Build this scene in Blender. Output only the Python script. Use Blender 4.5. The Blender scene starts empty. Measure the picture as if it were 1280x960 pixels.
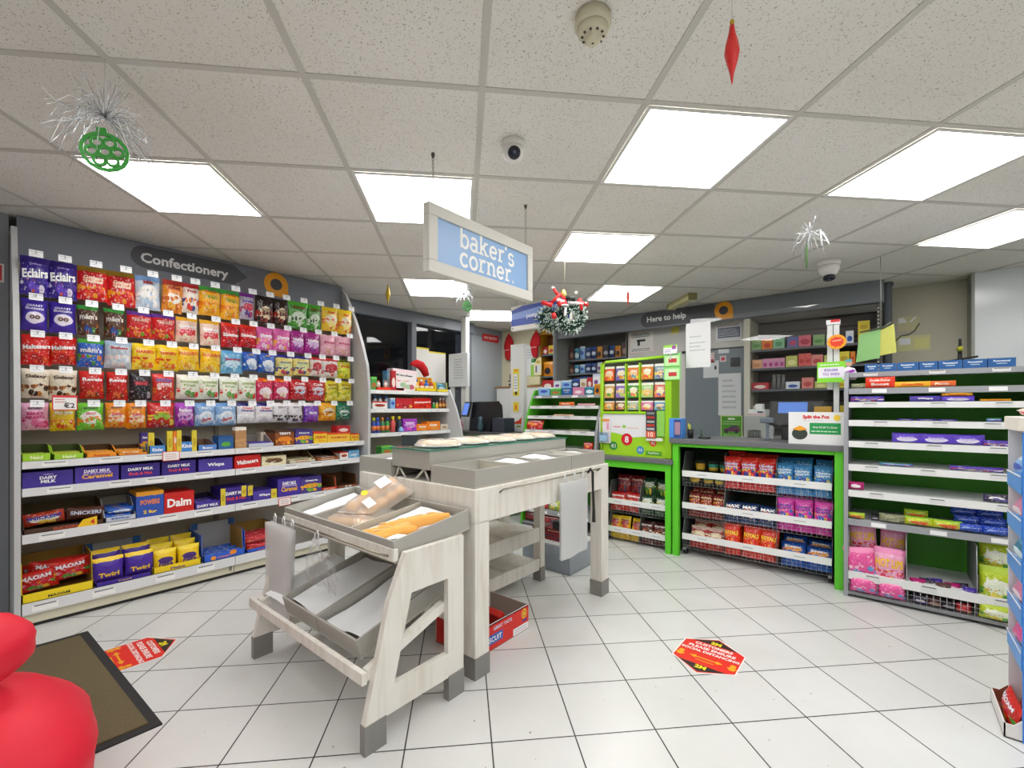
import bpy, bmesh, math, random
from mathutils import Matrix, Vector
C = bpy.context.scene.collection
sc = bpy.context.scene
R = math.radians
PI = math.pi
rnd = random.Random(7)
# room axes: X = along the counter, Y = along the sweets wall, Z up, metres. The camera stands at the origin.
CAMH, YAW, FPX, HOR = 1.18, R(39.7), 563.0, 509.0
_s, _c = math.sin(YAW), math.cos(YAW)
def _ray(x, y):
    a = (x-640)/FPX
    return a*_c-_s, a*_s+_c, -(y-HOR)/FPX
def onu(u, x, y=HOR):            # where a measured sight line meets the plane X=u -> (Y, Z)
    r = _ray(x, y); t = u/r[0]; return t*r[1], CAMH+t*r[2]
def onv(v, x, y=HOR):            # ... the plane Y=v -> (X, Z)
    r = _ray(x, y); t = v/r[1]; return t*r[0], CAMH+t*r[2]
def cam2room(X, Y, Z=0): return Vector((X*_c-Y*_s, X*_s+Y*_c, Z))

# ---------------------------------------------------------------- materials
def lin(h):
    h = h.lstrip('#'); o = []
    for i in (0, 2, 4):
        c = int(h[i:i+2], 16)/255
        o.append(c/12.92 if c <= .04045 else ((c+.055)/1.055)**2.4)
    return tuple(o)+(1,)
MATS = {}
def mat(h, rough=.5, metal=0, name=None, bump=0, bscale=60, spec=.5, noise=0, nscale=8):
    k = (h, rough, metal, bump, bscale, noise, nscale)
    if k in MATS: return MATS[k]
    m = bpy.data.materials.new(name or 'paint_'+h); m.use_nodes = True
    nt = m.node_tree; b = nt.nodes['Principled BSDF']
    b.inputs['Base Color'].default_value = lin(h); b.inputs['Roughness'].default_value = rough
    b.inputs['Metallic'].default_value = metal; b.inputs['Specular IOR Level'].default_value = spec
    if bump or noise:
        tc = nt.nodes.new('ShaderNodeTexCoord'); n = nt.nodes.new('ShaderNodeTexNoise')
        nt.links.new(tc.outputs['Object'], n.inputs['Vector'])
        n.inputs['Scale'].default_value = bscale if bump else nscale; n.inputs['Detail'].default_value = 4
        if bump:
            bp = nt.nodes.new('ShaderNodeBump'); bp.inputs['Strength'].default_value = bump; bp.inputs['Distance'].default_value = .004
            nt.links.new(n.outputs['Fac'], bp.inputs['Height']); nt.links.new(bp.outputs['Normal'], b.inputs['Normal'])
        if noise:
            n2 = nt.nodes.new('ShaderNodeTexNoise'); n2.inputs['Scale'].default_value = nscale; n2.inputs['Detail'].default_value = 5
            nt.links.new(tc.outputs['Object'], n2.inputs['Vector'])
            mx = nt.nodes.new('ShaderNodeMix'); mx.data_type = 'RGBA'
            c = lin(h); mx.inputs['A'].default_value = tuple(x*(1-noise) for x in c[:3])+(1,); mx.inputs['B'].default_value = tuple(min(1, x*(1+noise)) for x in c[:3])+(1,)
            nt.links.new(n2.outputs['Fac'], mx.inputs['Factor']); nt.links.new(mx.outputs['Result'], b.inputs['Base Color'])
    MATS[k] = m; return m
def emis(h, s, name):
    m = bpy.data.materials.new(name); m.use_nodes = True; nt = m.node_tree; b = nt.nodes['Principled BSDF']
    b.inputs['Base Color'].default_value = lin(h); b.inputs['Emission Color'].default_value = lin(h); b.inputs['Emission Strength'].default_value = s
    return m
def film(h, name, base=.06, rough=.03, thru=(1, 1, 1, 1), fres=1.5, cap=1.0):
    """clear sheet: see-through with its own reflections and a little body colour"""
    m = bpy.data.materials.new(name); m.use_nodes = True; nt = m.node_tree; nt.nodes.clear()
    o = nt.nodes.new('ShaderNodeOutputMaterial'); tr = nt.nodes.new('ShaderNodeBsdfTransparent'); gl = nt.nodes.new('ShaderNodeBsdfGlossy')
    d0 = nt.nodes.new('ShaderNodeBsdfDiffuse'); d1 = nt.nodes.new('ShaderNodeBsdfTranslucent'); df = nt.nodes.new('ShaderNodeMixShader'); df.inputs[0].default_value = .5; nt.links.new(d0.outputs[0], df.inputs[1]); nt.links.new(d1.outputs[0], df.inputs[2]); d0.inputs[0].default_value = d1.inputs[0].default_value = lin(h); fr = nt.nodes.new('ShaderNodeLayerWeight'); m1 = nt.nodes.new('ShaderNodeMixShader'); m2 = nt.nodes.new('ShaderNodeMixShader')
    tr.inputs[0].default_value = thru; gl.inputs['Roughness'].default_value = rough; 
    fr.inputs['Blend'].default_value = .5; m1.inputs[0].default_value = base
    pw = nt.nodes.new('ShaderNodeMath'); pw.operation = 'POWER'; pw.inputs[1].default_value = 4; nt.links.new(fr.outputs['Facing'], pw.inputs[0])
    ma = nt.nodes.new('ShaderNodeMath'); ma.operation = 'MULTIPLY_ADD'; ma.inputs[1].default_value = .6*cap; ma.inputs[2].default_value = .045*(fres/1.5)**3; nt.links.new(pw.outputs[0], ma.inputs[0])
    nt.links.new(tr.outputs[0], m1.inputs[1]); nt.links.new(df.outputs[0], m1.inputs[2])
    nt.links.new(ma.outputs[0], m2.inputs[0]); nt.links.new(m1.outputs[0], m2.inputs[1]); nt.links.new(gl.outputs[0], m2.inputs[2])
    nt.links.new(m2.outputs[0], o.inputs[0]); return m
def printed(base, blob=None, food=None, top=None, seed=0, rough=.32, scrib=None):
    """printed wrapper: colour fields, a warped central shape, speckled food picture and a top band, all in the wrapper's own UVs"""
    m = bpy.data.materials.new('wrapper_'+base); m.use_nodes = True; nt = m.node_tree; L = nt.links; N = nt.nodes.new
    b = nt.nodes['Principled BSDF']; b.inputs['Roughness'].default_value = rough
    uv = N('ShaderNodeUVMap'); sep = N('ShaderNodeSeparateXYZ'); L.new(uv.outputs[0], sep.inputs[0])
    def math_(op, a, c=None):
        n = N('ShaderNodeMath'); n.operation = op
        for i, x in enumerate((a, c)):
            if x is None: continue
            if isinstance(x, (int, float)): n.inputs[i].default_value = x
            else: L.new(x, n.inputs[i])
        return n.outputs[0]
    nz = N('ShaderNodeTexNoise'); nz.noise_dimensions = '4D'; nz.inputs['W'].default_value = seed*3.7; nz.inputs['Scale'].default_value = 5; nz.inputs['Detail'].default_value = 3
    L.new(uv.outputs[0], nz.inputs['Vector'])
    wob = math_('MULTIPLY', math_('SUBTRACT', nz.outputs['Fac'], .5), .5)
    X, Y = sep.outputs['X'], sep.outputs['Y']
    col = None
    def mixc(f, c):
        nonlocal col
        mx = N('ShaderNodeMix'); mx.data_type = 'RGBA'
        if isinstance(f, float): mx.inputs['Factor'].default_value = f
        else: L.new(f, mx.inputs['Factor'])
        if isinstance(col, tuple): mx.inputs['A'].default_value = col
        else: L.new(col, mx.inputs['A'])
        if isinstance(c, tuple): mx.inputs['B'].default_value = c
        else: L.new(c, mx.inputs['B'])
        col = mx.outputs['Result']
    col = lin(base)
    r = random.Random(seed+11)
    if blob:
        cy = r.uniform(.36, .5); rx = r.uniform(.3, .4); ry = r.uniform(.15, .25)
        ex = math_('POWER', math_('ABSOLUTE', math_('DIVIDE', math_('SUBTRACT', X, .5), rx)), 2.)
        ey = math_('POWER', math_('ABSOLUTE', math_('DIVIDE', math_('SUBTRACT', Y, cy), ry)), 2.)
        d = math_('ADD', math_('ADD', ex, ey), math_('MULTIPLY', wob, 2.))
        mixc(math_('LESS_THAN', d, 1.), lin(blob))
    if food:
        vo = N('ShaderNodeTexVoronoi'); vo.voronoi_dimensions = '3D'; vo.inputs['Scale'].default_value = r.uniform(4, 6.5)
        L.new(uv.outputs[0], vo.inputs['Vector'])
        f = food if isinstance(food, (list, tuple)) else [food]
        lim = math_('ADD', math_('MULTIPLY', wob, .5), r.uniform(.36, .5))
        msk = math_('MULTIPLY', math_('LESS_THAN', Y, lim), math_('GREATER_THAN', Y, .08))
        sc_ = N('ShaderNodeSeparateXYZ'); L.new(vo.outputs['Color'], sc_.inputs[0])
        for i, c in enumerate(f):
            mixc(math_('MULTIPLY', math_('MULTIPLY', msk, math_('LESS_THAN', vo.outputs['Distance'], .55)), math_('GREATER_THAN', sc_.outputs['X'], i/len(f))), lin(c))
    if food and rough < .4:     # busy print: light lettering-like flecks and darker folds of ink
        b1 = N('ShaderNodeTexNoise'); b1.noise_dimensions = '4D'; b1.inputs['W'].default_value = seed*1.3; b1.inputs['Scale'].default_value = 13; b1.inputs['Detail'].default_value = 2; L.new(uv.outputs[0], b1.inputs['Vector'])
        cw_ = tuple(min(1, x*.35+.6) for x in lin(base)[:3])+(1,); cd_ = tuple(x*.45 for x in lin(base)[:3])+(1,)
        mid = math_('LESS_THAN', math_('ABSOLUTE', math_('SUBTRACT', X, .5)), .42)
        mixc(math_('MULTIPLY', math_('MULTIPLY', math_('GREATER_THAN', b1.outputs['Fac'], .61), .75), mid), cw_)
        mixc(math_('MULTIPLY', math_('LESS_THAN', b1.outputs['Fac'], .38), .6), cd_)
    if top: mixc(math_('GREATER_THAN', math_('ADD', Y, math_('MULTIPLY', wob, .25)), .84), lin(top))
    if scrib:   # small print: thin broken lines
        w = N('ShaderNodeTexNoise'); w.inputs['Scale'].default_value = 26; w.inputs['Detail'].default_value = 1; L.new(uv.outputs[0], w.inputs['Vector'])
        band = math_('LESS_THAN', math_('ABSOLUTE', math_('SUBTRACT', Y, r.uniform(.55, .68))), .07)
        mixc(math_('MULTIPLY', math_('MULTIPLY', band, math_('LESS_THAN', math_('ABSOLUTE', math_('SUBTRACT', X, .5)), .32)), math_('GREATER_THAN', w.outputs['Fac'], .5)), lin(scrib))
    if isinstance(col, tuple): b.inputs['Base Color'].default_value = col
    else: L.new(col, b.inputs['Base Color'])
    bn = N('ShaderNodeTexNoise'); bn.inputs['Scale'].default_value = 9; bn.inputs['Detail'].default_value = 2; L.new(uv.outputs[0], bn.inputs['Vector'])
    bp = N('ShaderNodeBump'); bp.inputs['Strength'].default_value = .35; bp.inputs['Distance'].default_value = .01
    L.new(bn.outputs['Fac'], bp.inputs['Height']); L.new(bp.outputs['Normal'], b.inputs['Normal'])
    return m

# ---------------------------------------------------------------- mesh builder
def frame(o, x, y):
    x = Vector(x).normalized(); y = Vector(y).normalized(); z = x.cross(y)
    m = Matrix((x, y, z)).transposed().to_4x4(); m.translation = Vector(o); return m
def FU(u, v, z): return frame((u, v, z), (0, 1, 0), (0, 0, 1))      # faces +X, reads along +Y
def FN(u, v, z): return frame((u, v, z), (0, -1, 0), (0, 0, 1))     # faces -X
def FV(u, v, z): return frame((u, v, z), (1, 0, 0), (0, 0, 1))      # faces -Y, reads along +X
def FZ(u, v, z, a=0): return frame((u, v, z), (math.cos(a), math.sin(a), 0), (-math.sin(a), math.cos(a), 0))
_T = {}
def text_geo(s, bold=.02):
    k = (s, bold)
    if k in _T: return _T[k]
    cu = bpy.data.curves.new('t', 'FONT'); cu.body = s; cu.offset = bold; cu.resolution_u = 2; cu.fill_mode = 'FRONT'
    ob = bpy.data.objects.new('t', cu); C.objects.link(ob)
    bpy.context.view_layer.update()
    me = ob.evaluated_get(bpy.context.evaluated_depsgraph_get()).to_mesh()
    vs = [(v.co.x, v.co.y) for v in me.vertices]; fs = [tuple(p.vertices) for p in me.polygons]
    bpy.data.objects.remove(ob); bpy.data.curves.remove(cu)
    x0 = min(v[0] for v in vs); x1 = max(v[0] for v in vs); y0 = min(v[1] for v in vs); y1 = max(v[1] for v in vs)
    _T[k] = ([((x-x0), (y-y0)) for x, y in vs], fs, x1-x0, y1-y0); return _T[k]
W = {}
class MB:
    def __init__(s): s.v = []; s.f = []; s.fm = []; s.mats = []; s.M = Matrix(); s.uv = None; s.smooth = set()
    def mi(s, m):
        if isinstance(m, str): m = mat(m)
        if m not in s.mats: s.mats.append(m)
        return s.mats.index(m)
    def add(s, vs, fs, m, smooth=False):
        n = len(s.v); k = s.mi(m)
        s.v += [s.M @ Vector(p) for p in vs]
        for f in fs:
            s.f.append(tuple(n+i for i in f)); s.fm.append(k)
            if smooth: s.smooth.add(len(s.f)-1)
        return s
    def box(s, x0, x1, y0, y1, z0, z1, m, faces=None):
        vs = [(x, y, z) for x in (x0, x1) for y in (y0, y1) for z in (z0, z1)]
        return s.add(vs, [(0, 1, 3, 2), (4, 6, 7, 5), (0, 4, 5, 1), (2, 3, 7, 6), (0, 2, 6, 4), (1, 5, 7, 3)], m)
    def bbox(s, x0, x1, y0, y1, z0, z1, m, b=.004):
        """box with bevelled edges"""
        t = bmesh.new(); bmesh.ops.create_cube(t, size=1)
        for v in t.verts: v.co = Vector(((x0+x1)/2+v.co.x*(x1-x0), (y0+y1)/2+v.co.y*(y1-y0), (z0+z1)/2+v.co.z*(z1-z0)))
        bmesh.ops.bevel(t, geom=t.edges[:], offset=b, segments=2, affect='EDGES', profile=.5)
        t.verts.index_update()
        s.add([v.co.copy() for v in t.verts], [[v.index for v in f.verts] for f in t.faces], m); t.free(); return s
    def prism(s, pts, ax, a0, a1, m):
        def P(p, a): return {'x': (a, p[0], p[1]), 'y': (p[0], a, p[1]), 'z': (p[0], p[1], a)}[ax]
        n = len(pts); vs = [P(p, a0) for p in pts]+[P(p, a1) for p in pts]
        return s.add(vs, [tuple(range(n)), tuple(range(2*n-1, n-1, -1))]+[(i, (i+1) % n, n+(i+1) % n, n+i) for i in range(n)], m)
    def tube(s, pts, r, m, n=6, closed=False):
        pts = [Vector(p) for p in pts]; vs = []; k = len(pts); up = Vector((0, 0, 1))
        for i, p in enumerate(pts):
            d = (pts[(i+1) % k]-pts[i-1]) if closed else (pts[min(i+1, k-1)]-pts[max(i-1, 0)])
            d.normalize(); a = d.cross(up if abs(d.z) < .9 else Vector((1, 0, 0))).normalized(); b = d.cross(a)
            rr = r[i] if isinstance(r, (list, tuple)) else r
            vs += [p+a*math.cos(2*PI*j/n)*rr+b*math.sin(2*PI*j/n)*rr for j in range(n)]
        fs = [(i*n+j, i*n+(j+1) % n, ((i+1) % k)*n+(j+1) % n, ((i+1) % k)*n+j) for i in range(k if closed else k-1) for j in range(n)]
        if not closed: fs += [tuple(range(n-1, -1, -1)), tuple((k-1)*n+j for j in range(n))]
        return s.add(vs, fs, m, True)
    def lathe(s, prof, c, m, n=20, ax='z'):
        vs = []
        for r, h in prof:
            for j in range(n):
                a, b = max(r, 1e-5)*math.cos(2*PI*j/n), max(r, 1e-5)*math.sin(2*PI*j/n)
                q = {'z': (a, b, h), 'y': (a, h, b), 'x': (h, a, b)}[ax]
                vs.append((c[0]+q[0], c[1]+q[1], c[2]+q[2]))
        k = len(prof)
        fs = [(i*n+j, i*n+(j+1) % n, (i+1)*n+(j+1) % n, (i+1)*n+j) for i in range(k-1) for j in range(n)]
        fs += [tuple(range(n-1, -1, -1)), tuple((k-1)*n+j for j in range(n))]
        return s.add(vs, fs, m, True)
    # flat artwork in the builder's own x/y plane, lifted by z
    def rect(s, x0, y0, x1, y1, m, z=.001): return s.add([(x0, y0, z), (x1, y0, z), (x1, y1, z), (x0, y1, z)], [(0, 1, 2, 3)], m)
    def poly(s, pts, m, z=.001): return s.add([(x, y, z) for x, y in pts], [tuple(range(len(pts)))], m)
    def ell(s, cx, cy, rx, ry, m, z=.001, n=28): return s.poly([(cx+rx*math.cos(2*PI*i/n), cy+ry*math.sin(2*PI*i/n)) for i in range(n)], m, z)
    def ring(s, cx, cy, r0, r1, m, z=.001, n=32):
        vs = [(cx+r*math.cos(2*PI*i/n), cy+r*math.sin(2*PI*i/n), z) for r in (r0, r1) for i in range(n)]
        return s.add(vs, [(i, (i+1) % n, n+(i+1) % n, n+i) for i in range(n)], m)
    def stroke(s, pts, w, m, z=.002):
        """one ribbon along a polyline"""
        P = [Vector(p) for p in pts]; P[0] = P[0]+(P[0]-P[1]).normalized()*w*.08; P[-1] = P[-1]+(P[-1]-P[-2]).normalized()*w*.08; vs = []
        for i, p in enumerate(P):
            d = (P[min(i+1, len(P)-1)]-P[max(i-1, 0)]).normalized(); n = Vector((-d.y, d.x))*w/2
            vs += [(p.x+n.x, p.y+n.y, z), (p.x-n.x, p.y-n.y, z)]
        return s.add(vs, [(2*i, 2*i+1, 2*i+3, 2*i+2) for i in range(len(P)-1)], m)
    def text(s, t, cx, cy, w, h, m, z=.002, bold=.02, stretch=False, rot=0, left=False, surf=None):
        vs, fs, tw, th = text_geo(t, bold)
        kx, ky = w/tw, h/th
        if not stretch: kx = ky = min(kx, ky)
        ca, sa = math.cos(rot), math.sin(rot); o = []
        for x, y in vs:
            x = (x-(0 if left else tw/2))*kx; y = (y-th/2)*ky
            X, Y = cx+x*ca-y*sa, cy+x*sa+y*ca
            o.append((X, Y, z+(surf(X, Y) if surf else 0)))
        return s.add(o, fs, m)
    def lines(s, x0, y0, x1, y1, n, m, z=.0015, seed=1):
        """rows of small print"""
        r = random.Random(seed); h = (y1-y0)/n
        for i in range(n):
            y = y0+(i+.5)*h; x = x0; e = x1-(x1-x0)*r.uniform(0, .35)
            while x < e:
                w = (x1-x0)*r.uniform(.06, .17); s.rect(x, y-h*.2, min(x+w, e), y+h*.2, m, z); x += w+(x1-x0)*.03
        return s
    def mesh(s, name, off=Vector()):
        me = bpy.data.meshes.new(name); me.from_pydata([v-off for v in s.v], [], s.f)
        for m in s.mats: me.materials.append(m)
        me.polygons.foreach_set('material_index', s.fm)
        if s.smooth: me.polygons.foreach_set('use_smooth', [i in s.smooth for i in range(len(s.f))])
        if s.uv:
            l = me.uv_layers.new(name='UVMap')
            for i, lp in enumerate(me.loops): l.data[i].uv = s.uv(me.vertices[lp.vertex_index].co)
        me.update(); return me
    def build(s, name, parent=None, at=None, label=None, cat=None, group=None, kind=None):
        if parent: off = W[parent.name]
        elif at is not None: off = Vector(at)
        else:
            xs = [v.x for v in s.v]; ys = [v.y for v in s.v]
            off = Vector(((min(xs)+max(xs))/2, (min(ys)+max(ys))/2, min(v.z for v in s.v)))
        o = bpy.data.objects.new(name, s.mesh(name, off)); C.objects.link(o)
        if parent: o.parent = parent
        else: o.location = off
        W[o.name] = off
        tag(o, label, cat, group, kind); return o
def tag(o, label=None, cat=None, group=None, kind=None):
    if label: o['label'] = label
    if cat: o['category'] = cat
    if group: o['group'] = group
    if kind: o['kind'] = kind
    return o
def thing(name, loc, label, cat, group=None):
    o = bpy.data.objects.new(name, None); C.objects.link(o); o.location = loc; o.empty_display_size = .05
    W[o.name] = Vector(loc); return tag(o, label, cat, group)
def put(name, me, M, scale, label, cat, group=None):
    o = bpy.data.objects.new(name, me); C.objects.link(o); o.matrix_world = M @ Matrix.Diagonal((*scale, 1)); return tag(o, label, cat, group)
ORD = 'first second third fourth fifth sixth seventh eighth ninth tenth eleventh twelfth thirteenth fourteenth fifteenth sixteenth seventeenth eighteenth nineteenth twentieth'.split()

def ticket_on(parent, M, w, h, col, dark=True):
    q = MB(); q.M = M; q.rect(-w/2, -h/2, w/2, h/2, mat(col, .4), .0008)
    if dark: q.rect(-w*.42, h*.28, w*.42, h*.46, mat('6a6e76'), .0012)
    return q.build('shelf_ticket', parent)
# ---------------------------------------------------------------- product shapes (unit size; x across, y up, z out)
def _crimp(t): return 0 if t < .05 or t > .95 else min(1., math.sin(PI*(t-.05)/.9)**.45)
def pillow(vert=True, seed=0):
    r = random.Random(seed); ph = r.uniform(0, 6)
    def surf(x, y):                 # x in -.5...5, y in 0..1
        a, b = (x+.5, y) if not vert else (y, x+.5)
        side = max(0., 1-abs(2*b-1)**2.6)**.5
        return .5*_crimp(a)*side*(1+.12*math.sin(9*x+ph)*math.cos(7*y+ph))+.012
    return surf
_P = {}
def wrapper(kind, key):
    """mesh of one product design: kind bag (crimped top and bottom), bar (crimped ends) or box"""
    k = (kind, key)
    if k in _P: return _P[k]
    base, blob, food, top, scrib, texts = DES[key]
    seed = sum(map(ord, key)); m = printed(base, blob, food, top, seed, .3 if kind != 'box' else .45, scrib); mb = MB()
    if kind == 'box':
        mb.box(-.5, .5, 0, 1, -1, 0, m); surf = lambda x, y: 0
    else:
        surf = pillow(kind == 'bag', seed); nx, ny = 10, 12; vs = []; fs = []
        for sgn in (1, -1):
            for j in range(ny+1):
                for i in range(nx+1):
                    x, y = i/nx-.5, j/ny
                    if kind == 'bag': xx = x*(1-.05*math.sin(PI*y)); yy = y+(.008*math.sin(i*2.1+seed) if j in (0, ny) else 0)
                    else: xx = x; yy = .5+(y-.5)*(1-.04*math.sin(PI*(x+.5)))
                    vs.append((xx, yy, sgn*(surf(x, y)-.01) if 0 < i < nx and 0 < j < ny else 0))
        n = (nx+1)*(ny+1)
        for q in (0, n):
            for j in range(ny):
                for i in range(nx):
                    a = q+j*(nx+1)+i; f = (a, a+1, a+nx+2, a+nx+1); fs.append(f if q == 0 else f[::-1])
        mb.add(vs, fs, m, True)
    for t in texts:
        s, c, cy, w, h = t[:5]
        if key in BIN: cy, h = .42+cy*.56, h*.62
        rot = t[5] if len(t) > 5 else 0
        asp = ASP.get(key, 1)        # keep letters' shape when the unit mesh is scaled
        vs2, fs2, tw, th = text_geo(s, .035)
        kx = w/tw; ky = h/th
        mb.text(s, 0, cy, w, h, mat(c, .4), z=.03 if kind != 'box' else .004, bold=.035, stretch=True, rot=rot, surf=surf)
    mb.uv = (lambda co: (co.x+.5, (co.y-.42)/.56 if co.y > .42 else co.y*.3)) if key in BIN else (lambda co: (co.x+.5, co.y))
    _P[k] = mb.mesh(kind+'_'+key); return _P[k]
ASP = {}
BIN = {'tayto', 'skyc', 'pinkc', 'max', 'mccoy', 'popc', 'rolla', 'bluelean', 'redc', 'redb', 'greenc', 'yellc', 'burg'}
# ================================================================ room shell
CEIL = 2.296
GA = R(46.05); GO = (-1.504, .7155)            # ceiling grid: angle and one crossing (0.6 m tiles)
FA = R(45.97); FO = (-1.0669, 1.173)           # floor grid (0.3 m tiles)
def gridpt(i, j, o=GO, a=GA, t=.6):
    return (o[0]+t*(i*math.cos(a)-j*math.sin(a)), o[1]+t*(i*math.sin(a)+j*math.cos(a)))
U0, U1, V0, V1 = -4.34, 4.2, -4.2, 5.62

def floor_mat():
    m = bpy.data.materials.new('floor_tiles'); m.use_nodes = True; nt = m.node_tree; L = nt.links; N = nt.nodes.new; b = nt.nodes['Principled BSDF']
    tc = N('ShaderNodeTexCoord'); mp = N('ShaderNodeMapping'); mp.vector_type = 'TEXTURE'
    mp.inputs['Location'].default_value = (*FO, 0); mp.inputs['Rotation'].default_value = (0, 0, FA); L.new(tc.outputs['Object'], mp.inputs['Vector'])
    br = N('ShaderNodeTexBrick'); br.offset = 0; br.squash = 1
    for k, v in (('Scale', 1), ('Brick Width', .3), ('Row Height', .3), ('Mortar Size', .0028), ('Mortar Smooth', .2), ('Bias', 0)): br.inputs[k].default_value = v
    br.inputs['Color1'].default_value = lin('d4d5d3'); br.inputs['Color2'].default_value = lin('d9dad8'); br.inputs['Mortar'].default_value = lin('30302c')
    L.new(mp.outputs[0], br.inputs['Vector'])
    n = N('ShaderNodeTexNoise'); n.inputs['Scale'].default_value = 3; n.inputs['Detail'].default_value = 6; L.new(tc.outputs['Object'], n.inputs['Vector'])
    mx = N('ShaderNodeMix'); mx.data_type = 'RGBA'; mx.blend_type = 'MULTIPLY'; mx.inputs['Factor'].default_value = .35
    cr = N('ShaderNodeValToRGB'); cr.color_ramp.elements[0].color = (.82, .815, .79, 1); cr.color_ramp.elements[0].position = .3; cr.color_ramp.elements[1].color = (1, 1, 1, 1); cr.color_ramp.elements[1].position = .6
    L.new(n.outputs['Fac'], cr.inputs[0]); L.new(br.outputs['Color'], mx.inputs['A']); L.new(cr.outputs[0], mx.inputs['B'])
    n2 = N('ShaderNodeTexNoise'); n2.inputs['Scale'].default_value = 45; n2.inputs['Detail'].default_value = 2; L.new(tc.outputs['Object'], n2.inputs['Vector'])
    sp = N('ShaderNodeMath'); sp.operation = 'GREATER_THAN'; sp.inputs[1].default_value = .755; L.new(n2.outputs['Fac'], sp.inputs[0])
    m2 = N('ShaderNodeMix'); m2.data_type = 'RGBA'; L.new(sp.outputs[0], m2.inputs['Factor']); L.new(mx.outputs['Result'], m2.inputs['A']); m2.inputs['B'].default_value = lin('8e8c84')
    L.new(m2.outputs['Result'], b.inputs['Base Color']); b.inputs['Roughness'].default_value = .28; b.inputs['Specular IOR Level'].default_value = .4
    bp = N('ShaderNodeBump'); bp.inputs['Strength'].default_value = .4; bp.inputs['Distance'].default_value = .002; bp.invert = True
    L.new(br.outputs['Fac'], bp.inputs['Height']); L.new(bp.outputs[0], b.inputs['Normal']); return m
def ceil_mat():
    m = bpy.data.materials.new('ceiling_tiles'); m.use_nodes = True; nt = m.node_tree; L = nt.links; N = nt.nodes.new; b = nt.nodes['Principled BSDF']
    tc = N('ShaderNodeTexCoord'); v = N('ShaderNodeTexVoronoi'); v.inputs['Scale'].default_value = 230; L.new(tc.outputs['Object'], v.inputs['Vector'])
    n = N('ShaderNodeTexNoise'); n.inputs['Scale'].default_value = 140; n.inputs['Detail'].default_value = 0; L.new(tc.outputs['Object'], n.inputs['Vector'])
    lt = N('ShaderNodeMath'); lt.operation = 'LESS_THAN'; L.new(v.outputs['Distance'], lt.inputs[0])
    th = N('ShaderNodeMath'); th.operation = 'MULTIPLY_ADD'; L.new(n.outputs['Fac'], th.inputs[0]); th.inputs[1].default_value = .9; th.inputs[2].default_value = -.28; L.new(th.outputs[0], lt.inputs[1])
    mx = N('ShaderNodeMix'); mx.data_type = 'RGBA'; mx.inputs['A'].default_value = lin('eceae5'); mx.inputs['B'].default_value = lin('aaa59b'); L.new(lt.outputs[0], mx.inputs['Factor'])
    n3 = N('ShaderNodeTexNoise'); n3.inputs['Scale'].default_value = 1.3; n3.inputs['Detail'].default_value = 3; L.new(tc.outputs['Object'], n3.inputs['Vector'])
    m2 = N('ShaderNodeMix'); m2.data_type = 'RGBA'; m2.blend_type = 'MULTIPLY'; m2.inputs['Factor'].default_value = .5; L.new(mx.outputs['Result'], m2.inputs['A'])
    cr = N('ShaderNodeValToRGB'); cr.color_ramp.elements[0].color = (.86, .84, .79, 1); cr.color_ramp.elements[0].position = .35; cr.color_ramp.elements[1].color = (1, 1, 1, 1); cr.color_ramp.elements[1].position = .6
    L.new(n3.outputs['Fac'], cr.inputs[0]); L.new(cr.outputs[0], m2.inputs['B'])
    L.new(m2.outputs['Result'], b.inputs['Base Color']); b.inputs['Roughness'].default_value = .9
    return m
S = 'structure'
MB().box(U0, U1, V0, V1, -.06, 0, floor_mat()).build('floor', at=(0, 0, 0), kind=S)
MB().box(U0, U1, V0, V1, CEIL, CEIL+.05, ceil_mat()).build('ceiling', at=(0, 0, 0), kind=S)
# T-bars of the suspended ceiling, clipped to the room
g = MB(); mbar = mat('c9c7c0', .6)
def bar(p, d):
    ts = []
    for k, lo, hi in ((0, U0+.01, U1-.01), (1, V0+.01, V1-.01)):
        if abs(d[k]) > 1e-9:
            a, b = (lo-p[k])/d[k], (hi-p[k])/d[k]; ts.append((min(a, b), max(a, b)))
    t0, t1 = max(t[0] for t in ts), min(t[1] for t in ts)
    if t1-t0 < .05: return
    n = (-d[1]*.012, d[0]*.012); q = [(p[0]+d[0]*t+n[0]*s, p[1]+d[1]*t+n[1]*s) for t, s in ((t0, 1), (t1, 1), (t1, -1), (t0, -1))]
    g.prism(q, 'z', CEIL-(.004 if d[0]*d[1] > 0 else .0034), CEIL, mbar)
for i in range(-14, 17):
    bar(gridpt(i, 0), (-math.sin(GA), math.cos(GA))); bar(gridpt(0, i), (math.cos(GA), math.sin(GA)))
g.build('ceiling_trim', at=(0, 0, 0), kind=S)
wgrey = mat('8b9097', .6); wcream = mat('cfcbb8', .7, noise=.05); wwhite = mat('d9d8d4', .7)
MB().box(U0-.1, U0, V0, 2.42, 0, CEIL, wgrey).build('wall_left', at=(0, 0, 0), kind=S)
w = MB(); w.box(U0-.1, U0, 2.42, 5.0, 0, .95, wgrey); w.box(U0-.1, U0, 2.42, 5.0, 2.16, CEIL, wgrey); w.box(U0-.1, U0, 4.27, 5.0, .95, 2.16, mat('a4abb2', .35)); w.build('wall_window_side', at=(0, 0, 0), kind=S)
MB().box(U0-.1, U1, V1, V1+.1, 0, CEIL, wwhite).build('wall_back', at=(0, 0, 0), kind=S)
MB().box(U1, U1+.1, V0, V1, 0, CEIL, wwhite).build('wall_right', at=(0, 0, 0), kind=S)
MB().box(U0-.1, U1+.1, V0-.1, V0, 0, CEIL, wwhite).build('wall_front', at=(0, 0, 0), kind=S)
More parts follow.
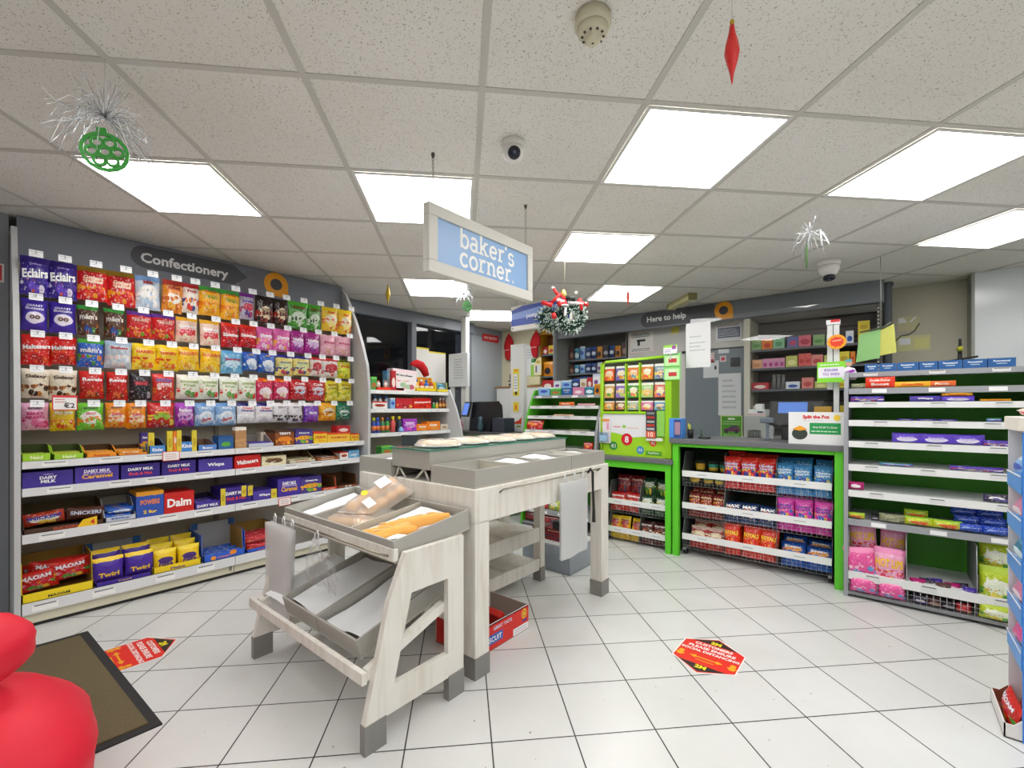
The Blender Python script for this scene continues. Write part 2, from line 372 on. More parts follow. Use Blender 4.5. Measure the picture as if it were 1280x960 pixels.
# night window: frame bars and the dark panes
wm = mat('6f757d', .4); wn = MB()
wn.box(-4.30, -4.22, 2.42, 4.30, 2.16, 2.29, wm); wn.box(-4.30, -4.22, 3.27, 3.335, .95, 2.16, wm); wn.box(-4.30, -4.24, 4.20, 4.27, .95, 2.16, wm); wn.box(-4.32, -4.2, 2.42, 4.27, .93, .97, wm)
o = wn.build('window_1', at=(0, 0, 0), kind=S)
MB().box(-4.315, -4.305, 2.42, 3.28, .96, 2.17, film('22262c', 'night_glass', .25, .02, fres=1.45)).build('pane', parent=o)
MB().box(-4.315, -4.305, 3.33, 4.22, .96, 2.17, film('22262c', 'night_glass', .25, .02, fres=1.45)).build('pane', parent=o)
MB().box(-5.6, -5.55, 2.0, 5.2, 0, 2.6, mat('15161a', .9)).build('night_backdrop', at=(0, 0, 0), kind=S)  # near-black board added behind the panes to stand in for the night darkness
# grey panelled stretch left of the sweets wall
p = MB(); p.box(-4.34, -3.9, -1.2, .145, 0, CEIL, mat('878b93', .6)); p.build('wall_partition', at=(0, 0, 0), kind=S)
# wall with the santa hats, its low white partition, and the wall behind the till
p = MB(); p.box(-4.34, -3.66, 5.0, 5.1, 0, CEIL, mat('cfcaae', .7)); p.box(-4.34, -3.452, 5.2, 5.3, 0, CEIL, mat('cfcaae', .7)); p.build('wall_hats', at=(0, 0, 0), kind=S)
p = MB(); p.box(-4.27, -3.3, 4.8, 4.84, 0, 1.45, mat('dcdcda', .5)); p.box(-4.3, -3.28, 4.79, 4.86, 1.45, 1.47, mat('a06f3a', .5)); p.build('wall_low_partition', at=(0, 0, 0), kind=S)

# ================================================================ ceiling lights
diff = emis('fffdfb', 5.6, 'light_diffuser'); alu = mat('dcdcd8', .4)
def ceiling_light(i, j, label):
    c = gridpt(i+.5, j+.5); o = thing('ceiling_light', (c[0], c[1], CEIL-.006), label, 'ceiling light', 'square light panels in the ceiling')
    M = FZ(c[0], c[1], CEIL-.006, GA); f = MB(); f.M = M
    for a in ((-.288, -.288, .288, -.274), (-.288, .274, .288, .288), (-.288, -.274, -.274, .274), (.274, -.274, .288, .274)): f.box(a[0], a[2], a[1], a[3], -.004, .001, alu)
    f.build('frame', o)
    d = MB(); d.M = M; d.box(-.274, .274, -.274, .274, -.001, .0045, diff); d.build('diffuser', o)
for i, j, l in ((-2, 1, 'glowing square light panel above the sweets wall, behind the silver tinsel'), (0, 1, 'glowing square light panel behind the near end of the hanging bakery sign'),
                (0, 4, 'small distant light panel under the bakery sign, above the dark window'), (1, 6, 'farthest light panel, beside the hanging blue banner'),
                (2, 0, 'largest glowing square light panel, beyond the smoke detector'), (2, 2, 'square light panel midway between the bakery sign and the grey counter fascia'),
                (3, 4, 'small light panel with a thin red ornament hanging before it'), (4, 0, 'big glowing light panel nearest the whiteboard corner, above the right shelving'),
                (6, 1, 'light panel cut by the photo edge, above the white wall board')):
    ceiling_light(i, j, l)
for i, j in ((-2, -2), (0, -3), (2, -3), (4, -3), (6, -3), (-2, -5), (1, -6), (4, -6)):
    ceiling_light(i, j, 'square light panel in the ceiling behind the photographer')
# ================================================================ wrapper designs: base, blob, food, top, scribble, lettering (text, colour, y, w, h[, rot])
WH, YL, RD = 'ffffff', 'ffd21e', 'd81e26'
DES = {
 'eclairs': ('38208c', None, ['d9541e', 'e8e0f4', '6a48c8'], '2e1a78', None, [('Cadbury', 'b9a5e8', .8, .4, .07), ('Eclairs', WH, .56, .84, .24, .08)]),
 'jellies': ('d3141c', None, ['f0a01e', 'e84a2a'], '8a6a14', 'ffd0b0', [('Orchard', 'ffe9d0', .66, .62, .11), ('Jellies', 'ffe9d0', .53, .55, .11)]),
 'mints': ('c9dcec', 'f2efe6', ['ffffff', 'b9cfe8'], '7fa6d8', None, [('Milk', 'c02434', .8, .4, .1)]),
 'toffee': ('e98b1f', 'f4efe4', ['d8641a', 'f5b53a'], 'b8352a', None, [('Toffees', 'b01c24', .76, .6, .1)]),
 'fruits': ('f1e8dc', None, ['f08a1e', '3f4f96', 'e03030'], 'c23034', None, [('Fruit', 'b8242c', .72, .5, .1)]),
 'citrus': ('f6b21c', None, ['ee7f1a', 'e0a010'], '3f9a3c', '2f8a3c', [('Drops', 'c9282c', .82, .5, .09)]),
 'parma': ('b8b6cc', 'c8344a', ['b02458', '5a2a88'], '7a2a94', None, [('Jumbo', '6a1f90', .66, .8, .14)]),
 'scots': ('2a1614', 'ead9b0', ['a02a1c', '6a2014'], '1d0f10', None, [('SCOTS', '3a1a14', .5, .5, .1), ('CLAN', '3a1a14', .37, .42, .1)]),
 'emerald': ('3f8f2c', 'c9d8c4', ['2c4a24', 'dfe8d8', '58a83c'], '4fb02e', None, [('Emeralds', '8a1f1c', .78, .6, .09)]),
 'lemon': ('efc21a', 'e6d8b8', ['e0401e', 'f6e27a'], 'f2d21e', None, [('Iced', 'd8281e', .78, .4, .1)]),
 'buttons': ('4630a8', 'e9e2f2', None, '3a2596', None, [('GIANT', 'ece6ff', .78, .6, .07), ('Buttons', 'ece6ff', .69, .66, .08), ('oo', '6a4630', .42, .4, .13)]),
 'mms': ('5a3622', None, ['c83a1c', '3f8a2c', 'e0852a', '2a4f9a'], '2f8f3a', None, [("m&m's", 'f4efe6', .62, .8, .18)]),
 'mix': ('d4242a', None, ['f0b21e', '7cb02c', 'f07a1e'], '5a2f8e', 'f6e4d0', []),
 'burst': ('f6d9c8', 'd8242e', ['f08a9c', 'f6b8b0', 'f2e3c9'], 'eab22a', 'ffffff', [('Starburst', 'ffffff', .62, .8, .12)]),
 'skittles': ('cf1420', None, ['d01828', 'a80f1c'], 'e0341c', None, [('Skittles', 'ffffff', .5, .86, .13)]),
 'pinkmix': ('e868b4', None, ['f6a0c4', 'f2b04a', 'f6d0e4'], 'e26ab4', 'ffffff', [('Chewits', 'fff4fa', .62, .7, .13)]),
 'violet': ('a8208c', 'd9b8e4', ['c03aa4', '8c2a9c'], 'b02a90', None, [('Hubba', 'ffffff', .62, .66, .13)]),
 'blush': ('e9a9bd', None, ['f4c8d4', 'e8b09c'], 'efb6c8', 'c85a7c', [('Marshmallow', 'c23c6c', .6, .7, .07)]),
 'malt': ('d8180f', None, ['e2501c', 'b01210'], 'c8140f', None, [('Maltesers', 'ffffff', .6, .9, .16, .1)]),
 'mmblue': ('2f66c8', None, ['c83a2c', '58a03c', 'e08a2a', '3058b0'], '4aa23c', None, [("m&m's", 'f4f4fa', .6, .8, .18)]),
 'frost': ('c4d2de', None, ['f0d8d0', 'e6ecf2'], 'a8c0d8', None, [('Bonbons', 'c8242c', .76, .6, .1)]),
 'starmix': ('f6cf1c', None, ['e02c1e', 'e8601e', 'f29a1e'], 'f8d828', None, [('HARIBO', 'e0301c', .68, .68, .12)]),
 'tang': ('f8c81a', None, ['f6dc5a', 'e89a1e'], 'f2b818', None, [('HARIBO', 'e06018', .72, .86, .15)]),
 'aero': ('72b8e0', 'c9e6f4', ['a8d8ee', '58a0d4'], '5aa8dc', None, [('Jazzies', 'b02c5c', .6, .7, .14)]),
 'milky': ('2a66c4', 'e8f0f8', ['f2f4f8', 'a8c8ea'], '3060c8', None, [('ONLY', YL, .86, .3, .08)]),
 'wine': ('e8d87a', 'd8e0a0', ['2a3f9c', 'c83a5a'], '2c2f88', None, [('Black Jack', '2a3a90', .62, .6, .1)]),
 'liquor': ('e4dcd8', 'c82838', ['2a2428', 'd83a3c', 'f2eee8'], 'c83030', None, [('Fruit Salad', 'c02030', .62, .6, .09)]),
 'lime': ('d8d41c', 'e8f04a', ['7a9a1c', 'f2e43a'], '5a6a14', None, [('Sours', 'e03a1c', .62, .6, .13)]),
 'galaxy': ('e6dcc6', None, ['8a4a22', 'c07a34', '3c2618'], 'efe6d4', None, [('Galaxy', '4a2a1a', .74, .72, .14)]),
 'revels': ('cf1a1a', None, ['8a3018', 'e86a2a'], 'd0241c', None, [('Revels', 'ffffff', .7, .78, .12)]),
 'noir': ('22202a', None, ['5a4a68', 'a8a0b0', '2c2834'], '1e1c22', 'c83a4a', [('Mint', 'e04a5a', .62, .5, .12)]),
 'check': ('d8322a', None, ['f2e4d8', 'e07a2a', 'd8302a'], 'e03a3a', 'ffffff', [('SWIZZELS', '4a6ac0', .76, .7, .12)]),
 'pastille': ('eef0e0', None, ['e07a3a', 'e8342c', '6aa84a'], 'f4f6ec', None, [("ROWNTREE'S", '8aa83a', .72, .74, .1), ('Fruit', '8ab04a', .58, .5, .08)]),
 'magenta': ('d02a5c', 'f4e4ec', ['f2a83a', 'e85a8c', 'f6e0d0'], 'e8501e', None, [('NEW', YL, .88, .24, .08)]),
 'fizz': ('c8202a', 'b8cfe6', ['a81c28', 'd02a34'], 'b81c28', 'e8d8d8', [('Cola', 'ffffff', .78, .5, .12)]),
 'pear': ('e6da3a', None, ['c8c81e', 'a8b82a', 'f4ee8a'], 'e0d02a', '4a5a1c', [('Pear Drops', 'a02c24', .78, .6, .09)]),
 'berry': ('eaa8c8', None, ['d83a7a', 'e86aa0'], 'e8b0d0', None, [('MAYNARDS', '3a2a3c', .8, .5, .1), ('BERRY', 'c01c6a', .6, .6, .11), ('HEARTS', 'c01c6a', .47, .66, .11)]),
 'wine2': ('eac81e', None, ['e8882a', 'd84a1e'], 'e8d02a', None, [('Wine Gums', 'ffffff', .66, .72, .13)]),
 'jbabies': ('6cc83a', 'f0ece8', ['e8862a', '7ad048'], '74cc40', None, [('MAYNARDS', '2c4a28', .8, .5, .09), ('JELLY', 'e0486a', .6, .4, .1)]),
 'duo': ('f0961c', 'f8e0c8', ['e8601c', 'f4b02a'], 'ea8a1c', None, [('MAYNARDS', '5a2a18', .82, .5, .08), ('Juicy', 'e03a6a', .55, .5, .14)]),
 'dino': ('d02a28', '9ac83a', ['8ac040', 'f2dc4a', 'c83a2c'], 'c8201e', None, [('Squashies', 'ffe04a', .62, .5, .1)]),
 'plum': ('a83ac0', 'd8a8e0', ['8a2aa8', 'e060b8'], 'b04ac8', None, [('Randoms', 'ffffff', .7, .66, .13)]),
 'fox': ('8ab4e0', 'e8eef6', ['c9dcf0', 'e2ecf8'], '6a9cd8', None, [("FOX'S", 'ffffff', .78, .4, .1), ('Glacier', 'c8283c', .3, .5, .13, .25)]),
 'polar': ('f0eef2', None, ['ffffff', 'e8e4ee'], '2a2a78', None, [('Fishermans', '5a3a9a', .62, .66, .11), ('Friend', 'e0483c', .74, .5, .1)]),
 'black': ('e4e2e6', None, ['2c2c30', '58585c', '3a3a3e'], 'f2f0f2', None, [('ZERO', '9a9aa4', .78, .5, .08)]),
 'grape': ('7a3ab8', 'a070d8', ['5c2a9c', '8a4ac8'], 'f0eef2', None, [('Soft', 'ffffff', .5, .5, .12)]),
 'amber': ('f2b41c', 'e8dcb8', ['e0901c', 'f0b41e'], 'f0a818', None, [('Werther', '7a4a14', .5, .5, .1)]),
 'pine': ('167a58', 'b8dccc', ['1c8a64', '126048'], '12704e', None, [('Mints', 'f0f6f2', .5, .5, .12)]),
 # boxes and bars
 'dairy': ('3f2a92', None, None, None, None, [('Cadbury', 'cdbcf0', .8, .2, .1), ('DAIRY', WH, .6, .34, .2), ('MILK', WH, .36, .3, .2)]),
 'dairyy': ('47309c', None, None, None, 'cdbcf0', [('DAIRY MILK', WH, .74, .6, .18), ('Caramel', 'f0b428', .4, .7, .26)]),
 'dairyr': ('3a2388', None, None, None, None, [('DAIRY MILK', WH, .66, .66, .2), ('Fruit & Nut', 'e84a4a', .34, .6, .2)]),
 'fusion': ('2f56b4', None, None, 'e8a028', None, [('POWERS', 'f0862a', .58, .7, .2), ('2 for', YL, .2, .5, .14)]),
 'daim': ('cf1f1c', None, None, None, None, [('Daim', WH, .5, .8, .42)]),
 'malbox': ('d01512', None, None, None, None, [('Maltesers', WH, .5, .8, .34, .15)]),
 'cream': ('e6dcb4', '6a4a2a', ['f2ecd0'], None, None, [('Milkybar', '8a6a2a', .72, .6, .2)]),
 'appl': ('2a5f9c', '5aa83a', None, '1f4f8c', None, []),
 'tan': ('b98a5c', None, ['c89a68'], 'f0e8dc', None, []),
 'wispa': ('4c3aa0', None, None, None, None, [('Wispa', WH, .5, .5, .34)]),
 'terry': ('8c4a1c', 'e8861e', ['f2b02a', 'c8641a'], '4a2a14', None, [("TERRY'S", WH, .8, .6, .16)]),
 'terryp': ('4a3a8a', 'e8961e', ['f0b02a', '6ab03a'], '3c2c7c', None, [('Orange', WH, .76, .6, .16)]),
 'toble': ('f0cc2a', None, ['e8b01e'], 'd83a1c', None, [('TOBLERONE', 'c8201c', .55, .8, .24)]),
 'cigar': ('efc03a', None, None, 'd8461c', None, [('Cadbury', 'c83a1c', .5, .7, .3)]),
 'snick': ('5a2f20', None, None, None, None, [('SNICKERS', 'e4ecff', .55, .85, .3)]),
 'snickm': ('c23a20', 'f2efe8', ['8a4a2a', 'f0c83a'], None, None, [('SNICKERS', '2a44b4', .62, .86, .26)]),
 'maoam': ('d01f1a', None, ['e84a8c', 'f0c23a', '5ab04a'], 'd8281c', None, [('MAOAM', 'f4f4ff', .72, .7, .2)]),
 'twirl': ('4a2a9c', None, None, 'f6d01e', None, [('Twirl', 'f2c22a', .3, .66, .2)]),
 'flake': ('f4cc1c', '4a2a7c', None, 'f6d82a', None, [('Flake', '3a2080', .32, .6, .2)]),
 'redmix': ('c82430', None, ['f0d8c0', 'e8a83a', 'a01c2c'], None, None, []),
 'bluemix': ('2f5fc0', None, ['e88a2a', '2a50b0', 'f0b83a'], None, None, []),
 'jaffa': ('f0821c', None, ['e8a03a'], None, None, [('Kinder', WH, .6, .6, .3)]),
 'gum': ('e8961e', None, ['2a6a3c', 'e8a02a'], None, None, [('Fruit', WH, .5, .6, .3)]),
 'kinderp': ('f0e6e6', None, ['e8a0a8', 'e8c0a0', 'c05a6a', 'f4f4ec', 'a8c8a0'], 'f2dce0', None, [('Kinder', '2c2c34', .72, .7, .1)]),
 'kinder': ('f2eee8', '5a3a2a', None, 'e0341e', None, [('Kinder', 'd8301c', .5, .7, .3)]),
 # crisps
 'tayto': ('d82424', None, ['f0c23a', '2a3a9a'], 'e0301e', None, [('Hunky', 'c9dcff', .62, .8, .16), ('Dorys', 'c9dcff', .47, .7, .14)]),
 'skyc': ('3f8fcc', None, ['f0dc7a', '2a4aa8'], '3f86c0', None, [('Hunky', 'e8f4ff', .62, .8, .14), ('Dorys', 'e8f4ff', .48, .7, .13)]),
 'pinkc': ('d83aa8', None, ['f0b84a', '3a6ac0'], 'e04ab0', None, [('Hunky', '3a3a9c', .62, .8, .14), ('Dorys', '3a3a9c', .48, .7, .13)]),
 'max': ('1c3a6a', None, ['e0602a', '1f5a9c', 'f0ece4'], '16305c', None, [('MAX', 'ffffff', .6, .8, .24)]),
 'mccoy': ('7c1812', None, ['e8a02a', 'b8301c'], '5a120e', None, [("McCoy's", 'f0d8a0', .6, .8, .16)]),
 'popc': ('b02014', 'e4d8b0', ['e8dcb4', 'f0e8c8'], 'f0d0c0', None, [('Meanies', 'f4e8e0', .78, .66, .12)]),
 'rolla': ('e0301c', None, ['f2902a', 'e8401e'], 'd8301c', None, [('ROYALS', 'f6dc3a', .52, .84, .2)]),
 'bluelean': ('1f58b0', 'f0a83a', ['e07a2a', '2a68c0'], '1c4a98', None, [('Snax', WH, .6, .7, .2)]),
 'redc': ('c41c1c', None, ['e8642a', 'f09a3a'], 'b01818', None, [('Doritos', WH, .66, .8, .16)]),
 'redb': ('8a1a22', None, ['3a3a5a', 'a82a2a'], '7a161c', None, [('Kettle', 'e8c8b8', .72, .7, .13)]),
 'greenc': ('1c4a2c', 'e0e8d8', ['e8c83a', '5a9a3a'], '183c26', None, [('Keoghs', 'e8f0e4', .66, .7, .15)]),
 'yellc': ('e8c01e', 'b03a4a', ['e88a2a', 'c83a2c'], 'ecc82a', None, [('Wheelies', '7a2a4a', .72, .7, .13)]),
 'burg': ('5c2018', None, ['e8682a', 'f0a84a', 'e8e4e0'], '3a1c1c', None, [('Burger', 'f2f0ee', .7, .8, .17)]),
 'pot': ('2a2f28', 'e8b02a', ['3aa08a', 'e8c43a'], 'b8b4a0', None, [('Noodle', 'e8e0c0', .6, .6, .14)]),
 'hotlips': ('f0a8c8', None, ['e03a2c', 'f2b82a', 'e8486a'], 'e88ab8', None, [('HOT LIPS', 'f6c82a', .6, .84, .24)]),
 'pinkbag': ('e85aa0', None, ['f4c8dc', 'd83a8c', '5aa0d8'], 'f08ab8', None, []),
 'jolly': ('b8cc2a', 'e8f0d8', ['e8a02a', '3a9a5a', 'f0e05a'], 'a8c42a', None, [('Juicy', 'f2f6ea', .6, .7, .2)]),
 'cadbar': ('5a3cc0', 'e8e4f4', None, None, None, [('Dairy Milk', 'c8b4f4', .5, .5, .3)]),
 'boost': ('e8381c', None, None, None, None, [('Double Decker', 'f4e4d8', .7, .7, .22), ('Boost', 'f4e4d8', .34, .6, .26)]),
 'crunch': ('f0b01e', None, None, None, None, [('Crunchie', 'e0401c', .5, .6, .4)]),
 'picn': ('e86a2c', None, None, None, None, [('Picnic', 'fff0d8', .5, .5, .4)]),
 'limeg': ('b8c83a', None, ['e8e04a', '6a8a2a'], None, None, []),
 'dairylong': ('4a2ca4', None, ['e8c060', 'b03a2c', 'e4dcf0'], None, None, []),
 'silver': ('8c8f6c', None, ['d8dcc8', '5a5f48', 'b0b494'], None, None, []),
 'yg': ('c8d82a', 'e8602a', ['f0c83a', 'e04a2a'], '9ad03a', None, []),
 'bluebag': ('1f48c0', None, ['3a78d8', '1c3a9c'], None, 'b8d0f4', []),
 'bluebox': ('1f5c9c', None, None, None, None, [('Paracetamol', 'e8f2fa', .7, .6, .2), ('tablets', 'c8dcf0', .42, .4, .13)]),
 'oreo': ('2a2440', 'f2f0f4', ['5a4aa0'], None, None, []),
 'pinks': ('b01c6c', 'f2dce8', None, None, None, [('Snax', WH, .5, .6, .34)]),
 # cigarette-shelf style plain packs and mixed small goods
}
def plain(base, blob=None, food=None, top=None, t=None, tc=WH): return (base, blob, food, top, None, [(t, tc, .6, .7, .2)] if t else [])
for k, v in dict(ciggreen=plain('8fb07a', '5a9a4a'), cigorange=plain('e8861c', 'd03a1c'), cigteal=plain('8fc09a', '5aa06a'), cigblue=plain('6a70b0', 'c8486a'), cigpink=plain('dc6a7c', 'b8344c'),
                 ciglime=plain('c8cc6c', 'e8e8a0'), cigcoral=plain('e0605c', 'c8302c'), cigsalm=plain('e08a84', 'c84a4a'), cigrose=plain('dc9abc', 'b8448c'), cigpeach=plain('dca882', 'c88a5c'), cigyel=plain('e0cc3a', 'c8a82a'), cigwb=plain('dfe6f0', '2a58b0'),
                 navyp=plain('1c3468', 'c8d4e8', None, '2a58a8'), tealp=plain('2a7a9c', 'd8ecf4', None, '58b0d0'), orgp=plain('d8861e', '2a2a30', None, 'e8a83a'), redp=plain('b82430', 'f0e0d8'), brownp=plain('5a3c3a', 'a88a78'), whitep=plain('e4e4e8', '7a4a9c', None, 'c8d0e8'), skyp=plain('8ab8e4', '3a5ac0', None, 'd8e8f8'), greenp=plain('4aa84a', 'b8703a', None, '7ad05a'), yelp=plain('e4c83a', 'c03a2a'), pinkp=plain('d884a8', 'f0e0e8'), blackp=plain('26262c', 'a8a8b0'), creamp=plain('e0d8c4', 'b89a70')).items(): DES[k] = v
DSC = dict(eclairs='deep purple chocolate eclairs bag', jellies='red fruit jellies bag', mints='clear blue striped sweets bag', toffee='orange and white toffee bag', fruits='white bag with fruit pictures', citrus='yellow sweets bag with green top',
 parma='silver and purple sweets bag', scots='dark brown toffee bag with cream panel', emerald='green sweets bag with pale panel', lemon='yellow sweets bag with pale panel', buttons='purple chocolate buttons bag', mms='brown chocolate pouch with green top', mix='red sweets bag with purple top', burst='pale pink and red chews bag',
 skittles='bright red sweets bag with white lettering', pinkmix='pink chews bag', violet='magenta gum bag', blush='pale pink marshmallow bag', malt='glossy red malt balls bag', mmblue='blue chocolate pouch with green top', frost='frosty grey bonbons bag', starmix='yellow gummy bag with red sweets', tang='all yellow gummy bag with orange lettering',
 aero='pale blue sweets bag', milky='blue and white pointed sweets bag', wine='cream bag with navy top', liquor='white bag with red and black circles', lime='lime yellow sours bag', galaxy='cream chocolate bag with brown pictures', revels='plain red chocolates bag', noir='black mints bag', check='red and white checked bag', pastille='white fruit sweets bag with green lettering',
 magenta='magenta bag with orange top', fizz='dark red cola sweets bag', pear='yellow-green drops bag', berry='pink berry sweets bag', wine2='yellow gums bag under the price card', jbabies='lime green jelly bag', duo='orange chews bag', dino='red bag with green picture', plum='purple jelly sweets bag', fox='light blue clear mints bag', polar='white lozenge bag with navy top',
 black='black and white sweets bag', grape='violet and white sweets bag', amber='amber butter sweets bag', pine='dark green mints bag')
PEG = [   # (x0, x1, design) across the photo, five rows of pegs
 [(24,62,'eclairs'),(60,97,'eclairs'),(97,136,'jellies'),(136,171,'jellies'),(171,202,'mints'),(203,229,'toffee'),(228,250,'fruits'),(250,277,'citrus'),(277,301,'citrus'),(301,319,'parma'),(320,343,'scots'),(343,361,'scots'),(361,386,'emerald'),(386,403,'emerald'),(404,424,'lemon'),(424,441,'lemon')],
 [(26,60,'buttons'),(62,96,'buttons'),(98,125,'mms'),(131,157,'mms'),(159,191,'mix'),(191,220,'mix'),(221,248,'burst'),(252,277,'burst'),(278,300,'skittles'),(300,322,'skittles'),(322,343,'pinkmix'),(343,364,'pinkmix'),(364,382,'violet'),(382,401,'violet'),(402,421,'blush'),(421,440,'blush')],
 [(26,64,'malt'),(63,96,'malt'),(97,130,'mmblue'),(131,165,'frost'),(166,197,'starmix'),(196,224,'starmix'),(223,251,'tang'),(251,277,'tang'),(277,305,'aero'),(305,324,'milky'),(324,345,'milky'),(346,368,'wine'),(368,389,'wine'),(389,404,'liquor'),(403,424,'liquor'),(423,440,'lime')],
 [(26,62,'galaxy'),(62,97,'galaxy'),(100,131,'revels'),(134,161,'revels'),(163,190,'noir'),(192,220,'check'),(221,251,'pastille'),(251,275,'pastille'),(276,300,'pastille'),(300,322,'pastille'),(322,343,'magenta'),(343,363,'magenta'),(363,386,'fizz'),(386,408,'fizz'),(408,424,'pear'),(424,441,'pear')],
 [(27,62,'berry'),(63,95,'wine2'),(97,131,'jbabies'),(132,159,'duo'),(159,184,'duo'),(185,219,'dino'),(220,244,'plum'),(245,271,'fox'),(271,297,'fox'),(298,321,'polar'),(321,343,'polar'),(343,362,'black'),(362,380,'black'),(381,400,'grape'),(400,422,'amber'),(421,440,'pine')]]
ZTOP = [2.01, 1.775, 1.575, 1.385, 1.195]; HH = [.215, .178, .168, .175, .162]; RW = ['top', 'second', 'third', 'fourth', 'bottom']
UB = -3.64
prong = MB(); prong.tube([(0, 0, -.24), (0, 0, .03), (0, .012, .045)], .0025, mat('b9bcc0', .3, .9)); prong_me = prong.mesh('prong')
tk = MB(); tk.box(-.027, .027, -.019, .019, 0, .002, mat('f1f2f4', .4)); tk.rect(-.027, .0195, .027, .022, '6f7686', .002); tk.rect(-.027, .009, .027, .0115, 'a4aab6', .0026); tk.lines(-.018, -.010, .014, .0, 1, mat('c8ccd4'), .0028); ticket_me = tk.mesh('price_ticket')
for r, row in enumerate(PEG):
    for k, (x0, x1, key) in enumerate(row):
        v0, v1 = onu(UB, x0)[0], onu(UB, x1)[0]; vm = (v0+v1)/2; w_ = (v1-v0)*1.02; h = HH[r]*(.94 if rnd.random() < .3 else 1)*(.9 if key in ('parma', 'milky') else 1)
        zt = ZTOP[r]+.01+(vm-.3)*.008
        M = FU(UB-.03, vm, zt-h) @ Matrix.Rotation(rnd.uniform(-.03, .03), 4, 'Z') @ Matrix.Rotation(rnd.uniform(-.03, .05), 4, 'X')
        put('sweet_bag', wrapper('bag', key), M, (w_, h, .075+rnd.uniform(-.01, .015)), f'{DSC[key]}, {ORD[k]} peg in the {RW[r]} hanging row', 'sweets', f'bags of sweets hanging in the {RW[r]} row')
        zp = zt-.005; up = (-3.585)
        hk = thing('display_hook', (up, vm, zp), f'wire hook with white ticket, {ORD[k]} peg of the {RW[r]} hanging row', 'hook', 'ticketed wire hooks on the sweets wall')
        if r == 4 and k == 1:
            c_ = MB(); c_.M = FU(up+.012, vm, zp+.012); c_.rect(-.052, -.05, .052, .035, 'd8343c', .001); c_.box(-.05, .05, -.048, .033, -.002, .0005, mat('f6f4f2', .4)); c_.rect(-.047, -.045, .047, .022, 'f6f4f2', .002)
            c_.text('€2', .018, -.022, .045, .03, mat('2a2c34'), .003); c_.lines(-.04, -.01, .0, .018, 2, mat('d8848a'), .003); c_.build('price_card', hk)['label'] = 'large red-edged card reading two euro'
        else:
            t = bpy.data.objects.new('price_ticket', ticket_me); C.objects.link(t); t.parent = hk; t.matrix_local = frame((.03, 0, 0), (0, 1, 0), (0, 0, 1)) @ Matrix.Rotation(-.18, 4, 'X')
        p = bpy.data.objects.new('prong', prong_me); C.objects.link(p); p.parent = hk; p.matrix_local = frame((0, 0, 0), (0, 1, 0), (0, 0, 1))

# ================================================================ the sweets shelving
g = thing('shelving_unit', (-3.7, 1.18, 0), 'long white sweets shelving unit with grey fascia reading Confectionery', 'shelving')
VL, VM, VR = .175, 1.186, 2.2
cw = mat('c4c6c7', .5); crm = mat('d9d4bd', .55); strip = mat('e3e4e6', .4); pegb = mat('b3aa98', .7)
MB().box(-3.9, -3.88, VL, VR, 0, 2.03, pegb).build('back_panel', g)
fas = MB(); fas.box(-3.9, -3.872, VL, VR, 2.03, CEIL-.004, mat('7e828c', .55)); fascia = fas.build('fascia', g)
sg = MB(); sg.M = FU(-3.87, 0, 0); dk = mat('53545a', .5)
sg.poly([(.76+.075*math.cos(a), 2.2+.075*math.sin(a)) for a in [PI/2+i*PI/12 for i in range(13)]]+[(1.30, 2.125), (1.40, 2.2), (1.30, 2.275)], dk, .001)
sg.ell(1.44, 2.16, .1, .1, mat('77767d', .5), .0006); sg.build('sign_shape', fascia)
lt = MB(); lt.M = FU(-3.868, 0, 0); lt.text('Confectionery', 1.0, 2.185, .56, .088, mat('f4f3f4', .4), .002, bold=.03); lt.build('lettering', fascia)
lg = MB(); lg.M = FU(-3.868, 0, 0); og = mat('f0a018', .4); lg.ring(1.615, 2.19, .047, .096, og, .003)
lg.poly([(1.615, 2.094), (1.711, 2.094), (1.711, 2.19), (1.67, 2.12)], og, .0028); lg.ell(1.615, 2.19, .047, .047, mat('4c4c52', .5), .0025); lg.build('logo', fascia)
def endpan(v0, v1, pts):
    q = MB(); q.prism(pts, 'y', v0, v1, cw); return q
def upts(v, lst): return [onv(v, x, y) for x, y in lst]
cur = upts(2.2, [(431, 367), (437, 383), (445, 405), (452, 430), (458, 456), (462, 482), (463.5, 505)])
prof = [(-3.9, 0), (-3.9, 2.28)]+[(min(u, -3.44), z) for u, z in cur]+[(-3.46, 0)]
endpan(2.2, 2.225, prof).build('end_panel', g)
endpan(.148, .172, [(-3.9, 0), (-3.9, 2.2), (-3.78, 2.2), (-3.7, 2.0), (-3.6, 1.75), (-3.53, 1.45), (-3.49, 1.15), (-3.49, 0)]).build('end_panel', g)
SH = [(.888, .036), (.745, .04), (.50, .045), (.133, .055)]
for zi, (z, th) in enumerate(SH):
    for a, b in ((VL, VM), (VM, VR)):
        q = MB(); q.box(-3.88, -3.505, a+.002, b-.002, z-.02, z, cw); q.box(-3.507, -3.497, a+.002, b-.002, z-th, z+.003, strip); sh = q.build('shelf', g)
        if zi < 3 or a == VL:
            for j in range(4): ticket_on(sh, FU(-3.4965, a+.12+j*.24+rnd.uniform(-.04, .04), z-th*.5), .1, th*.62, 'f6f6f4')
for a, b in ((VL, VM), (VM, VR)):
    q = MB(); q.box(-3.9, -3.52, a+.002, b-.002, .022, .112, crm); q.box(-3.9, -3.535, a, b, 0, .022, mat('26241f')); q.box(-3.519, -3.516, b-.03, b-.026, .04, .08, mat('3a3830')); q.box(-3.519, -3.516, b-.02, b-.016, .04, .08, mat('3a3830')); q.build('plinth', g)
for v in (VM,): MB().box(-3.88, -3.86, v-.012, v+.012, .133, 2.03, mat('8d8676')).build('upright', g)

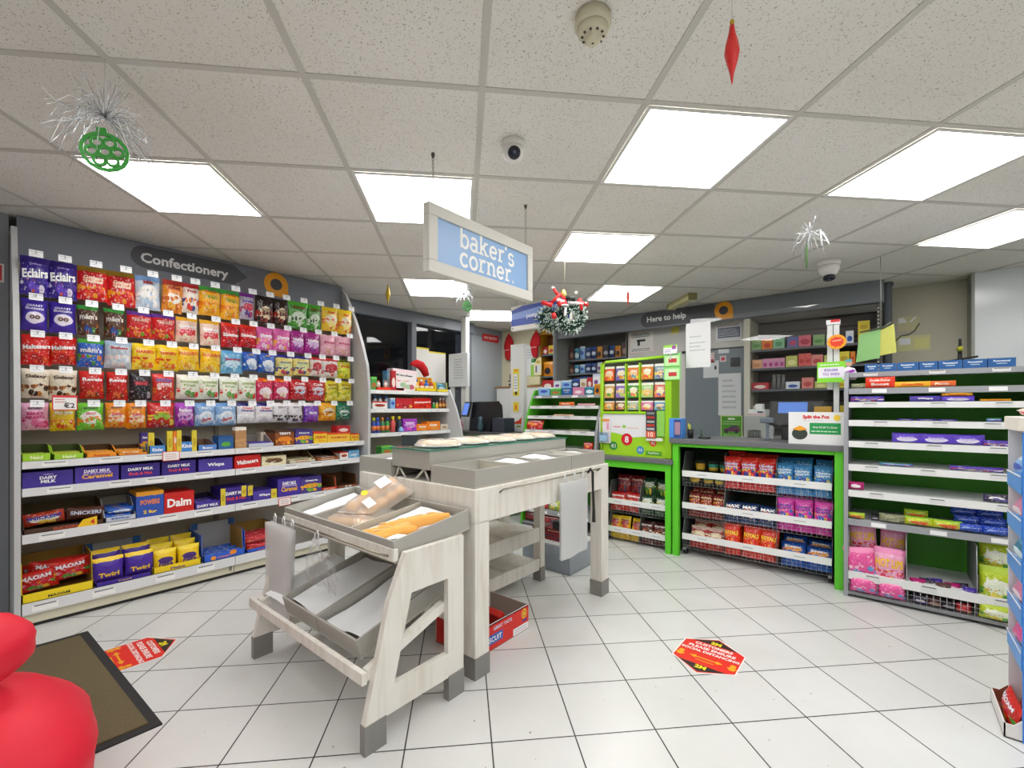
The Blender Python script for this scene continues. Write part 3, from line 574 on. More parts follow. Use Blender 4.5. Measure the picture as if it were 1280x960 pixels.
# ---- open display trays and what is in them
def tray(M, w, hb, hf, d, outer, inner, label, texts=(), name='display_tray', cut=.55, extra=None, cat='box', group=None):
    q = MB(); q.M = M; t = .004; o_, i_ = mat(outer, .55), mat(inner, .7)
    q.box(-w/2, w/2, 0, t, -d, 0, i_); q.box(-w/2, w/2, 0, hf, -t, 0, o_); q.box(-w/2+t, w/2-t, t, hf, -t-.001, -t-.0002, i_)
    q.box(-w/2, w/2, 0, hb, -d, -d+t, i_)
    sd = [(0, 0), (hf, 0), (hf, -d*.12), (hb, -d*cut), (hb, -d), (0, -d)]
    for x in (-w/2, w/2-t): q.prism(sd, 'x', x, x+t, o_)
    for x in (-w/2+t, w/2-t-.0012): q.prism([(a*.995+.0005, b) for a, b in sd], 'x', x, x+.0012, i_)
    for a in texts: q.text(*a[:5], mat(a[5], .4), .0015, bold=.03, stretch=True)
    if extra: extra(q)
    o = q.build(name, at=M.translation); return tag(o, label, cat, group)
def span(u, x0, x1): a, b = onu(u, x0)[0], onu(u, x1)[0]; return (a+b)/2, b-a
def shelfbox(x0, x1, yt, key, z, label, u=-3.525, d=.2, kind='box', name='chocolate_box', cat='box', group=None, yaw=0):
    vm, w_ = span(u, x0, x1); h = onu(u, (x0+x1)/2, yt)[1]-z
    M = FU(u, vm, z) @ Matrix.Rotation(yaw, 4, 'Y')
    return put(name, wrapper(kind, key), M, (w_*.98, max(h, .012), d), label, cat, group)
def shelftray(x0, x1, yb, yf, outer, inner, z, label, texts=(), u=-3.52, d=.26, cut=.55, extra=None):
    vm, w_ = span(u, x0, x1); hf = onu(u, (x0+x1)/2, yf)[1]-z; hb = onu(u-d*.7, (x0+x1)/2, yb)[1]-z
    tray(FU(u, vm, z), w_*.985, hb, max(hf, .012), d, outer, inner, label, [(t, 0, hf*cy, w_*w, hf*h, c) for t, cy, w, h, c in texts], cut=cut, extra=extra)
    return vm, w_, hf
z1, z2, z3, z4 = [s[0] for s in SH]
T1 = 'on the top sweets shelf'; T2 = 'on the second sweets shelf'; T3 = 'on the third sweets shelf'; T4 = 'on the bottom sweets shelf'
def bars(vm, w_, z, n, key, label, name='chocolate_bar', h=.022, u=-3.56, dd=.07, stack=1, group=None):
    k = 0
    for s_ in range(stack):
        for j in range(n):
            k += 1
            M = FU(u-j*dd*1.05, vm+rnd.uniform(-.008, .008), z+.006+s_*h*1.05) @ Matrix.Rotation(rnd.uniform(-.05, .05), 4, 'Y')
            put(name, wrapper('bar', key), M, (w_*.86, h, dd*.9), f'{label}, {ORD[j]} from the front'+(', upper layer' if s_ else ''), 'bar', group or f'{label} group')
for k, (a, b) in enumerate(((26, 65), (66, 106))):
    vm, w_, hf = shelftray(a, b, 556, 567, '9ccc2c', '4a5a20', z1, f'lime green open tray, {ORD[k]} one from the doormat end {T1}', [('Nakd', .5, .4, .5, 'f0f4c0')])
    bars(vm, w_, z1, 3, 'limeg', f'lime wrapped bar in the {ORD[k]} green tray', 'snack_bar', .03)
for k, (a, b) in enumerate(((107, 147), (147, 185))):
    vm, w_, hf = shelftray(a, b, 556, 566, 'f0961c', '5a3a18', z1, f'low orange tray, {ORD[k]} of two {T1}', [('Reeses', .5, .5, .5, 'c8501c')])
    bars(vm, w_, z1, 3, 'gum', f'orange bar in the {ORD[k]} orange tray', 'snack_bar', .026)
shelfbox(176, 186, 541, 'terryp', z1, f'slim dark box standing upright {T1}, beside the orange trays', u=-3.6, d=.05)
shelfbox(185.5, 193, 541, 'cigyel', z1, f'narrow yellow carton flap standing {T1}, nearest the orange trays', d=.02)
vm, w_, hf = shelftray(186, 208, 548, 557, '4a8cd0', '3a2c28', z1, f'blue tray between yellow cartons {T1}', [('Kinder', .5, .6, .4, 'ffffff')])
bars(vm, w_, z1, 3, 'bluemix', 'blue bar in the small blue tray', 'chocolate_bar', .028)
for k, (a, b) in enumerate(((209, 216), (216.5, 224))): shelfbox(a, b, 539, 'jaffa' if k else 'cigyel', z1, f'narrow yellow and purple carton, {ORD[k]} of the pair {T1}', d=.03)
vm, w_, hf = shelftray(224, 247, 545, 552, '3f84d0', '4a3a30', z1, f'blue tray with yellow corners {T1}', [('Kinder', .6, .7, .4, 'ffffff')], extra=lambda q: None)
for k, x in enumerate((221, 240)): shelfbox(x, x+6, 538, 'cigyel', z1, f'yellow corner flap, {ORD[k]} of two flanking the blue tray {T1}', d=.02, u=-3.518)
vm, w_, hf = shelftray(247, 272, 549, 556, '5a8ad0', '8a6a50', z1, f'low pale blue tray of bars {T1}', [('Bueno', .5, .5, .4, 'ffffff')])
bars(vm, w_, z1, 3, 'bluemix', 'blue and orange bar in the low pale blue tray', 'chocolate_bar', .02)
shelfbox(273, 292, 545, 'appl', z1, f'blue box with a green fruit picture {T1}', d=.12)
shelfbox(294, 308, 534, 'tan', z1, f'tall tan upright carton {T1}', d=.06)
vm, w_, hf = shelftray(310, 343, 543, 554, 'c8ccd8', '8a8480', z1, f'low white tray {T1}')
bars(vm, w_, z1, 2, 'wispa', 'purple and white bar in the low white tray', 'chocolate_bar', .03)
shelfbox(326, 343, 540, 'creamp', z1, f'pale carton standing behind the low white tray {T1}', u=-3.7, d=.1)
shelfbox(344, 368, 538, 'terry', z1, f'brown box with an orange picture {T1}')
shelfbox(369, 391, 537, 'terryp', z1, f'purple box with an orange picture {T1}')
shelfbox(392, 409, 540, 'toble', z1, f'yellow and red box beside the purple box {T1}', d=.14)
shelfbox(409, 438, 541, 'cigar', z1, f'long low yellow box with red top {T1}', d=.14)
shelfbox(421, 438, 532, 'redp', onu(-3.56, 430, 541)[1], 'small dark red box stacked on the long yellow box', u=-3.56, d=.1)
shelfbox(438.5, 449, 542, 'toble', z1, f'yellow box at the curved end panel {T1}', d=.14)
# second shelf
shelfbox(27, 92, 589, 'dairy', z2, f'long purple milk chocolate box, first {T2}', d=.16)
shelfbox(93, 149, 583, 'dairyy', z2, f'purple chocolate box with yellow caramel lettering {T2}', d=.16)
shelfbox(151, 200, 580, 'dairyr', z2, f'purple chocolate box with red lettering {T2}', d=.16)
shelfbox(202, 245, 576, 'dairyr', z2, f'dark purple open-topped box beneath the hanging price card {T2}', d=.16)
shelfbox(248, 291, 573, 'wispa', z2, f'purple box with blue and white lettering {T2}', d=.16)
shelfbox(293, 326, 569, 'malbox', z2, f'red box with slanted white lettering {T2}', d=.16)
shelfbox(327, 358, 570, 'cream', z2, f'cream box with brown picture {T2}', d=.16)
vm, w_, hf = shelftray(361, 395, 563, 575, 'e0d8b8', '8a6a40', z2, f'cream cardboard tray {T2}', [('Bounty', .5, .5, .4, 'c86a2a')])
bars(vm, w_, z2, 3, 'cream', 'cream and yellow bar in the cream cardboard tray', h=.026)
vm, w_, hf = shelftray(395, 424, 562, 572, 'a05a2c', '4a2c18', z2, f'brown cardboard tray {T2}', [('Galaxy', .5, .6, .5, 'f0e0c8')])
bars(vm, w_, z2, 3, 'terry', 'brown and orange bar in the brown cardboard tray', h=.028)
shelfbox(425, 435.5, 565, 'kinder', z2, f'red and white box second from the curved end {T2}', d=.12)
shelfbox(436, 449, 563, 'aero', z2, f'sky blue carton at the curved end {T2}', d=.12)
# third shelf
def snick(q): q.prism([(.045, 0), (.13, 0), (.13, .05), (.07, .04)], 'z', .0005, .002, mat('f4c81e', .5)); q.text('4', .11, .022, .02, .03, mat('d8281c'), .003)
vm, w_, hf = shelftray(28, 131, 627, 656, '4a2c1c', '5c4a28', z3, f'wide brown cardboard tray of chocolate multipacks {T3}', [('SNICKERS', .45, .3, .6, 'c8583c')], extra=snick)
for k, dx in enumerate((-.075, .09)):
    put('chocolate_multipack', wrapper('bar', ('snickm', 'snick')[k]), FU(-3.6, vm+dx, z3+.03) @ Matrix.Rotation(.08-.16*k, 4, 'Z'), (.16, .07, .05), ('white and red chocolate multipack' if k == 0 else 'dark brown chocolate multipack')+' in the wide brown tray', 'sweets')
    put('chocolate_multipack', wrapper('bar', 'snick'), FU(-3.68, vm+dx, z3+.01), (.16, .07, .05), f'brown multipack lying behind the {("white", "dark")[k]} one in the wide tray', 'sweets')
vm, w_, hf = shelftray(131, 171, 621, 645, 'c4ccd8', 'a8a498', z3, f'grey-white tray with curved sides {T3}', [('Milky', .6, .6, .4, '2a58b0')])
bars(vm, w_, z3, 3, 'milky', 'blue and white bar in the grey-white tray', h=.035, stack=2)
shelfbox(170, 205, 614, 'fusion', z3, f'tall blue box with orange lettering {T3}', d=.2)
shelfbox(205, 243, 615, 'daim', z3, f'bright red box with white lettering {T3}', d=.18)
vm, w_, hf = shelftray(243, 276, 617, 627, '46309c', '2c2440', z3, f'purple tray with white lettering, beside the red box {T3}', [('DAIRY MILK', .45, .8, .4, 'ffffff')])
bars(vm, w_, z3, 3, 'dairyy', 'purple bar in the lettered purple tray', h=.04)
shelfbox(275, 315, 609, 'dairyr', z3, f'purple box with pink lettering {T3}', d=.2)
shelfbox(276, 282, 611, 'cigyel', z3, f'yellow price flap stuck by the pink-lettered box {T3}', u=-3.517, d=.005)
for k, x in enumerate((302, 310)): shelfbox(x, x+6, 607, 'cigyel', z3+.045, f'yellow price flap, {ORD[k]} of two over the purple box {T3}', u=-3.516, d=.006)
shelfbox(316, 345, 613, 'wispa', z3, f'low purple and blue box {T3}', d=.2)
shelfbox(339, 346, 611, 'cigyel', z3, f'yellow flap at the edge of the low purple box {T3}', u=-3.516, d=.005)
shelfbox(347, 376, 598, 'dairyy', z3, f'tallest purple box with orange lettering {T3}', d=.2)
shelfbox(376, 402, 596, 'terryp', z3, f'purple box with a green corner {T3}', d=.2)
vm, w_, hf = shelftray(402, 422, 594, 609, 'd83a30', '6a4a20', z3, f'red cardboard tray almost sold out {T3}', [('Kit', .5, .7, .5, 'f0c0a0')], cut=.15)
shelftray(422, 448, 590, 606, '8a4a2c', '5a3a1c', z3, f'brown cardboard tray at the curved end {T3}', [('M', .5, .3, .7, 'f4ece4')], cut=.15)
# bottom shelf
vm, w_, hf = shelftray(26, 118, 690, 735, 'f2d61c', 'a88434', z4, f'big yellow cardboard tray, lowest and first {T4}', [('MAOAM', .35, .3, .28, '3a3a34')], d=.32, cut=.2)
for k, (dx, dz, ry, dd) in enumerate(((.06, .03, .08, .05), (-.03, .03, -.12, .11), (-.075, 0, .1, .05), (.06, .02, -.05, .17), (-.05, .01, .1, .2))):
    put('sweet_bag', wrapper('bar', 'maoam'), FU(-3.58-dd, vm+dx, z4+.03+dz) @ Matrix.Rotation(ry, 4, 'Z'), (.17, .11, .05), f'red chews bag, {ORD[k]} from the front in the big yellow tray', 'sweets', 'red chews bags in the yellow tray')
vm, w_, hf = shelftray(119, 190, 694, 722, '42289a', '6a5a8c', z4, f'purple cardboard tray of twin chocolate packs {T4}', [('Twirl', .5, .24, .3, 'f0c828')], d=.3, cut=.3)
for k in range(4): put('chocolate_multipack', wrapper('bag', 'twirl'), FU(-3.55-(k//2)*.09, vm+(-.07, .075)[k % 2], z4+.02+(k//2)*.03), (.14, .14, .06), f'purple twin chocolate pack, {("near", "far")[k % 2]} side, {("front", "back")[k//2]} of the purple tray', 'sweets', 'purple multipacks')
vm, w_, hf = shelftray(191, 252, 682, 704, 'f4d21c', 'c8a83c', z4, f'yellow cardboard tray of small packs {T4}', [('Flake', .4, .3, .34, '4a3a8c')], d=.3, cut=.3)
for k in range(6): put('chocolate_multipack', wrapper('bag', 'flake'), FU(-3.55-(k//2)*.085, vm+(-.062, .065)[k % 2], z4+.01+(k//2)*.02), (.12, .13, .06), f'yellow chocolate pack, {("near", "far")[k % 2]} side, {ORD[k//2]} row of the yellow tray', 'sweets', 'yellow multipacks')
def og_(q): q.ell(-.07, .02, .016, .014, mat('f09a2a'), .003); q.ell(.05, .035, .022, .016, mat('f0902a'), .003)
vm, w_, hf = shelftray(254, 307, 657, 690, '2a62d0', 'b0883c', z4, f'blue cardboard tray with brown inside {T4}', [('CANDY', .4, .36, .26, 'f08a7c')], d=.32, cut=.16, extra=og_)
bars(vm, w_, z4, 3, 'bluemix', 'blue and orange packet in the blue tray', 'sweet_packet', .04, dd=.08)
vm, w_, hf = shelftray(308, 352, 651, 683, '2a5cd4', 'b08a40', z4, f'second blue cardboard tray, behind the hanging clear bags {T4}', [('CANDY', .4, .4, .26, 'e86a8c')], d=.32, cut=.16)
bars(vm, w_, z4, 3, 'redmix', 'red and yellow packet in the second blue tray', 'sweet_packet', .05, dd=.08, stack=2)
# grey-blue card wedges standing behind the two trays
for k, (a, b, y) in enumerate(((104, 176, 676), (238, 293, 652))):
    vm, w_ = span(-3.8, a, b); zz = onu(-3.8, (a+b)/2, y)[1]
    q = MB(); q.box(-3.81, -3.8, vm-w_/2, vm+w_/2, z4, zz, mat('a9adb2', .5))
    for e in (-1, 1): q.box(-3.8, -3.797, vm+e*w_*.42-w_*.07, vm+e*w_*.42+w_*.07, zz-.04, zz+.006, mat('2a62a8', .5))
    q.build('shelf_divider', label=f'grey card divider with blue ends behind the {("purple", "blue")[k]} tray {T4}', cat='divider')
# red-edged price cards clipped to shelf edges
for k, (x, y) in enumerate(((214, 570), (356, 627))):
    v, z = onu(-3.49, x, y); q = MB(); q.M = FU(-3.49, v, z); q.box(-.045, .045, -.03, .03, -.002, 0, mat('e04a50', .4)); q.rect(-.041, -.026, .041, .026, 'f4f2f0', .001); q.lines(-.03, -.02, .03, .018, 3, mat('dca8a8'), .0018)
    q.build('price_card', label=('red-edged white price card over the purple boxes on the second shelf', 'red-edged price card on the third shelf beside the bread tray')[k], cat='price card')
# ================================================================ bakery table, riser, trays
def wood_mat(h, name):
    m = bpy.data.materials.new(name); m.use_nodes = True; nt = m.node_tree; L = nt.links; N = nt.nodes.new; b = nt.nodes['Principled BSDF']; b.inputs['Roughness'].default_value = .6
    tc = N('ShaderNodeTexCoord'); mp = N('ShaderNodeMapping'); mp.inputs['Scale'].default_value = (14, 14, 1.6); L.new(tc.outputs['Object'], mp.inputs[0])
    n = N('ShaderNodeTexNoise'); n.inputs['Scale'].default_value = 2.2; n.inputs['Detail'].default_value = 6; n.inputs['Distortion'].default_value = .4; L.new(mp.outputs[0], n.inputs['Vector'])
    cr = N('ShaderNodeValToRGB'); c = lin(h); cr.color_ramp.elements[0].position = .3; cr.color_ramp.elements[0].color = (c[0]*.86, c[1]*.84, c[2]*.8, 1); cr.color_ramp.elements[1].position = .55; cr.color_ramp.elements[1].color = c
    L.new(n.outputs['Fac'], cr.inputs[0]); L.new(cr.outputs[0], b.inputs['Base Color']); return m
wd = wood_mat('e6e3db', 'limewashed_wood'); steel = mat('8d8c88', .45, .35, noise=.12, nscale=9); trayg = mat('aaa8a1', .5); trayi = mat('b9b6aa', .55); paper = mat('eceef0', .7, bump=.3, bscale=25)
rodm = mat('9c9788', .3, .8)
def leg(g, u0, u1, v0, v1, h, boot=.092, name='leg'):
    q = MB(); q.bbox(u0, u1, v0, v1, boot, h, wd, .003); q.box(u0-.002, u1+.002, v0-.002, v1+.002, 0, boot, steel); return q.build(name, g)
g = thing('bakery_table', (-1.81, 2.0, 0), 'tall limewashed wooden bakery table with steel-shod legs, under the hanging sign', 'table')
UA, UBk, VA, VB = -1.36, -2.26, 1.39, 2.60
for a in ((UA-.08, UA, VA, VA+.09), (UA-.08, UA, VB-.09, VB), (UBk, UBk+.08, VA, VA+.09), (UBk, UBk+.08, VB-.09, VB)): leg(g, *a, .68)
q = MB()
for a in ((UBk, UA, VA, VA+.022), (UBk, UA, VB-.022, VB)): q.bbox(*a, .672, .822, wd, .003)
for a in ((UA-.022, UA, VA+.022, VB-.022), (UBk, UBk+.022, VA+.022, VB-.022)): q.bbox(*a, .672, .8225, wd, .003)
q.build('apron', g); MB().box(UBk+.02, UA-.02, VA+.02, VB-.02, .795, .815, wd).build('table_top', g)
for (u, z0, z1_) in ((-1.82, .075, .155), (-1.82, .27, .365), (-2.2, .075, .155), (-2.2, .27, .365)): MB().bbox(u-.012, u+.012, VA+.09, 2.47, z0, z1_, wd, .003).build('rail', g)
q = MB()
for k in range(3): q.box(-2.19, -1.835, 1.5+k*.33, 1.79+k*.33, .13+.0, .15, wd)
q.build('lower_shelf', g)
q = MB()
for k in range(3): q.box(-2.19, -1.835, 1.5+k*.33, 1.79+k*.33, .335, .355, wd)
q.build('lower_shelf', g)
for v in (2.47,):
    for u in (-1.83, -2.21): leg(g, u-.03, u+.03, v, v+.05, .6)
# rail, hanging clear bag block and its black strap
q = MB(); q.tube([(UA, 1.55, .79), (-1.335, 1.55, .808), (-1.335, 2.45, .808), (UA, 2.45, .79)], .0045, rodm); q.build('hanging_rail', g)
bagw = film('f4f6f6', 'cloudy_polythene', .62, .15, (1, 1, 1, 1), 1.35)
def hangbag(u, v0, v1, zt, zb, n, label, m=bagw, name='bag_bundle', depth=.004, flare=0, ax='v'):
    q = MB()
    for k in range(n):
        nx, nz = 8, 9; vs = []; off = k*depth
        for j in range(nz+1):
            for i in range(nx+1):
                t = i/nx; s = j/nz
                a = v0+(v1-v0)*t; z = zt+(zb-zt)*s+rnd.uniform(-.002, .002)+(.006*math.sin(t*7+k) if j == nz else 0)
                d = off+.008*math.sin(t*6+k*1.3)*s+flare*s*(t-.3)
                vs.append((u+d, a, z) if ax == 'v' else (a, u-d, z))
        q.add(vs, [(j*(nx+1)+i, j*(nx+1)+i+1, (j+1)*(nx+1)+i+1, (j+1)*(nx+1)+i) for j in range(nz) for i in range(nx)], m, True)
    for t in (.2, .55, .9):
        a = v0+(v1-v0)*t; p = [(u, a), (u, a)]
        c = [(a-.012, zt-.01), (a-.01, zt+.03), (a, zt+.042), (a+.01, zt+.03), (a+.012, zt-.01)]
        q.tube([(u+.004, x, z) if ax == 'v' else (x, u-.004, z) for x, z in c], .003, mat('e9eaea', .4), 5)
    return q.build(name, label=label, cat='bag')
hangbag(-1.33, 1.995, 2.265, .775, .37, 5, 'block of cloudy white polythene bags hanging from the bakery table rail')
q = MB(); q.tube([(-1.328, 2.285, .80), (-1.318, 2.30, .822), (-1.318, 2.325, .80), (-1.322, 2.335, .70), (-1.322, 2.345, .58), (-1.322, 2.345, .505)], [.007, .008, .008, .007, .008, .011], mat('22231f', .5)); q.build('black_strap', label='black strap hanging beside the white bags on the bakery table', cat='strap')

# trays: open boxes made of thin board with dividers
def open_tray(u0, u1, v0, v1, z0, z1_, div_v=(), div_u=(), tilt=0, pivot=None, label='', name='bread_tray', piv='x', group='grey bread trays'):
    q = MB(); t = .008
    if tilt: P = Matrix.Translation(pivot); q.M = P @ Matrix.Rotation(tilt, 4, 'X') @ P.inverted()
    q.box(u0, u1, v0, v1, z0, z0+t, trayi)
    for a in ((u0, u1, v0, v0+t), (u0, u1, v1-t, v1), (u0, u0+t, v0+t, v1-t), (u1-t, u1, v0+t, v1-t)): q.box(*a, z0+t, z1_, trayg)
    for v in div_v: q.box(u0+t, u1-t, v-t/2, v+t/2, z0+t, z1_-.004, trayi)
    for u in div_u: q.box(u-t/2, u+t/2, v0+t, v1-t, z0+t, z1_-.004, trayi)
    o = q.build(name); return tag(o, label, 'tray', group), q.M
open_tray(-1.68, -1.385, 1.415, 2.20, .8205, .903, (1.74, 1.97), label='long grey tray at the rail edge of the bakery table top')
open_tray(-1.68, -1.385, 2.205, 2.595, .8205, .903, (2.4,), label='short grey tray at the far end of the rail edge, behind the hanging bags')
open_tray(-2.30, -2.0, 1.415, 2.0, .8205, .905, (1.7,), label='grey tray at the near corner of the table beside the slate card')
open_tray(-2.30, -2.0, 2.005, 2.595, .8205, .905, (2.3,), label='grey tray on the far sweets-wall side of the bakery table')
# paper liners
def liner(u0, u1, v0, v1, z, label, M=None, amp=.012, n=9, curl=0):
    q = MB(); vs = []; r = random.Random(int(u0*1000+v0*777)); 
    if M: q.M = M
    for j in range(n+1):
        for i in range(n+1):
            a, b = i/n, j/n; e = max(abs(a-.5), abs(b-.5))*2
            vs.append((u0+(u1-u0)*a, v0+(v1-v0)*b, z+amp*(.5+.5*math.sin(5*a+3*b+u0*9))+r.uniform(0, .004)+curl*max(0, e-.6)))
    q.add(vs, [(j*(n+1)+i, j*(n+1)+i+1, (j+1)*(n+1)+i+1, (j+1)*(n+1)+i) for j in range(n) for i in range(n)], paper, True)
    return q.build('paper_liner', label=label, cat='paper')
liner(-1.66, -1.41, 1.76, 1.95, .832, 'crumpled white paper peaking in the middle of the long tray', curl=.12)
liner(-1.66, -1.41, 1.99, 2.18, .832, 'white paper liner in the far bay of the long tray', curl=.13)
liner(-1.66, -1.41, 2.22, 2.57, .832, 'white paper liner in the short tray behind the hanging bags', curl=.1)
liner(-2.28, -2.02, 1.44, 1.68, .832, 'white paper liner in the near corner tray by the slate card', curl=.09)
# middle riser with crossed legs and a glass sheet
g = thing('display_riser', (-1.85, 2.0, .822), 'grey display riser on crossed white legs in the middle of the bakery table', 'riser')
q = MB(); q.bbox(-2.0, -1.695, 1.42, 2.62, .874, .965, trayg, .002); q.build('box', g)
for v in (1.44, 2.0, 2.56):
    q = MB()
    for a, b in ((-1.99, -1.93), (-1.93, -1.965), (-1.76, -1.72), (-1.72, -1.80)): pass
    for (a, b) in (((-1.965, .874), (-1.99, .8155)), ((-1.965, .874), (-1.91, .8155)), ((-1.76, .874), (-1.83, .8155)), ((-1.76, .874), (-1.725, .8155))):
        q.tube([(a[0], v, a[1]), (b[0], v, b[1])], .007, wd, 4)
    q.build('crossed_legs', g)
glass = film('9fd0c0', 'glass_sheet', .14, .02, (.86, .96, .93, 1), 1.5); gedge = mat('2f7f6a', .15)
q = MB(); q.box(-2.004, -1.69, 1.41, 2.63, .966, .972, glass); 
for a in ((-2.004, -1.69, 1.4085, 1.41), (-1.69, -1.6885, 1.41, 2.63)): q.box(*a, .966, .972, gedge)
q.build('glass_sheet', label='green-edged glass sheet lying on the grey riser', cat='glass sheet')
q = MB(); q.M = frame((-1.955, 1.5, .974), (.8, .6, 0), (0.05, -.07, 1)); q.box(-.042, .042, 0, .058, 0, .003, mat('3b4044', .6)); q.build('slate_card', label='small dark slate card standing at the near end of the glass', cat='price card')
# wrapped pizzas
dough = mat('e6c79a', .7, bump=.5, bscale=40); cheese = mat('efe2c6', .6, noise=.12, nscale=45, bump=.6, bscale=70); cling = film('f8f8f8', 'cling_film', .34, .12, (1, 1, 1, 1), 1.4)
for k, (v, du) in enumerate(((1.60, .01), (1.84, -.01), (2.06, .008), (2.28, -.006), (2.49, .004))):
    c = (-1.85+du, v, .9725); g = thing('wrapped_pizza', c, ['wrapped pizza nearest the slate card on the glass sheet', 'second wrapped pizza from the slate card, on the glass', 'middle wrapped pizza of five on the glass sheet', 'fourth wrapped pizza from the slate card, on the glass', 'farthest wrapped pizza on the glass, toward the counter'][k], 'pizza', 'wrapped pizzas on the glass sheet')
    MB().lathe([(.0, .0005), (.105, .0005), (.122, .006), (.126, .012), (.118, .012), (.10, .008), (0, .008)], c, mat('eff0ee', .5), 24).build('foam_base', g)
    MB().lathe([(0, .009), (.102, .009), (.112, .016), (.106, .024), (.096, .021), (.05, .024), (0, .023)], c, dough, 24).build('crust', g)
    q = MB(); q.lathe([(.095, .022), (.08, .028), (.045, .026), (0, .029)], c, cheese, 20); r = random.Random(k)
    for _ in range(16): a, d = r.uniform(0, 6.28), r.uniform(0, .085); q.lathe([(.009, .027), (.008, .031), (0, .032)], (c[0]+d*math.cos(a), c[1]+d*math.sin(a), c[2]), mat(r.choice(['e8953a', 'f4ecd8', 'd8b878', 'f0a860']), .6), 7)
    q.build('topping', g)
    q = MB(); r = random.Random(k+5); n = 22; vs = []
    for i, (rr, h) in enumerate(((.0, .036), (.06, .035), (.1, .034), (.12, .022), (.132, .006))):
        for j in range(n): a = 2*PI*j/n; w_ = r.uniform(-.003, .003); vs.append((c[0]+(rr+w_)*math.cos(a), c[1]+(rr+w_)*math.sin(a), c[2]+h+r.uniform(-.002, .002)))
    q.add(vs, [(i*n+j, i*n+(j+1) % n, (i+1)*n+(j+1) % n, (i+1)*n+j) for i in range(4) for j in range(n)], cling, True); q.build('cling_film', g)

# ================================================================ slanted bread stand in front
g = thing('bread_stand', (-1.82, 1.08, 0), 'slanted limewashed wooden bread stand with A-shaped sides, in front of the bakery table', 'stand')
outer = [(.85, .1), (.948, .49), (1.019, .648), (1.311, .648), (1.311, .09), (1.228, .09), (.932, .098), (.932, .1)]
def side(u0, u1, tri):
    """A-shaped side with its two openings, cut as one sheet"""
    O = [(.85, .095), (.9475, .49), (1.02, .648), (1.311, .648), (1.311, .095)]
    Hh = [(.968, .192), (1.045, .494), (1.226, .494), (1.226, .192)]
    # pieces around the opening, meeting edge to edge
    P = [[(.85, .095), (.9475, .49), (1.045, .494), (.968, .192), (.945, .095)],
         [(.9475, .49), (1.02, .648), (1.311, .648), (1.311, .494), (1.226, .494), (1.045, .494)],
         [(1.226, .095), (1.226, .494), (1.311, .494), (1.311, .095)],
         [(.945, .095), (.968, .192), (1.226, .192), (1.226, .095)]]
    q = MB()
    for p in P: q.prism(p, 'x', u0, u1, wd)
    return q
for u0, u1 in ((-1.375, -1.35), (-2.30, -2.275)):
    side(u0, u1, 0).build('side_panel', g)
    for p in ([(.849, 0), (.849, .1), (.934, .1), (.934, 0)], [(1.227, 0), (1.227, .1), (1.312, .1), (1.312, 0)]):
        MB().prism(p, 'x', u0-.003, u1+.003, steel).build('foot', g)
    a = math.atan2(.385-.25, 1.225-.86)
    MB().prism([(.875, .235), (1.226, .355), (1.226, .392), (.875, .272)], 'x', u0+(.0 if u0 < -2 else -.028), u1+(.028 if u0 < -2 else 0)-(0 if u0 < -2 else .0251), wd).build('sloping_rail', g)
q = MB(); q.bbox(-2.285, -1.338, .832, .852, .25, .292, wd, .003); q.build('front_lip', g)
q = MB(); q.bbox(-2.274, -1.376, .985, 1.005, .615, .662, wd, .003); q.build('upper_rail', g)
q = MB(); q.bbox(-2.274, -1.376, 1.285, 1.303, .56, .645, wd, .003); q.build('rear_rail', g)
MB().tube([(-2.29, .985, .632), (-2.29, .955, .645), (-1.42, .955, .645), (-1.41, .985, .632)], .0045, rodm).build('hanging_rail', g)
# upper trays (tilted forward) and lower trays
T = R(7.3); pv = Vector((0, .995, .605))
_, M1 = open_tray(-2.27, -2.0, .997, 1.385, .605, .69, tilt=T, pivot=pv, label='narrow upper tray of the bread stand, on the sweets-wall side')
_, M2 = open_tray(-1.995, -1.382, .997, 1.385, .605, .69, (), (-1.69,), tilt=T, pivot=pv, label='wide divided upper tray of the bread stand holding buns and baguettes')
T2_ = R(15.5); pv2 = Vector((0, .87, .255))
_, M3 = open_tray(-2.035, -1.742, .90, 1.33, .268, .345, tilt=T2_, pivot=pv2, label='lower tray of the bread stand under the crinkled clear bag')
_, M4 = open_tray(-1.738, -1.445, .90, 1.33, .268, .345, tilt=T2_, pivot=pv2, label='lower tray of the bread stand nearest the open A-shaped side')
liner(-2.25, -2.02, 1.02, 1.36, .617, 'white paper liner in the narrow upper tray', M1, .02, curl=.06)
liner(-1.675, -1.40, 1.02, 1.36, .617, 'white paper liner under the baguettes', M2, .012, curl=.1)
liner(-2.02, -1.76, .93, 1.31, .281, 'white paper liner in the lower tray under the clear bag', M3, .02, curl=.05)
liner(-1.72, -1.465, .93, 1.31, .281, 'bright white paper liner in the lower tray nearest the A-shaped side', M4, .03, curl=.05)
liner(-2.25, -2.05, .89, 1.25, .3, 'white paper sheet on the empty part of the lower shelf', Matrix.Translation((0, 0, 0)) @ Matrix.Translation((0, .89, .3)) @ Matrix.Rotation(T2_, 4, 'X') @ Matrix.Translation((0, -.89, -.3)), .006)
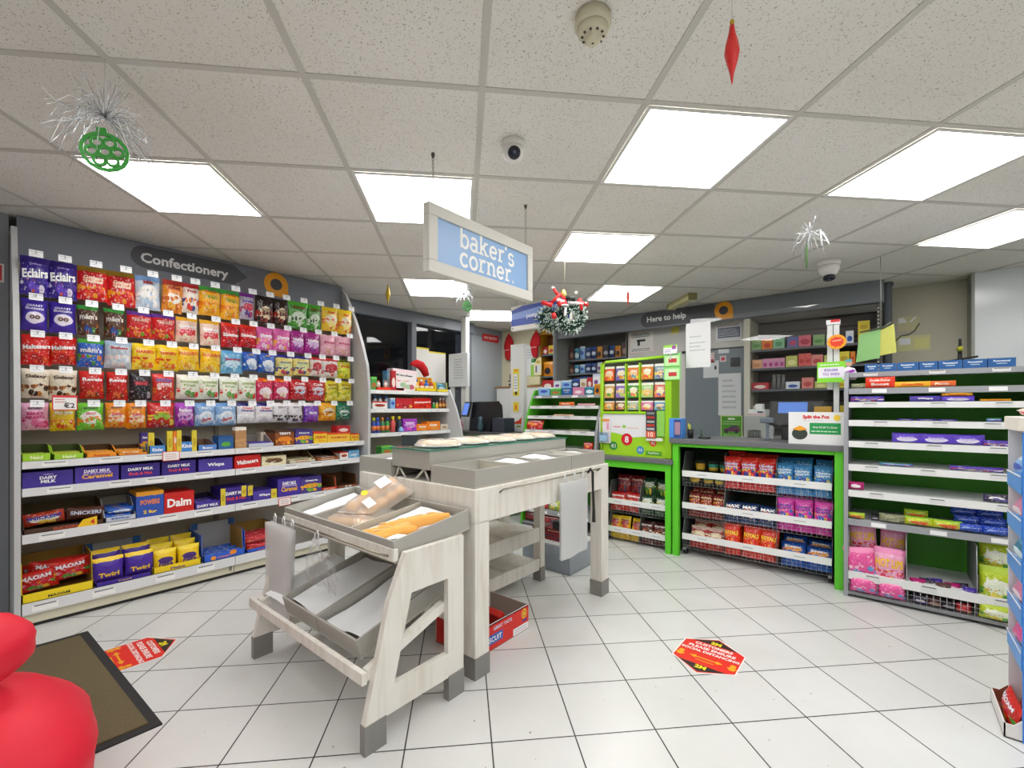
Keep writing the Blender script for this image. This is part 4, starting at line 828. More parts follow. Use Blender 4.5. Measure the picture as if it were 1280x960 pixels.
# baguettes
crust = mat('f6b254', .5, noise=.09, nscale=9); crumb = mat('f7d596', .7)
def baguette(p0, p1, r, label, h=.62):
    p0, p1 = Vector(p0), Vector(p1); n = 14; pts = []; rr = []
    for i in range(n+1):
        t = i/n; pts.append(p0.lerp(p1, t)+Vector((0, 0, .004*math.sin(t*3.1)))); rr.append(r*(max(.05, math.sin(PI*min(1, max(0, t*.96+.02)))))**.32*(1+.06*math.sin(t*26)))
    q = MB(); q.tube(pts, rr, crust, 14)
    for i in (3, 6, 9, 11):
        a = pts[i]; q.tube([a+Vector((-r*.5, -.02, r*.86)), a+Vector((0, 0, r*1.02)), a+Vector((r*.5, .02, r*.8))], r*.14, crumb, 6)
    return q.build('baguette', label=label, cat='bread', group='baguettes in the bread stand')
baguette(M2 @ Vector((-1.645, 1.05, .652)), M2 @ Vector((-1.455, 1.34, .668)), .026, 'longest golden baguette, leaning toward the far corner of the divided tray')
baguette(M2 @ Vector((-1.60, 1.03, .646)), M2 @ Vector((-1.52, 1.21, .648)), .025, 'short golden baguette lying beside the longest one')
baguette(M2 @ Vector((-1.655, 1.01, .644)), M2 @ Vector((-1.60, 1.10, .646)), .024, 'golden baguette end at the near edge of the divided tray')
q = MB(); q.M = M2; q.add([(-1.55, 1.0, .64), (-1.42, 1.0, .69), (-1.42, 1.15, .65), (-1.54, 1.12, .648)], [(0, 1, 2, 3)], paper); q.build('paper_flap', label='white paper bag flap beside the baguettes', cat='paper')
# bagged rolls
bagcl = film('fdfaf6', 'roll_bag_film', .42, .15, (1, 1, 1, 1), 1.35)
bun = mat('eec08c', .7, noise=.22, nscale=30)
def bunbag(c, ang, L_, tilt, label, rows=2, n=5, yel=True, roll=0):
    g = thing('roll_bag', c, label, 'bag of bread', 'clear bags of rolls')
    M = Matrix.Translation(c) @ Matrix.Rotation(ang, 4, 'Z') @ Matrix.Rotation(tilt, 4, 'X') @ Matrix.Rotation(roll, 4, 'Y')
    for a in range(rows):
        for b in range(n):
            q = MB(); q.M = M @ Matrix.Translation(((a-.5*(rows-1))*.07, (b+.5)*L_/n, .022)); q.lathe([(0, -.018), (.022, -.016), (.029, 0), (.021, .013), (0, .017)], (0, 0, 0), bun, 12); q.build('roll', g)
    q = MB(); q.M = M; nx, ny = 10, 14; vs = []; r = random.Random(int(L_*1000))
    for s in (1, -.1):
        for j in range(ny+1):
            for i in range(nx+1):
                x, y = i/nx*2-1, j/ny
                h = .055*max(0, 1-abs(x)**3)**.5*min(1, (math.sin(PI*min(1, max(0, y)))*2.2))+r.uniform(-.003, .003)
                vs.append((x*.076*rows/2, y*(L_+.05)-.025, max(0, h)*s+.001))
    m_ = (nx+1)*(ny+1)
    q.add(vs, [(o_+j*(nx+1)+i, o_+j*(nx+1)+i+1, o_+(j+1)*(nx+1)+i+1, o_+(j+1)*(nx+1)+i) for o_ in (0, m_) for j in range(ny) for i in range(nx)], bagcl, True); q.build('clear_bag', g)
    q = MB(); q.M = M; q.ell(-.035, L_*.35, .016, .016, mat('f2d824', .4), .062) if yel else q.rect(-.02, L_*.4, .03, L_*.6, mat('f2f2f0'), .06); q.build('sticker', g)
    q = MB(); q.M = M; q.rect(-.06, L_*.6, -.005, L_*.84, mat('f6f6f8'), .0615); q.build('paper_label', g)
    q = MB(); q.M = M; q.rect(.0, L_*.2, .055, L_*.36, mat('f6f6f8'), .0615); q.build('paper_label', g)
bunbag(M2 @ Vector((-1.865, 1.12, .665)), R(-6), .27, R(24), 'clear bag of golden rolls with a round yellow sticker, leaning on the bakery table', roll=R(30))
bunbag(M2 @ Vector((-1.93, 1.075, .632)), R(-80), .2, R(3), 'flattened clear bag of pale rolls at the near edge of the divided tray', 2, 4, False, roll=R(-12))
q = MB(); q.M = M1; r = random.Random(3)
for k in range(4): q.tube([(-2.2+k*.04, 1.03+.01*k, .626), (-2.18+k*.04, 1.05, .636), (-2.155+k*.045, 1.04, .628)], .007, mat('e8c878', .6), 6)
q.build('pastry_sticks', label='few small pale pastry pieces in the narrow upper tray', cat='pastry')
# bags hanging on the stand
hb = film('ffffff', 'thick_clear_bags', .6, .3, (1, 1, 1, 1), 1.35)
q = hangbag(.95, -2.33, -2.07, .622, .22, 6, 'thick bundle of clear bread bags hanging at the corner of the bread stand', hb, depth=.006, flare=.02, ax='u')
crk = film('f2f4f6', 'crinkled_clear', .16, .08, (1, 1, 1, 1), 1.6)
q = MB(); nx, ny = 14, 10; vs = []; r = random.Random(9)
for j in range(ny+1):
    for i in range(nx+1): t, s = i/nx, j/ny; sp = .25+.75*min(1, s*2.2); vs.append((-1.87+(t-.25)*.26*sp+.0, .945-r.uniform(0, .02)-.01*math.sin(t*9), .60-.17*s+r.uniform(-.004, .004)))
q.add(vs, [(j*(nx+1)+i, j*(nx+1)+i+1, (j+1)*(nx+1)+i+1, (j+1)*(nx+1)+i) for j in range(ny) for i in range(nx)], crk, False)
q.box(-1.9, -1.84, .943, .947, .595, .615, mat('e9eaea')); q.tube([(-1.89, .947, .61), (-1.887, .95, .64), (-1.875, .952, .652), (-1.86, .95, .64), (-1.857, .947, .61)], .003, mat('e9eaea'), 5)
q.build('clear_bag', label='crinkled clear bag on a white hook under the front of the bread stand', cat='bag')

# ================================================================ under and around the table
q = MB(); rb = mat('d92a22', .5); wh = mat('ece8e4', .6); br = mat('8d7d6c', .8); z_ = .127
q.M = Matrix(); u0, u1, v0, v1 = -1.745, -1.47, 1.5, 1.908; t = .004
q.box(u0, u1, v0, v1, 0, t, br); q.box(u1-t, u1, v0, v1, t, z_, rb); q.box(u0, u0+t, v0, v1, t, z_, wh)
q.box(u0+t, u1-t, v1-t, v1, t, z_, rb); q.box(u0+t, u1-t, v0, v0+t, t, z_, rb)
q.box(u1-.0055, u1-t-.0001, v0+t, v1-t, t, z_-.001, br); q.box(u0+t, u1-t, v1-.0055, v1-t-.0001, t, z_-.001, mat('a99f94', .8))
q.box(u0-.001, u1+.001, v0-.001, v1+.001, z_, z_+.002, wh) if 0 else None
for a in ((u0, u1, v1-t, v1), (u1-t, u1, v0, v1)): q.box(*a, z_-.006, z_+.0015, wh)
q.M = FU(u1, 0, 0); q.rect(1.78, .004, 1.906, .04, mat('f0eef0', .5), .0006); q.rect(1.56, .03, 1.7, .075, '3a62b8', .0006); q.text('BISCUIT', 1.63, .052, .12, .03, mat('ffffff'), .0012); q.text('GREAT TASTE', 1.7, .1, .14, .018, mat('d8e4f8'), .0012)
q.ell(1.87, .092, .022, .026, 'e8b82a', .0009); q.ring(1.87, .092, .012, .016, 'c83a20', .0012); q.rect(1.855, .052, 1.89, .062, '3a3a9c', .001); q.lines(1.79, .01, 1.895, .034, 2, mat('c8c4c8'), .001)
q.M = Matrix(); q.build('cardboard_box', at=(-1.6, 1.7, 0), label='red and white open cardboard box on the floor behind the table leg', cat='box')
q = MB(); q.M = Matrix.Translation((-1.6, 1.82, .006)) @ Matrix.Rotation(.5, 4, 'X'); q.bbox(-.06, .06, -.02, .02, 0, .11, mat('cf2a20', .45), .006); q.build('red_packet', label='red packet standing inside the open cardboard box', cat='packet')
clr = film('d9dfe6', 'cloudy_plastic', .5, .2, (.95, .97, 1, 1), 1.4)
g = thing('storage_crate', (-1.9, 2.8, 0), 'cloudy translucent plastic crate on the floor behind the bakery table', 'crate')
q = MB(); u0, u1, v0, v1 = -2.12, -1.70, 2.68, 3.0
for a in ((u0, u1, v0, v0+.004), (u0, u1, v1-.004, v1), (u0, u0+.004, v0, v1), (u1-.004, u1, v0, v1)): q.box(*a, 0, .185, clr)
q.box(u0, u1, v0, v1, 0, .004, clr); q.build('body', g); MB().bbox(u0-.01, u1+.01, v0-.01, v1+.01, .185, .2, mat('c9ccca', .4), .004).build('lid', g)
for k, (u, w_, key, d) in enumerate(((-2.02, .1, 'brownp', 'dull brown'), (-1.87, .17, 'redb', 'dark red'))):
    put('snack_box', wrapper('box', key), FV(u, 2.74, .2), (w_, .085, .12), f'{d} snack box lying on the cloudy plastic crate', 'box')
q = MB(); q.M = Matrix.Translation((-1.84, 2.74, .285)); q.bbox(-.05, .09, 0, .1, 0, .06, mat('26242a', .5), .006); q.build('black_box', label='black box on top of the dark red snack box', cat='box')

# ---- the hanging sign
US = -1.51
g = thing('hanging_sign', (US, 1.63, 1.77), "white framed pale blue hanging sign reading baker's corner", 'sign')
V0s, V1s, Z0s, Z1s = 1.26, 2.0, 1.768, 2.068; fr_ = mat('d6d4cc', .5); fw = .052
for nm, a in (('top', (V0s, V1s, Z1s-fw, Z1s)), ('bottom', (V0s, V1s, Z0s, Z0s+fw)), ('near', (V0s, V0s+fw, Z0s+fw, Z1s-fw)), ('far', (V1s-fw*.8, V1s, Z0s+fw, Z1s-fw))):
    MB().bbox(US-.04, US, *a, fr_, .003).build('frame_bar', g)
pn = MB(); pn.box(US-.03, US-.012, V0s+fw, V1s-fw*.8, Z0s+fw, Z1s-fw, mat('8fb4e0', .4)); pn = pn.build('panel', g)
def arc(cx, cy, rx, ry, a0, a1, n=14): return [(cx+rx*math.cos(R(a0+(a1-a0)*i/n)), cy+ry*math.sin(R(a0+(a1-a0)*i/n))) for i in range(n+1)]
SLAB = {'b': ([[(.18, .02), (.18, 1.45)], arc(.5, .48, .34, .44, -170, 170)], [[(-.04, 1.43), (.18, 1.43)]], 1.0),
 'a': ([arc(.42, .3, .3, .26, 0, 360), [(.72, .7), (.72, .05)], arc(.43, .68, .29, .28, 0, 150)], [[(.68, .05), (.92, .05)]], 1.0),
 'k': ([[(.2, .05), (.2, 1.45)], [(.26, .42), (.68, .9)], [(.4, .55), (.78, .08)]], [[(-.02, 1.43), (.2, 1.43)], [(-.02, .05), (.42, .05)], [(.5, .92), (.9, .92)], [(.55, .05), (1.0, .05)]], 1.08),
 'e': ([arc(.48, .48, .36, .44, 8, 320), [(.14, .5), (.82, .5)]], [], 1.0),
 'r': ([[(.24, .05), (.24, .9)], arc(.56, .5, .32, .4, 60, 165)], [[(.02, .9), (.24, .9)], [(.0, .05), (.5, .05)]], .86),
 "'": ([[(.14, 1.42), (.1, 1.1)]], [], .34),
 's': ([arc(.4, .7, .27, .22, 20, 255), arc(.4, .27, .29, .24, 75, -160)], [], .82),
 'c': ([arc(.48, .48, .36, .44, 42, 322)], [], .92), 'o': ([arc(.48, .48, .36, .44, 0, 360)], [], 1.02),
 'n': ([[(.22, .05), (.22, .9)], arc(.52, .55, .3, .36, 0, 160), [(.82, .6), (.82, .05)]], [[(.0, .9), (.22, .9)], [(.0, .05), (.42, .05)], [(.64, .05), (1.04, .05)]], 1.12),
 '.': ([[(.1, .08), (.2, .08)]], [], .3)}
q = MB(); q.M = FU(US-.012, 0, 0); wt = mat('f4f5f2', .5)
def slab(txt, x, y, k):
    for ch in txt:
        big, ser, adv = SLAB[ch]
        for s_ in big: q.stroke([(x+a*k, y+b*k) for a, b in s_], .215*k, wt, .0008+.0005*big.index(s_))
        for s_ in ser: q.stroke([(x+a*k, y+b*k) for a, b in s_], .15*k, wt, .0024+.0004*ser.index(s_))
        x += adv*k
slab("baker's", 1.452, 1.925, .0655); q.build('lettering', pn); q = MB(); q.M = FU(US-.012, 0, 0); slab('corner.', 1.452, 1.838, .0655)
q.build('lettering', pn)
for v in (1.30, 1.96):
    zc, zt = Z1s, CEIL; n = int((zt-zc)/.016); q = MB()
    for i in range(n):
        z = zc+(i+.5)*(zt-zc)/n; M_ = Matrix.Translation((US-.02, v, z)) @ Matrix.Rotation(R(90*(i % 2)+20), 4, 'Z')
        q.M = M_; q.tube([(.005*math.cos(a), 0, .0105*math.sin(a)) for a in [2*PI*k/8 for k in range(8)]], .0016, mat('b4b4b0', .3, .8), 4, True)
    q.build('chain', g); q = MB(); q.lathe([(.008, 0), (.008, -.012), (.003, -.022)], (US-.02, v, CEIL-.001), mat('5a564e', .5), 8); q.build('ceiling_hook', g)
# ================================================================ far side: fascia, booth wall, recess shelving
fgrey = mat('7c8088', .5)
g = thing('fascia_sign', (-1.73, 5.1, 2.1), 'long dark grey fascia reading Here to help above the counter area', 'sign')
MB().bbox(-3.455, -.013, 5.08, 5.16, 2.10, CEIL-.004, fgrey, .003).build('board', g)
q = MB(); q.M = FV(0, 5.078, 0); dk2 = mat('55565c', .5)
q.poly([(-2.15+.085*math.cos(a), 2.2+.085*math.sin(a)) for a in [PI/2+i*PI/12 for i in range(13)]]+[(-1.42, 2.115), (-1.36, 2.2), (-1.42, 2.285)], dk2, .001); q.build('sign_shape', g)
q = MB(); q.M = FV(0, 5.076, 0); q.text('Here to help', -1.93, 2.195, .5, .085, mat('f2f1f2', .4), .002, bold=.03); q.build('lettering', g)
q = MB(); q.M = FV(0, 5.076, 0); q.ring(-1.316, 2.2, .045, .092, og, .003); q.poly([(-1.316, 2.108), (-1.224, 2.108), (-1.224, 2.2), (-1.27, 2.13)], og, .0028); q.ell(-1.316, 2.2, .045, .045, mat('3c3c42'), .0025); q.build('logo', g)
# booth wall with hatch and grey door
bw = mat('d6d4cf', .6)
q = MB()
for a in ((-2.52, -1.83, 1.80, CEIL), (-2.52, -2.44, 0, 1.80), (-1.90, -1.79, 0, 1.80), (-1.83, -1.13, 1.832, CEIL), (-1.155, -1.13, 0, 1.832), (-2.44, -1.9, 0, .9)): q.box(a[0], a[1], 5.3, 5.36, a[2], a[3], bw)
q.build('wall_booth', at=(0, 0, 0), kind=S)
q = MB(); q.box(-1.79, -1.155, 5.31, 5.35, 0, 1.83, mat('7d868e', .4, noise=.04, nscale=3)); dr = q.build('door_1', at=(0, 0, 0), kind=S)
q = MB(); q.box(-1.165, -1.155, 5.295, 5.31, 0, 1.84, mat('262c34')); q.box(-1.79, -1.155, 5.295, 5.31, 1.822, 1.834, mat('3c4046')); q.build('trim_1', at=(0, 0, 0), kind=S)
MB().box(-2.44, -1.9, 5.33, 5.335, .9, 1.80, film('58626c', 'hatch_glass', .6, .04)).build('window_2', at=(0, 0, 0), kind=S)
def note(v, u0, u1, z0, z1_, base, label, deco=None, cat='notice', name='notice', th=.003, plane='v'):
    q = MB(); q.M = FV(0, v, 0) if plane == 'v' else FU(v, 0, 0); q.box(u0, u1, z0, z1_, -th+.0005, 0, mat(base, .5))
    if deco: deco(q)
    return q.build(name, label=label, cat=cat)
ink = mat('55585e'); lightink = mat('b9bcc2')
def gun(q):
    for a in ((-2.475, 1.855, -2.163, 1.858), (-2.475, 2.108, -2.163, 2.111), (-2.475, 1.855, -2.472, 2.111), (-2.166, 1.855, -2.163, 2.111)): q.rect(*a, 'd8787c', .001)
    q.rect(-2.38, 1.99, -2.27, 2.015, '26262a', .001); q.rect(-2.37, 1.94, -2.34, 1.99, '26262a', .001); q.lines(-2.45, 2.04, -2.2, 2.1, 3, ink); q.lines(-2.45, 1.87, -2.2, 1.91, 2, ink)
note(5.295, -2.48, -2.158, 1.85, 2.115, 'ece9e4', 'red-bordered notice with a small black pistol silhouette below the fascia', gun)
note(3.745, -1.26, -1.068, 1.50, 1.86, 'e9eaec', 'large white sheet with faint print hung on the clear counter screen', lambda q: [q.lines(-1.23, z, -1.1, z+.02, 1, lightink, seed=i) for i, z in enumerate((1.74, 1.69, 1.66, 1.63))], cat='paper', name='paper_notice')
note(5.29, -1.455, -1.19, 1.90, 2.10, 'e8e9ee', 'white poster with a dark text block, under the orange ring of the fascia', lambda q: [q.rect(-1.43, 1.94, -1.205, 2.05, '5c6880', .001), q.lines(-1.42, 1.95, -1.21, 2.04, 5, mat('d4d8e4'), .0015), q.lines(-1.44, 2.06, -1.2, 2.09, 2, mat('8a2a4a'))], name='poster')
note(5.305, -1.43, -1.32, 1.775, 1.82, 'e2e4e8', 'small blank white label at the top of the grey door', cat='notice')
note(5.305, -1.415, -1.35, 1.68, 1.745, 'e8dce2', 'small pink and white sticker on the grey door', lambda q: q.rect(-1.40, 1.695, -1.362, 1.732, 'c83a58', .001), name='sticker', cat='sticker')
note(5.305, -1.305, -1.21, 1.62, 1.72, '2c3036', 'small black panel at the right of the grey door', name='switch_plate', cat='switch plate')
note(5.305, -1.52, -1.47, 1.68, 1.79, 'e8e4e4', 'small red ringed prohibition sign on the grey door', lambda q: [q.ring(-1.495, 1.755, .014, .021, 'd03040', .001), q.rect(-1.51, 1.69, -1.48, 1.72, 'd03040', .001)], name='sticker', cat='sticker')
note(5.305, -1.59, -1.425, 1.51, 1.70, 'dcdfe3', 'white card with a black icon on the grey door', lambda q: q.ell(-1.46, 1.62, .012, .025, '2a2c30', .001))
note(5.305, -1.43, -1.20, 1.09, 1.55, 'dfe1e5', 'tall white notice on the grey door above the green poster', lambda q: q.lines(-1.39, 1.15, -1.24, 1.5, 6, lightink))
def car(q):
    q.rect(-1.395, .80, -1.195, 1.08, '4c9a1c', .001); q.rect(-1.33, 1.045, -1.26, 1.062, 'f0f4e8', .002); q.lines(-1.385, .985, -1.2, 1.035, 2, mat('a8d088'), .002)
    q.poly([(-1.385, .915), (-1.36, .945), (-1.32, .955), (-1.29, .98), (-1.24, .98), (-1.215, .955), (-1.205, .93), (-1.215, .915)], mat('6a2a5c', .4), .002)
    for u in (-1.345, -1.245): q.ell(u, .914, .018, .018, '1c1c20', .003)
    q.poly([(-1.315, .955), (-1.288, .974), (-1.25, .974), (-1.235, .955)], mat('3c4a50'), .003); q.lines(-1.375, .86, -1.21, .89, 2, mat('b8dc90'), .002); q.ell(-1.37, .825, .014, .014, '2a8a6a', .002); q.ell(-1.22, .825, .018, .012, 'c8dc4a', .002)
note(5.30, -1.405, -1.185, .79, 1.09, 'c8e08a', 'green poster with a dark purple car on the grey door', car, name='poster', cat='poster')
note(5.295, -1.95, -1.86, 2.045, 2.13, 'e8e070', 'yellow note stuck under the fascia above the hatch', cat='note', name='sticky_note')
def recess_panel():
    q = MB(); sl = mat('97938e', .6)
    q.box(-3.47, -3.43, 5.08, 5.62, 0, CEIL, mat('9b9b98', .6)); q.box(-3.43, -2.52, 5.58, 5.62, 0, CEIL, mat('8d8884', .6)); q.box(-2.53, -2.5, 5.3, 5.62, 0, CEIL, mat('9b9b98', .6)); q.build('wall_recess', at=(0, 0, 0), kind=S)
recess_panel()
g = thing('wall_shelving', (-2.97, 5.5, 0), 'grey shelving in the recess behind the counter, full of small packets', 'shelving')
for z in (1.22, 1.45, 1.64, 1.83): MB().box(-3.42, -2.54, 5.32, 5.575, z-.02, z, mat('6f7074', .5)).build('shelf', g)
MB().box(-3.42, -2.54, 5.565, 5.575, 1.2, 2.2, mat('7c7876', .6)).build('back_panel', g)
rows_ = [(1.83, ['brownp', 'tealp', 'skyp', 'navyp', 'navyp', 'orgp', 'blackp', 'navyp', 'orgp', 'brownp'], .19), (1.64, ['brownp', 'tealp', 'skyp', 'navyp', 'navyp', 'whitep', 'orgp', 'blackp', 'orgp', 'orgp'], .15), (1.45, ['creamp', 'brownp', 'navyp', 'navyp', 'blackp', 'whitep', 'navyp', 'skyp', 'brownp', 'creamp'], .15), (1.22, ['brownp', 'whitep', 'yelp', 'blackp', 'whitep', 'redp', 'navyp', 'creamp', 'redp', 'navyp'], .17)]
CN = dict(brownp='brown', tealp='teal', skyp='pale blue', navyp='navy blue', orgp='orange', blackp='black', whitep='white', creamp='cream', yelp='yellow', redp='red', greenp='green', pinkp='pink')
for r_, (z, ks, h) in enumerate(rows_):
    for i, k in enumerate(ks):
        put('small_packet', wrapper('bag' if i % 3 else 'box', k), FV(-3.37+i*.088, 5.36, z+.001), (.078, h*rnd.uniform(.75, 1), .03), f'{CN[k]} packet, {ORD[i]} on the {("top", "second", "third", "lowest")[r_]} recess shelf', 'packet', f'packets on the {("top", "second", "third", "lowest")[r_]} recess shelf')
# orange cabinet left of the recess
g = thing('orange_cabinet', (-3.54, 5.1, 0), 'tall narrow orange-backed shelf beside the santa hats', 'shelf')
q = MB(); oc = mat('c8901c', .5)
q.box(-3.66, -3.645, 5.01, 5.195, 1.3, 2.27, oc); q.box(-3.645, -3.44, 5.185, 5.195, 1.3, 2.27, mat('7a4a20')); q.box(-3.66, -3.44, 5.01, 5.195, 2.17, 2.27, oc); q.box(-3.44, -3.432, 5.01, 5.195, 1.3, 2.27, mat('b8bcc0'))
for z in (1.9, 1.6): q.box(-3.645, -3.44, 5.02, 5.185, z-.02, z, mat('4a6a7a'))
q.box(-3.66, -3.44, 5.01, 5.195, 0, 1.3, mat('d8d4cc')); q.build('carcass', g)
for i, (u, z, w_, h, k) in enumerate(((-3.6, 1.9, .08, .11, 'redp'), (-3.5, 1.9, .09, .12, 'yelp'), (-3.55, 1.6, .16, .2, 'orgp'), (-3.55, 1.3, .18, .1, 'redp'), (-3.53, 1.41, .14, .1, 'blackp'))):
    put('small_packet', wrapper('box' if i < 2 else 'bag', k), FV(u, 5.05, z+.001), (w_, h, .04), f'{CN[k]} packet on the {("upper", "upper", "middle", "lower", "lower")[i]} shelf of the orange cabinet'+(' on top of the red one' if i == 4 else ''), 'packet')
# wall with the santa hats and papers
for k, (x, y0, y1) in enumerate(((636.5, 417, 450), (670, 413, 447))):
    u, zt = onv(4.97, x, y0); zb = onv(4.97, x, y1)[1]; q = MB(); hm = mat('b8141c', .85, bump=.5, bscale=80); h = zt-zb; n = 14
    prof_ = [(0, .02), (.02, .05), (.26, .1), (.42, .5-.0), (.5, .062/h), (.62, .055/h)]
    ring_ = [(.0, .008, .01), (.06, .015, .012), (.14, .045, .02), (.28, .072, .03), (.45, .084, .035), (.55, .08, .036), (.61, .06, .034), (.75, .057, .03), (.9, .046, .025), (1.0, .028, .01)]
    vs = []
    for s_, rx, ry in ring_:
        for j in range(n): a = 2*PI*j/n; vs.append((u+rx*math.cos(a)*(1+.1*math.sin(3*a+k))+.012*math.sin(s_*5+k), 4.955-ry*math.sin(a)*(1 if math.sin(a) > 0 else .4), zt-h*s_))
    q.add(vs, [(i*n+j, i*n+(j+1) % n, (i+1)*n+(j+1) % n, (i+1)*n+j) for i in range(len(ring_)-1) for j in range(n)], hm, True)
    q.M = FV(0, 4.915, 0); q.rect(u-.05, zt-h*.66, u+.05, zt-h*.62, mat('e08a90', .7), .004); q.build('santa_hat', label=('red santa hat on the beige wall nearest the grey wall corner', 'red santa hat on the beige wall beside the orange cabinet')[k], cat='hat')
note(4.992, -3.92, -3.68, 1.62, 2.05, 'dfe2e4', 'large pale sheet of paper between the two santa hats', lambda q: q.lines(-3.88, 1.85, -3.72, 2.0, 4, lightink), name='paper_notice', cat='paper')
note(4.985, -3.79, -3.71, 1.80, 1.85, '3f9a50', 'small green label on the beige wall under the pale sheet', name='label_strip', cat='label')
note(4.985, -3.80, -3.75, 1.50, 1.77, '9ac850', 'narrow lime leaflet on the beige wall', name='leaflet', cat='leaflet')
note(4.985, -3.735, -3.62, 1.62, 1.86, 'e8e0a8', 'cream framed certificate on the beige wall', lambda q: [q.rect(-3.72, 1.65, -3.635, 1.76, 'd8dce0', .001), q.rect(-3.715, 1.66, -3.695, 1.75, '4a4a52', .002), q.rect(-3.70, 1.78, -3.64, 1.82, 'c8a850', .001)], name='certificate', cat='certificate')
MB().bbox(-3.80, -3.62, 4.95, 4.985, 1.488, 1.60, mat('d4cfa8', .6), .004).build('wall_box', label='low cream box fixed on the beige wall above the low partition', cat='box')
q = MB(); q.tube([(-3.92, 4.72, 1.5), (-3.93, 4.72, 1.6), (-3.90, 4.72, 1.68), (-3.93, 4.72, 1.76)], [.02, .028, .02, .01], mat('3c3a34'), 7); q.lathe([(.0, 0), (.03, .02), (.024, .06), (0, .08)], (-3.9, 4.72, 1.66), mat('d8a83a'), 9); q.box(-3.98, -3.86, 4.71, 4.73, 1.53, 1.545, mat('2c2c30')); q.box(-3.96, -3.9, 4.70, 4.74, 1.472, 1.5, mat('2c2c30')); q.build('figurine', label='small dark and yellow figurine standing on the low white partition', cat='figurine')

# ---- cigarette shelving
g = thing('tobacco_shelving', (-.55, 5.3, 0), 'grey slatted shelving of small cartons behind the till, under the fascia', 'shelving')
sg_ = mat('75706f', .6); lk = mat('5d6068', .5)
MB().box(-1.13, -1.075, 5.12, 5.56, 0, 2.09, mat('cfccbd', .6)).build('side_panel', g)
q = MB()
for i in range(14): q.box(-1.075, -.03, 5.535, 5.555, .62+i*.105, .715+i*.105, sg_)
q.box(-1.075, -.03, 5.556, 5.57, .6, 2.1, mat('3c3a3a')); q.build('back_panel', g)
for z in (1.765, 1.575, 1.36, 1.14, .9): MB().box(-1.07, -.04, 5.13, 5.53, z-.022, z, lk).build('shelf', g)
MB().box(-.06, -.035, 5.13, 5.55, 0, 2.09, mat('4a4a4c')).build('side_panel', g)
q = MB()
for i in range(26): q.box(-.058, -.045, 5.127, 5.13, 1.2+i*.034, 1.215+i*.034, mat('c9c4b0'))
q.build('slotted_upright', g)
def cartons(z, lst, h, row, v=5.16):
    for i, (x0, x1, k, hh) in enumerate(lst):
        a, b = onv(v, x0)[0], onv(v, x1)[0]
        put('small_carton', wrapper('box', k), FV((a+b)/2, v, z+.001), ((b-a)*.96, h*hh, .12), f'{CG[k]} carton, {ORD[i]} from the door on the {row} tobacco shelf', 'carton', f'cartons on the {row} tobacco shelf')
CG = dict(ciggreen='sage green', cigorange='orange', cigteal='mint green', cigblue='blue and pink', cigpink='rose red', ciglime='pale lime', cigcoral='coral red', cigsalm='salmon', cigrose='lilac pink', cigpeach='peach', cigyel='yellow', cigwb='white and blue', redp='red', navyp='dark blue', creamp='cream', whitep='white')
cartons(1.765, [(939, 952, 'ciggreen', 1), (952, 966, 'cigorange', 1), (966, 981, 'cigteal', 1), (984, 998, 'cigblue', 1), (998, 1014, 'cigpink', 1.05), (1016, 1031, 'ciggreen', 1), (1033, 1046, 'cigwb', .9), (1057, 1067, 'cigwb', 1.1)], .105, 'top')
cartons(1.575, [(940, 953, 'cigpeach', .95), (953, 960, 'cigrose', 1), (960, 967, 'cigrose', 1), (967, 974, 'cigrose', 1), (974, 981, 'cigrose', 1), (982, 997, 'ciglime', 1.15), (998, 1006, 'cigcoral', 1.3), (1006, 1014, 'cigcoral', 1.3), (1014, 1029, 'cigsalm', 1.1), (1030, 1036, 'ciglime', 1), (1048, 1062, 'cigyel', 1.25), (1063, 1069, 'cigorange', 1.2)], .095, 'second')
cartons(1.36, [(939, 961, 'redp', .7), (982, 1000, 'cigwb', .7), (1002, 1017, 'cigsalm', 1.05), (1018, 1034, 'ciglime', .65), (1046, 1058, 'cigyel', .6)], .1, 'third')
q = MB()
for i in range(3): q.lathe([(.016, 0), (.016, .11), (.012, .125), (.018, .13), (.018, .145), (0, .147)], (-.87+i*.04, 5.2, 1.362), film('c8ccca', 'clear_tube', .35, .1), 10)
q.build('lighter_rack', label='rack of three clear tubes with pale caps on the third tobacco shelf', cat='rack')
cartons(1.14, [(941, 952, 'creamp', .5), (1000, 1014, 'navyp', .5)], .11, 'fourth')
for k, (u, z, h) in enumerate(((-.19, 1.766, .1), (-.19, 1.867, .1))): put('small_carton', wrapper('box', 'cigyel'), FV(-.155, 5.2, z), (.085, h, .1), ('yellow carton at the far end of the top tobacco shelf, under another', 'topmost yellow carton at the far end of the top tobacco shelf')[k], 'carton')
# ---- beige back wall, pipe, white board
MB().box(-.03, .56, 5.55, 5.6, 0, CEIL, mat('c5bfae', .75, noise=.08, nscale=5)).build('wall_beige', at=(0, 0, 0), kind=S)
q = MB(); q.box(.557, 2.2, 5.32, 5.36, 0, CEIL-.002, mat('dfe3e8', .18, spec=.6)); q.build('wall_board', at=(0, 0, 0), kind=S)
q = MB(); q.box(.545, .565, 5.3, 5.56, 0, CEIL-.004, mat('9a9c96', .5)); q.build('trim_2', at=(0, 0, 0), kind=S)
q = MB(); q.lathe([(.034, 1.2), (.034, 2.26), (.042, 2.262), (.042, 2.29)], (.01, 5.25, 0), mat('6d7078', .5), 16); q.build('grey_pipe', label='vertical grey pipe at the end of the tobacco shelving', cat='pipe')
note(5.548, .08, .31, 1.70, 1.84, 'd4d09a', 'pale envelope with a white window taped on the beige wall', lambda q: [q.rect(.095, 1.76, .175, 1.82, 'eceef2', .001), q.rect(.2, 1.72, .30, 1.81, 'dcd98c', .001)], name='envelope', cat='envelope')
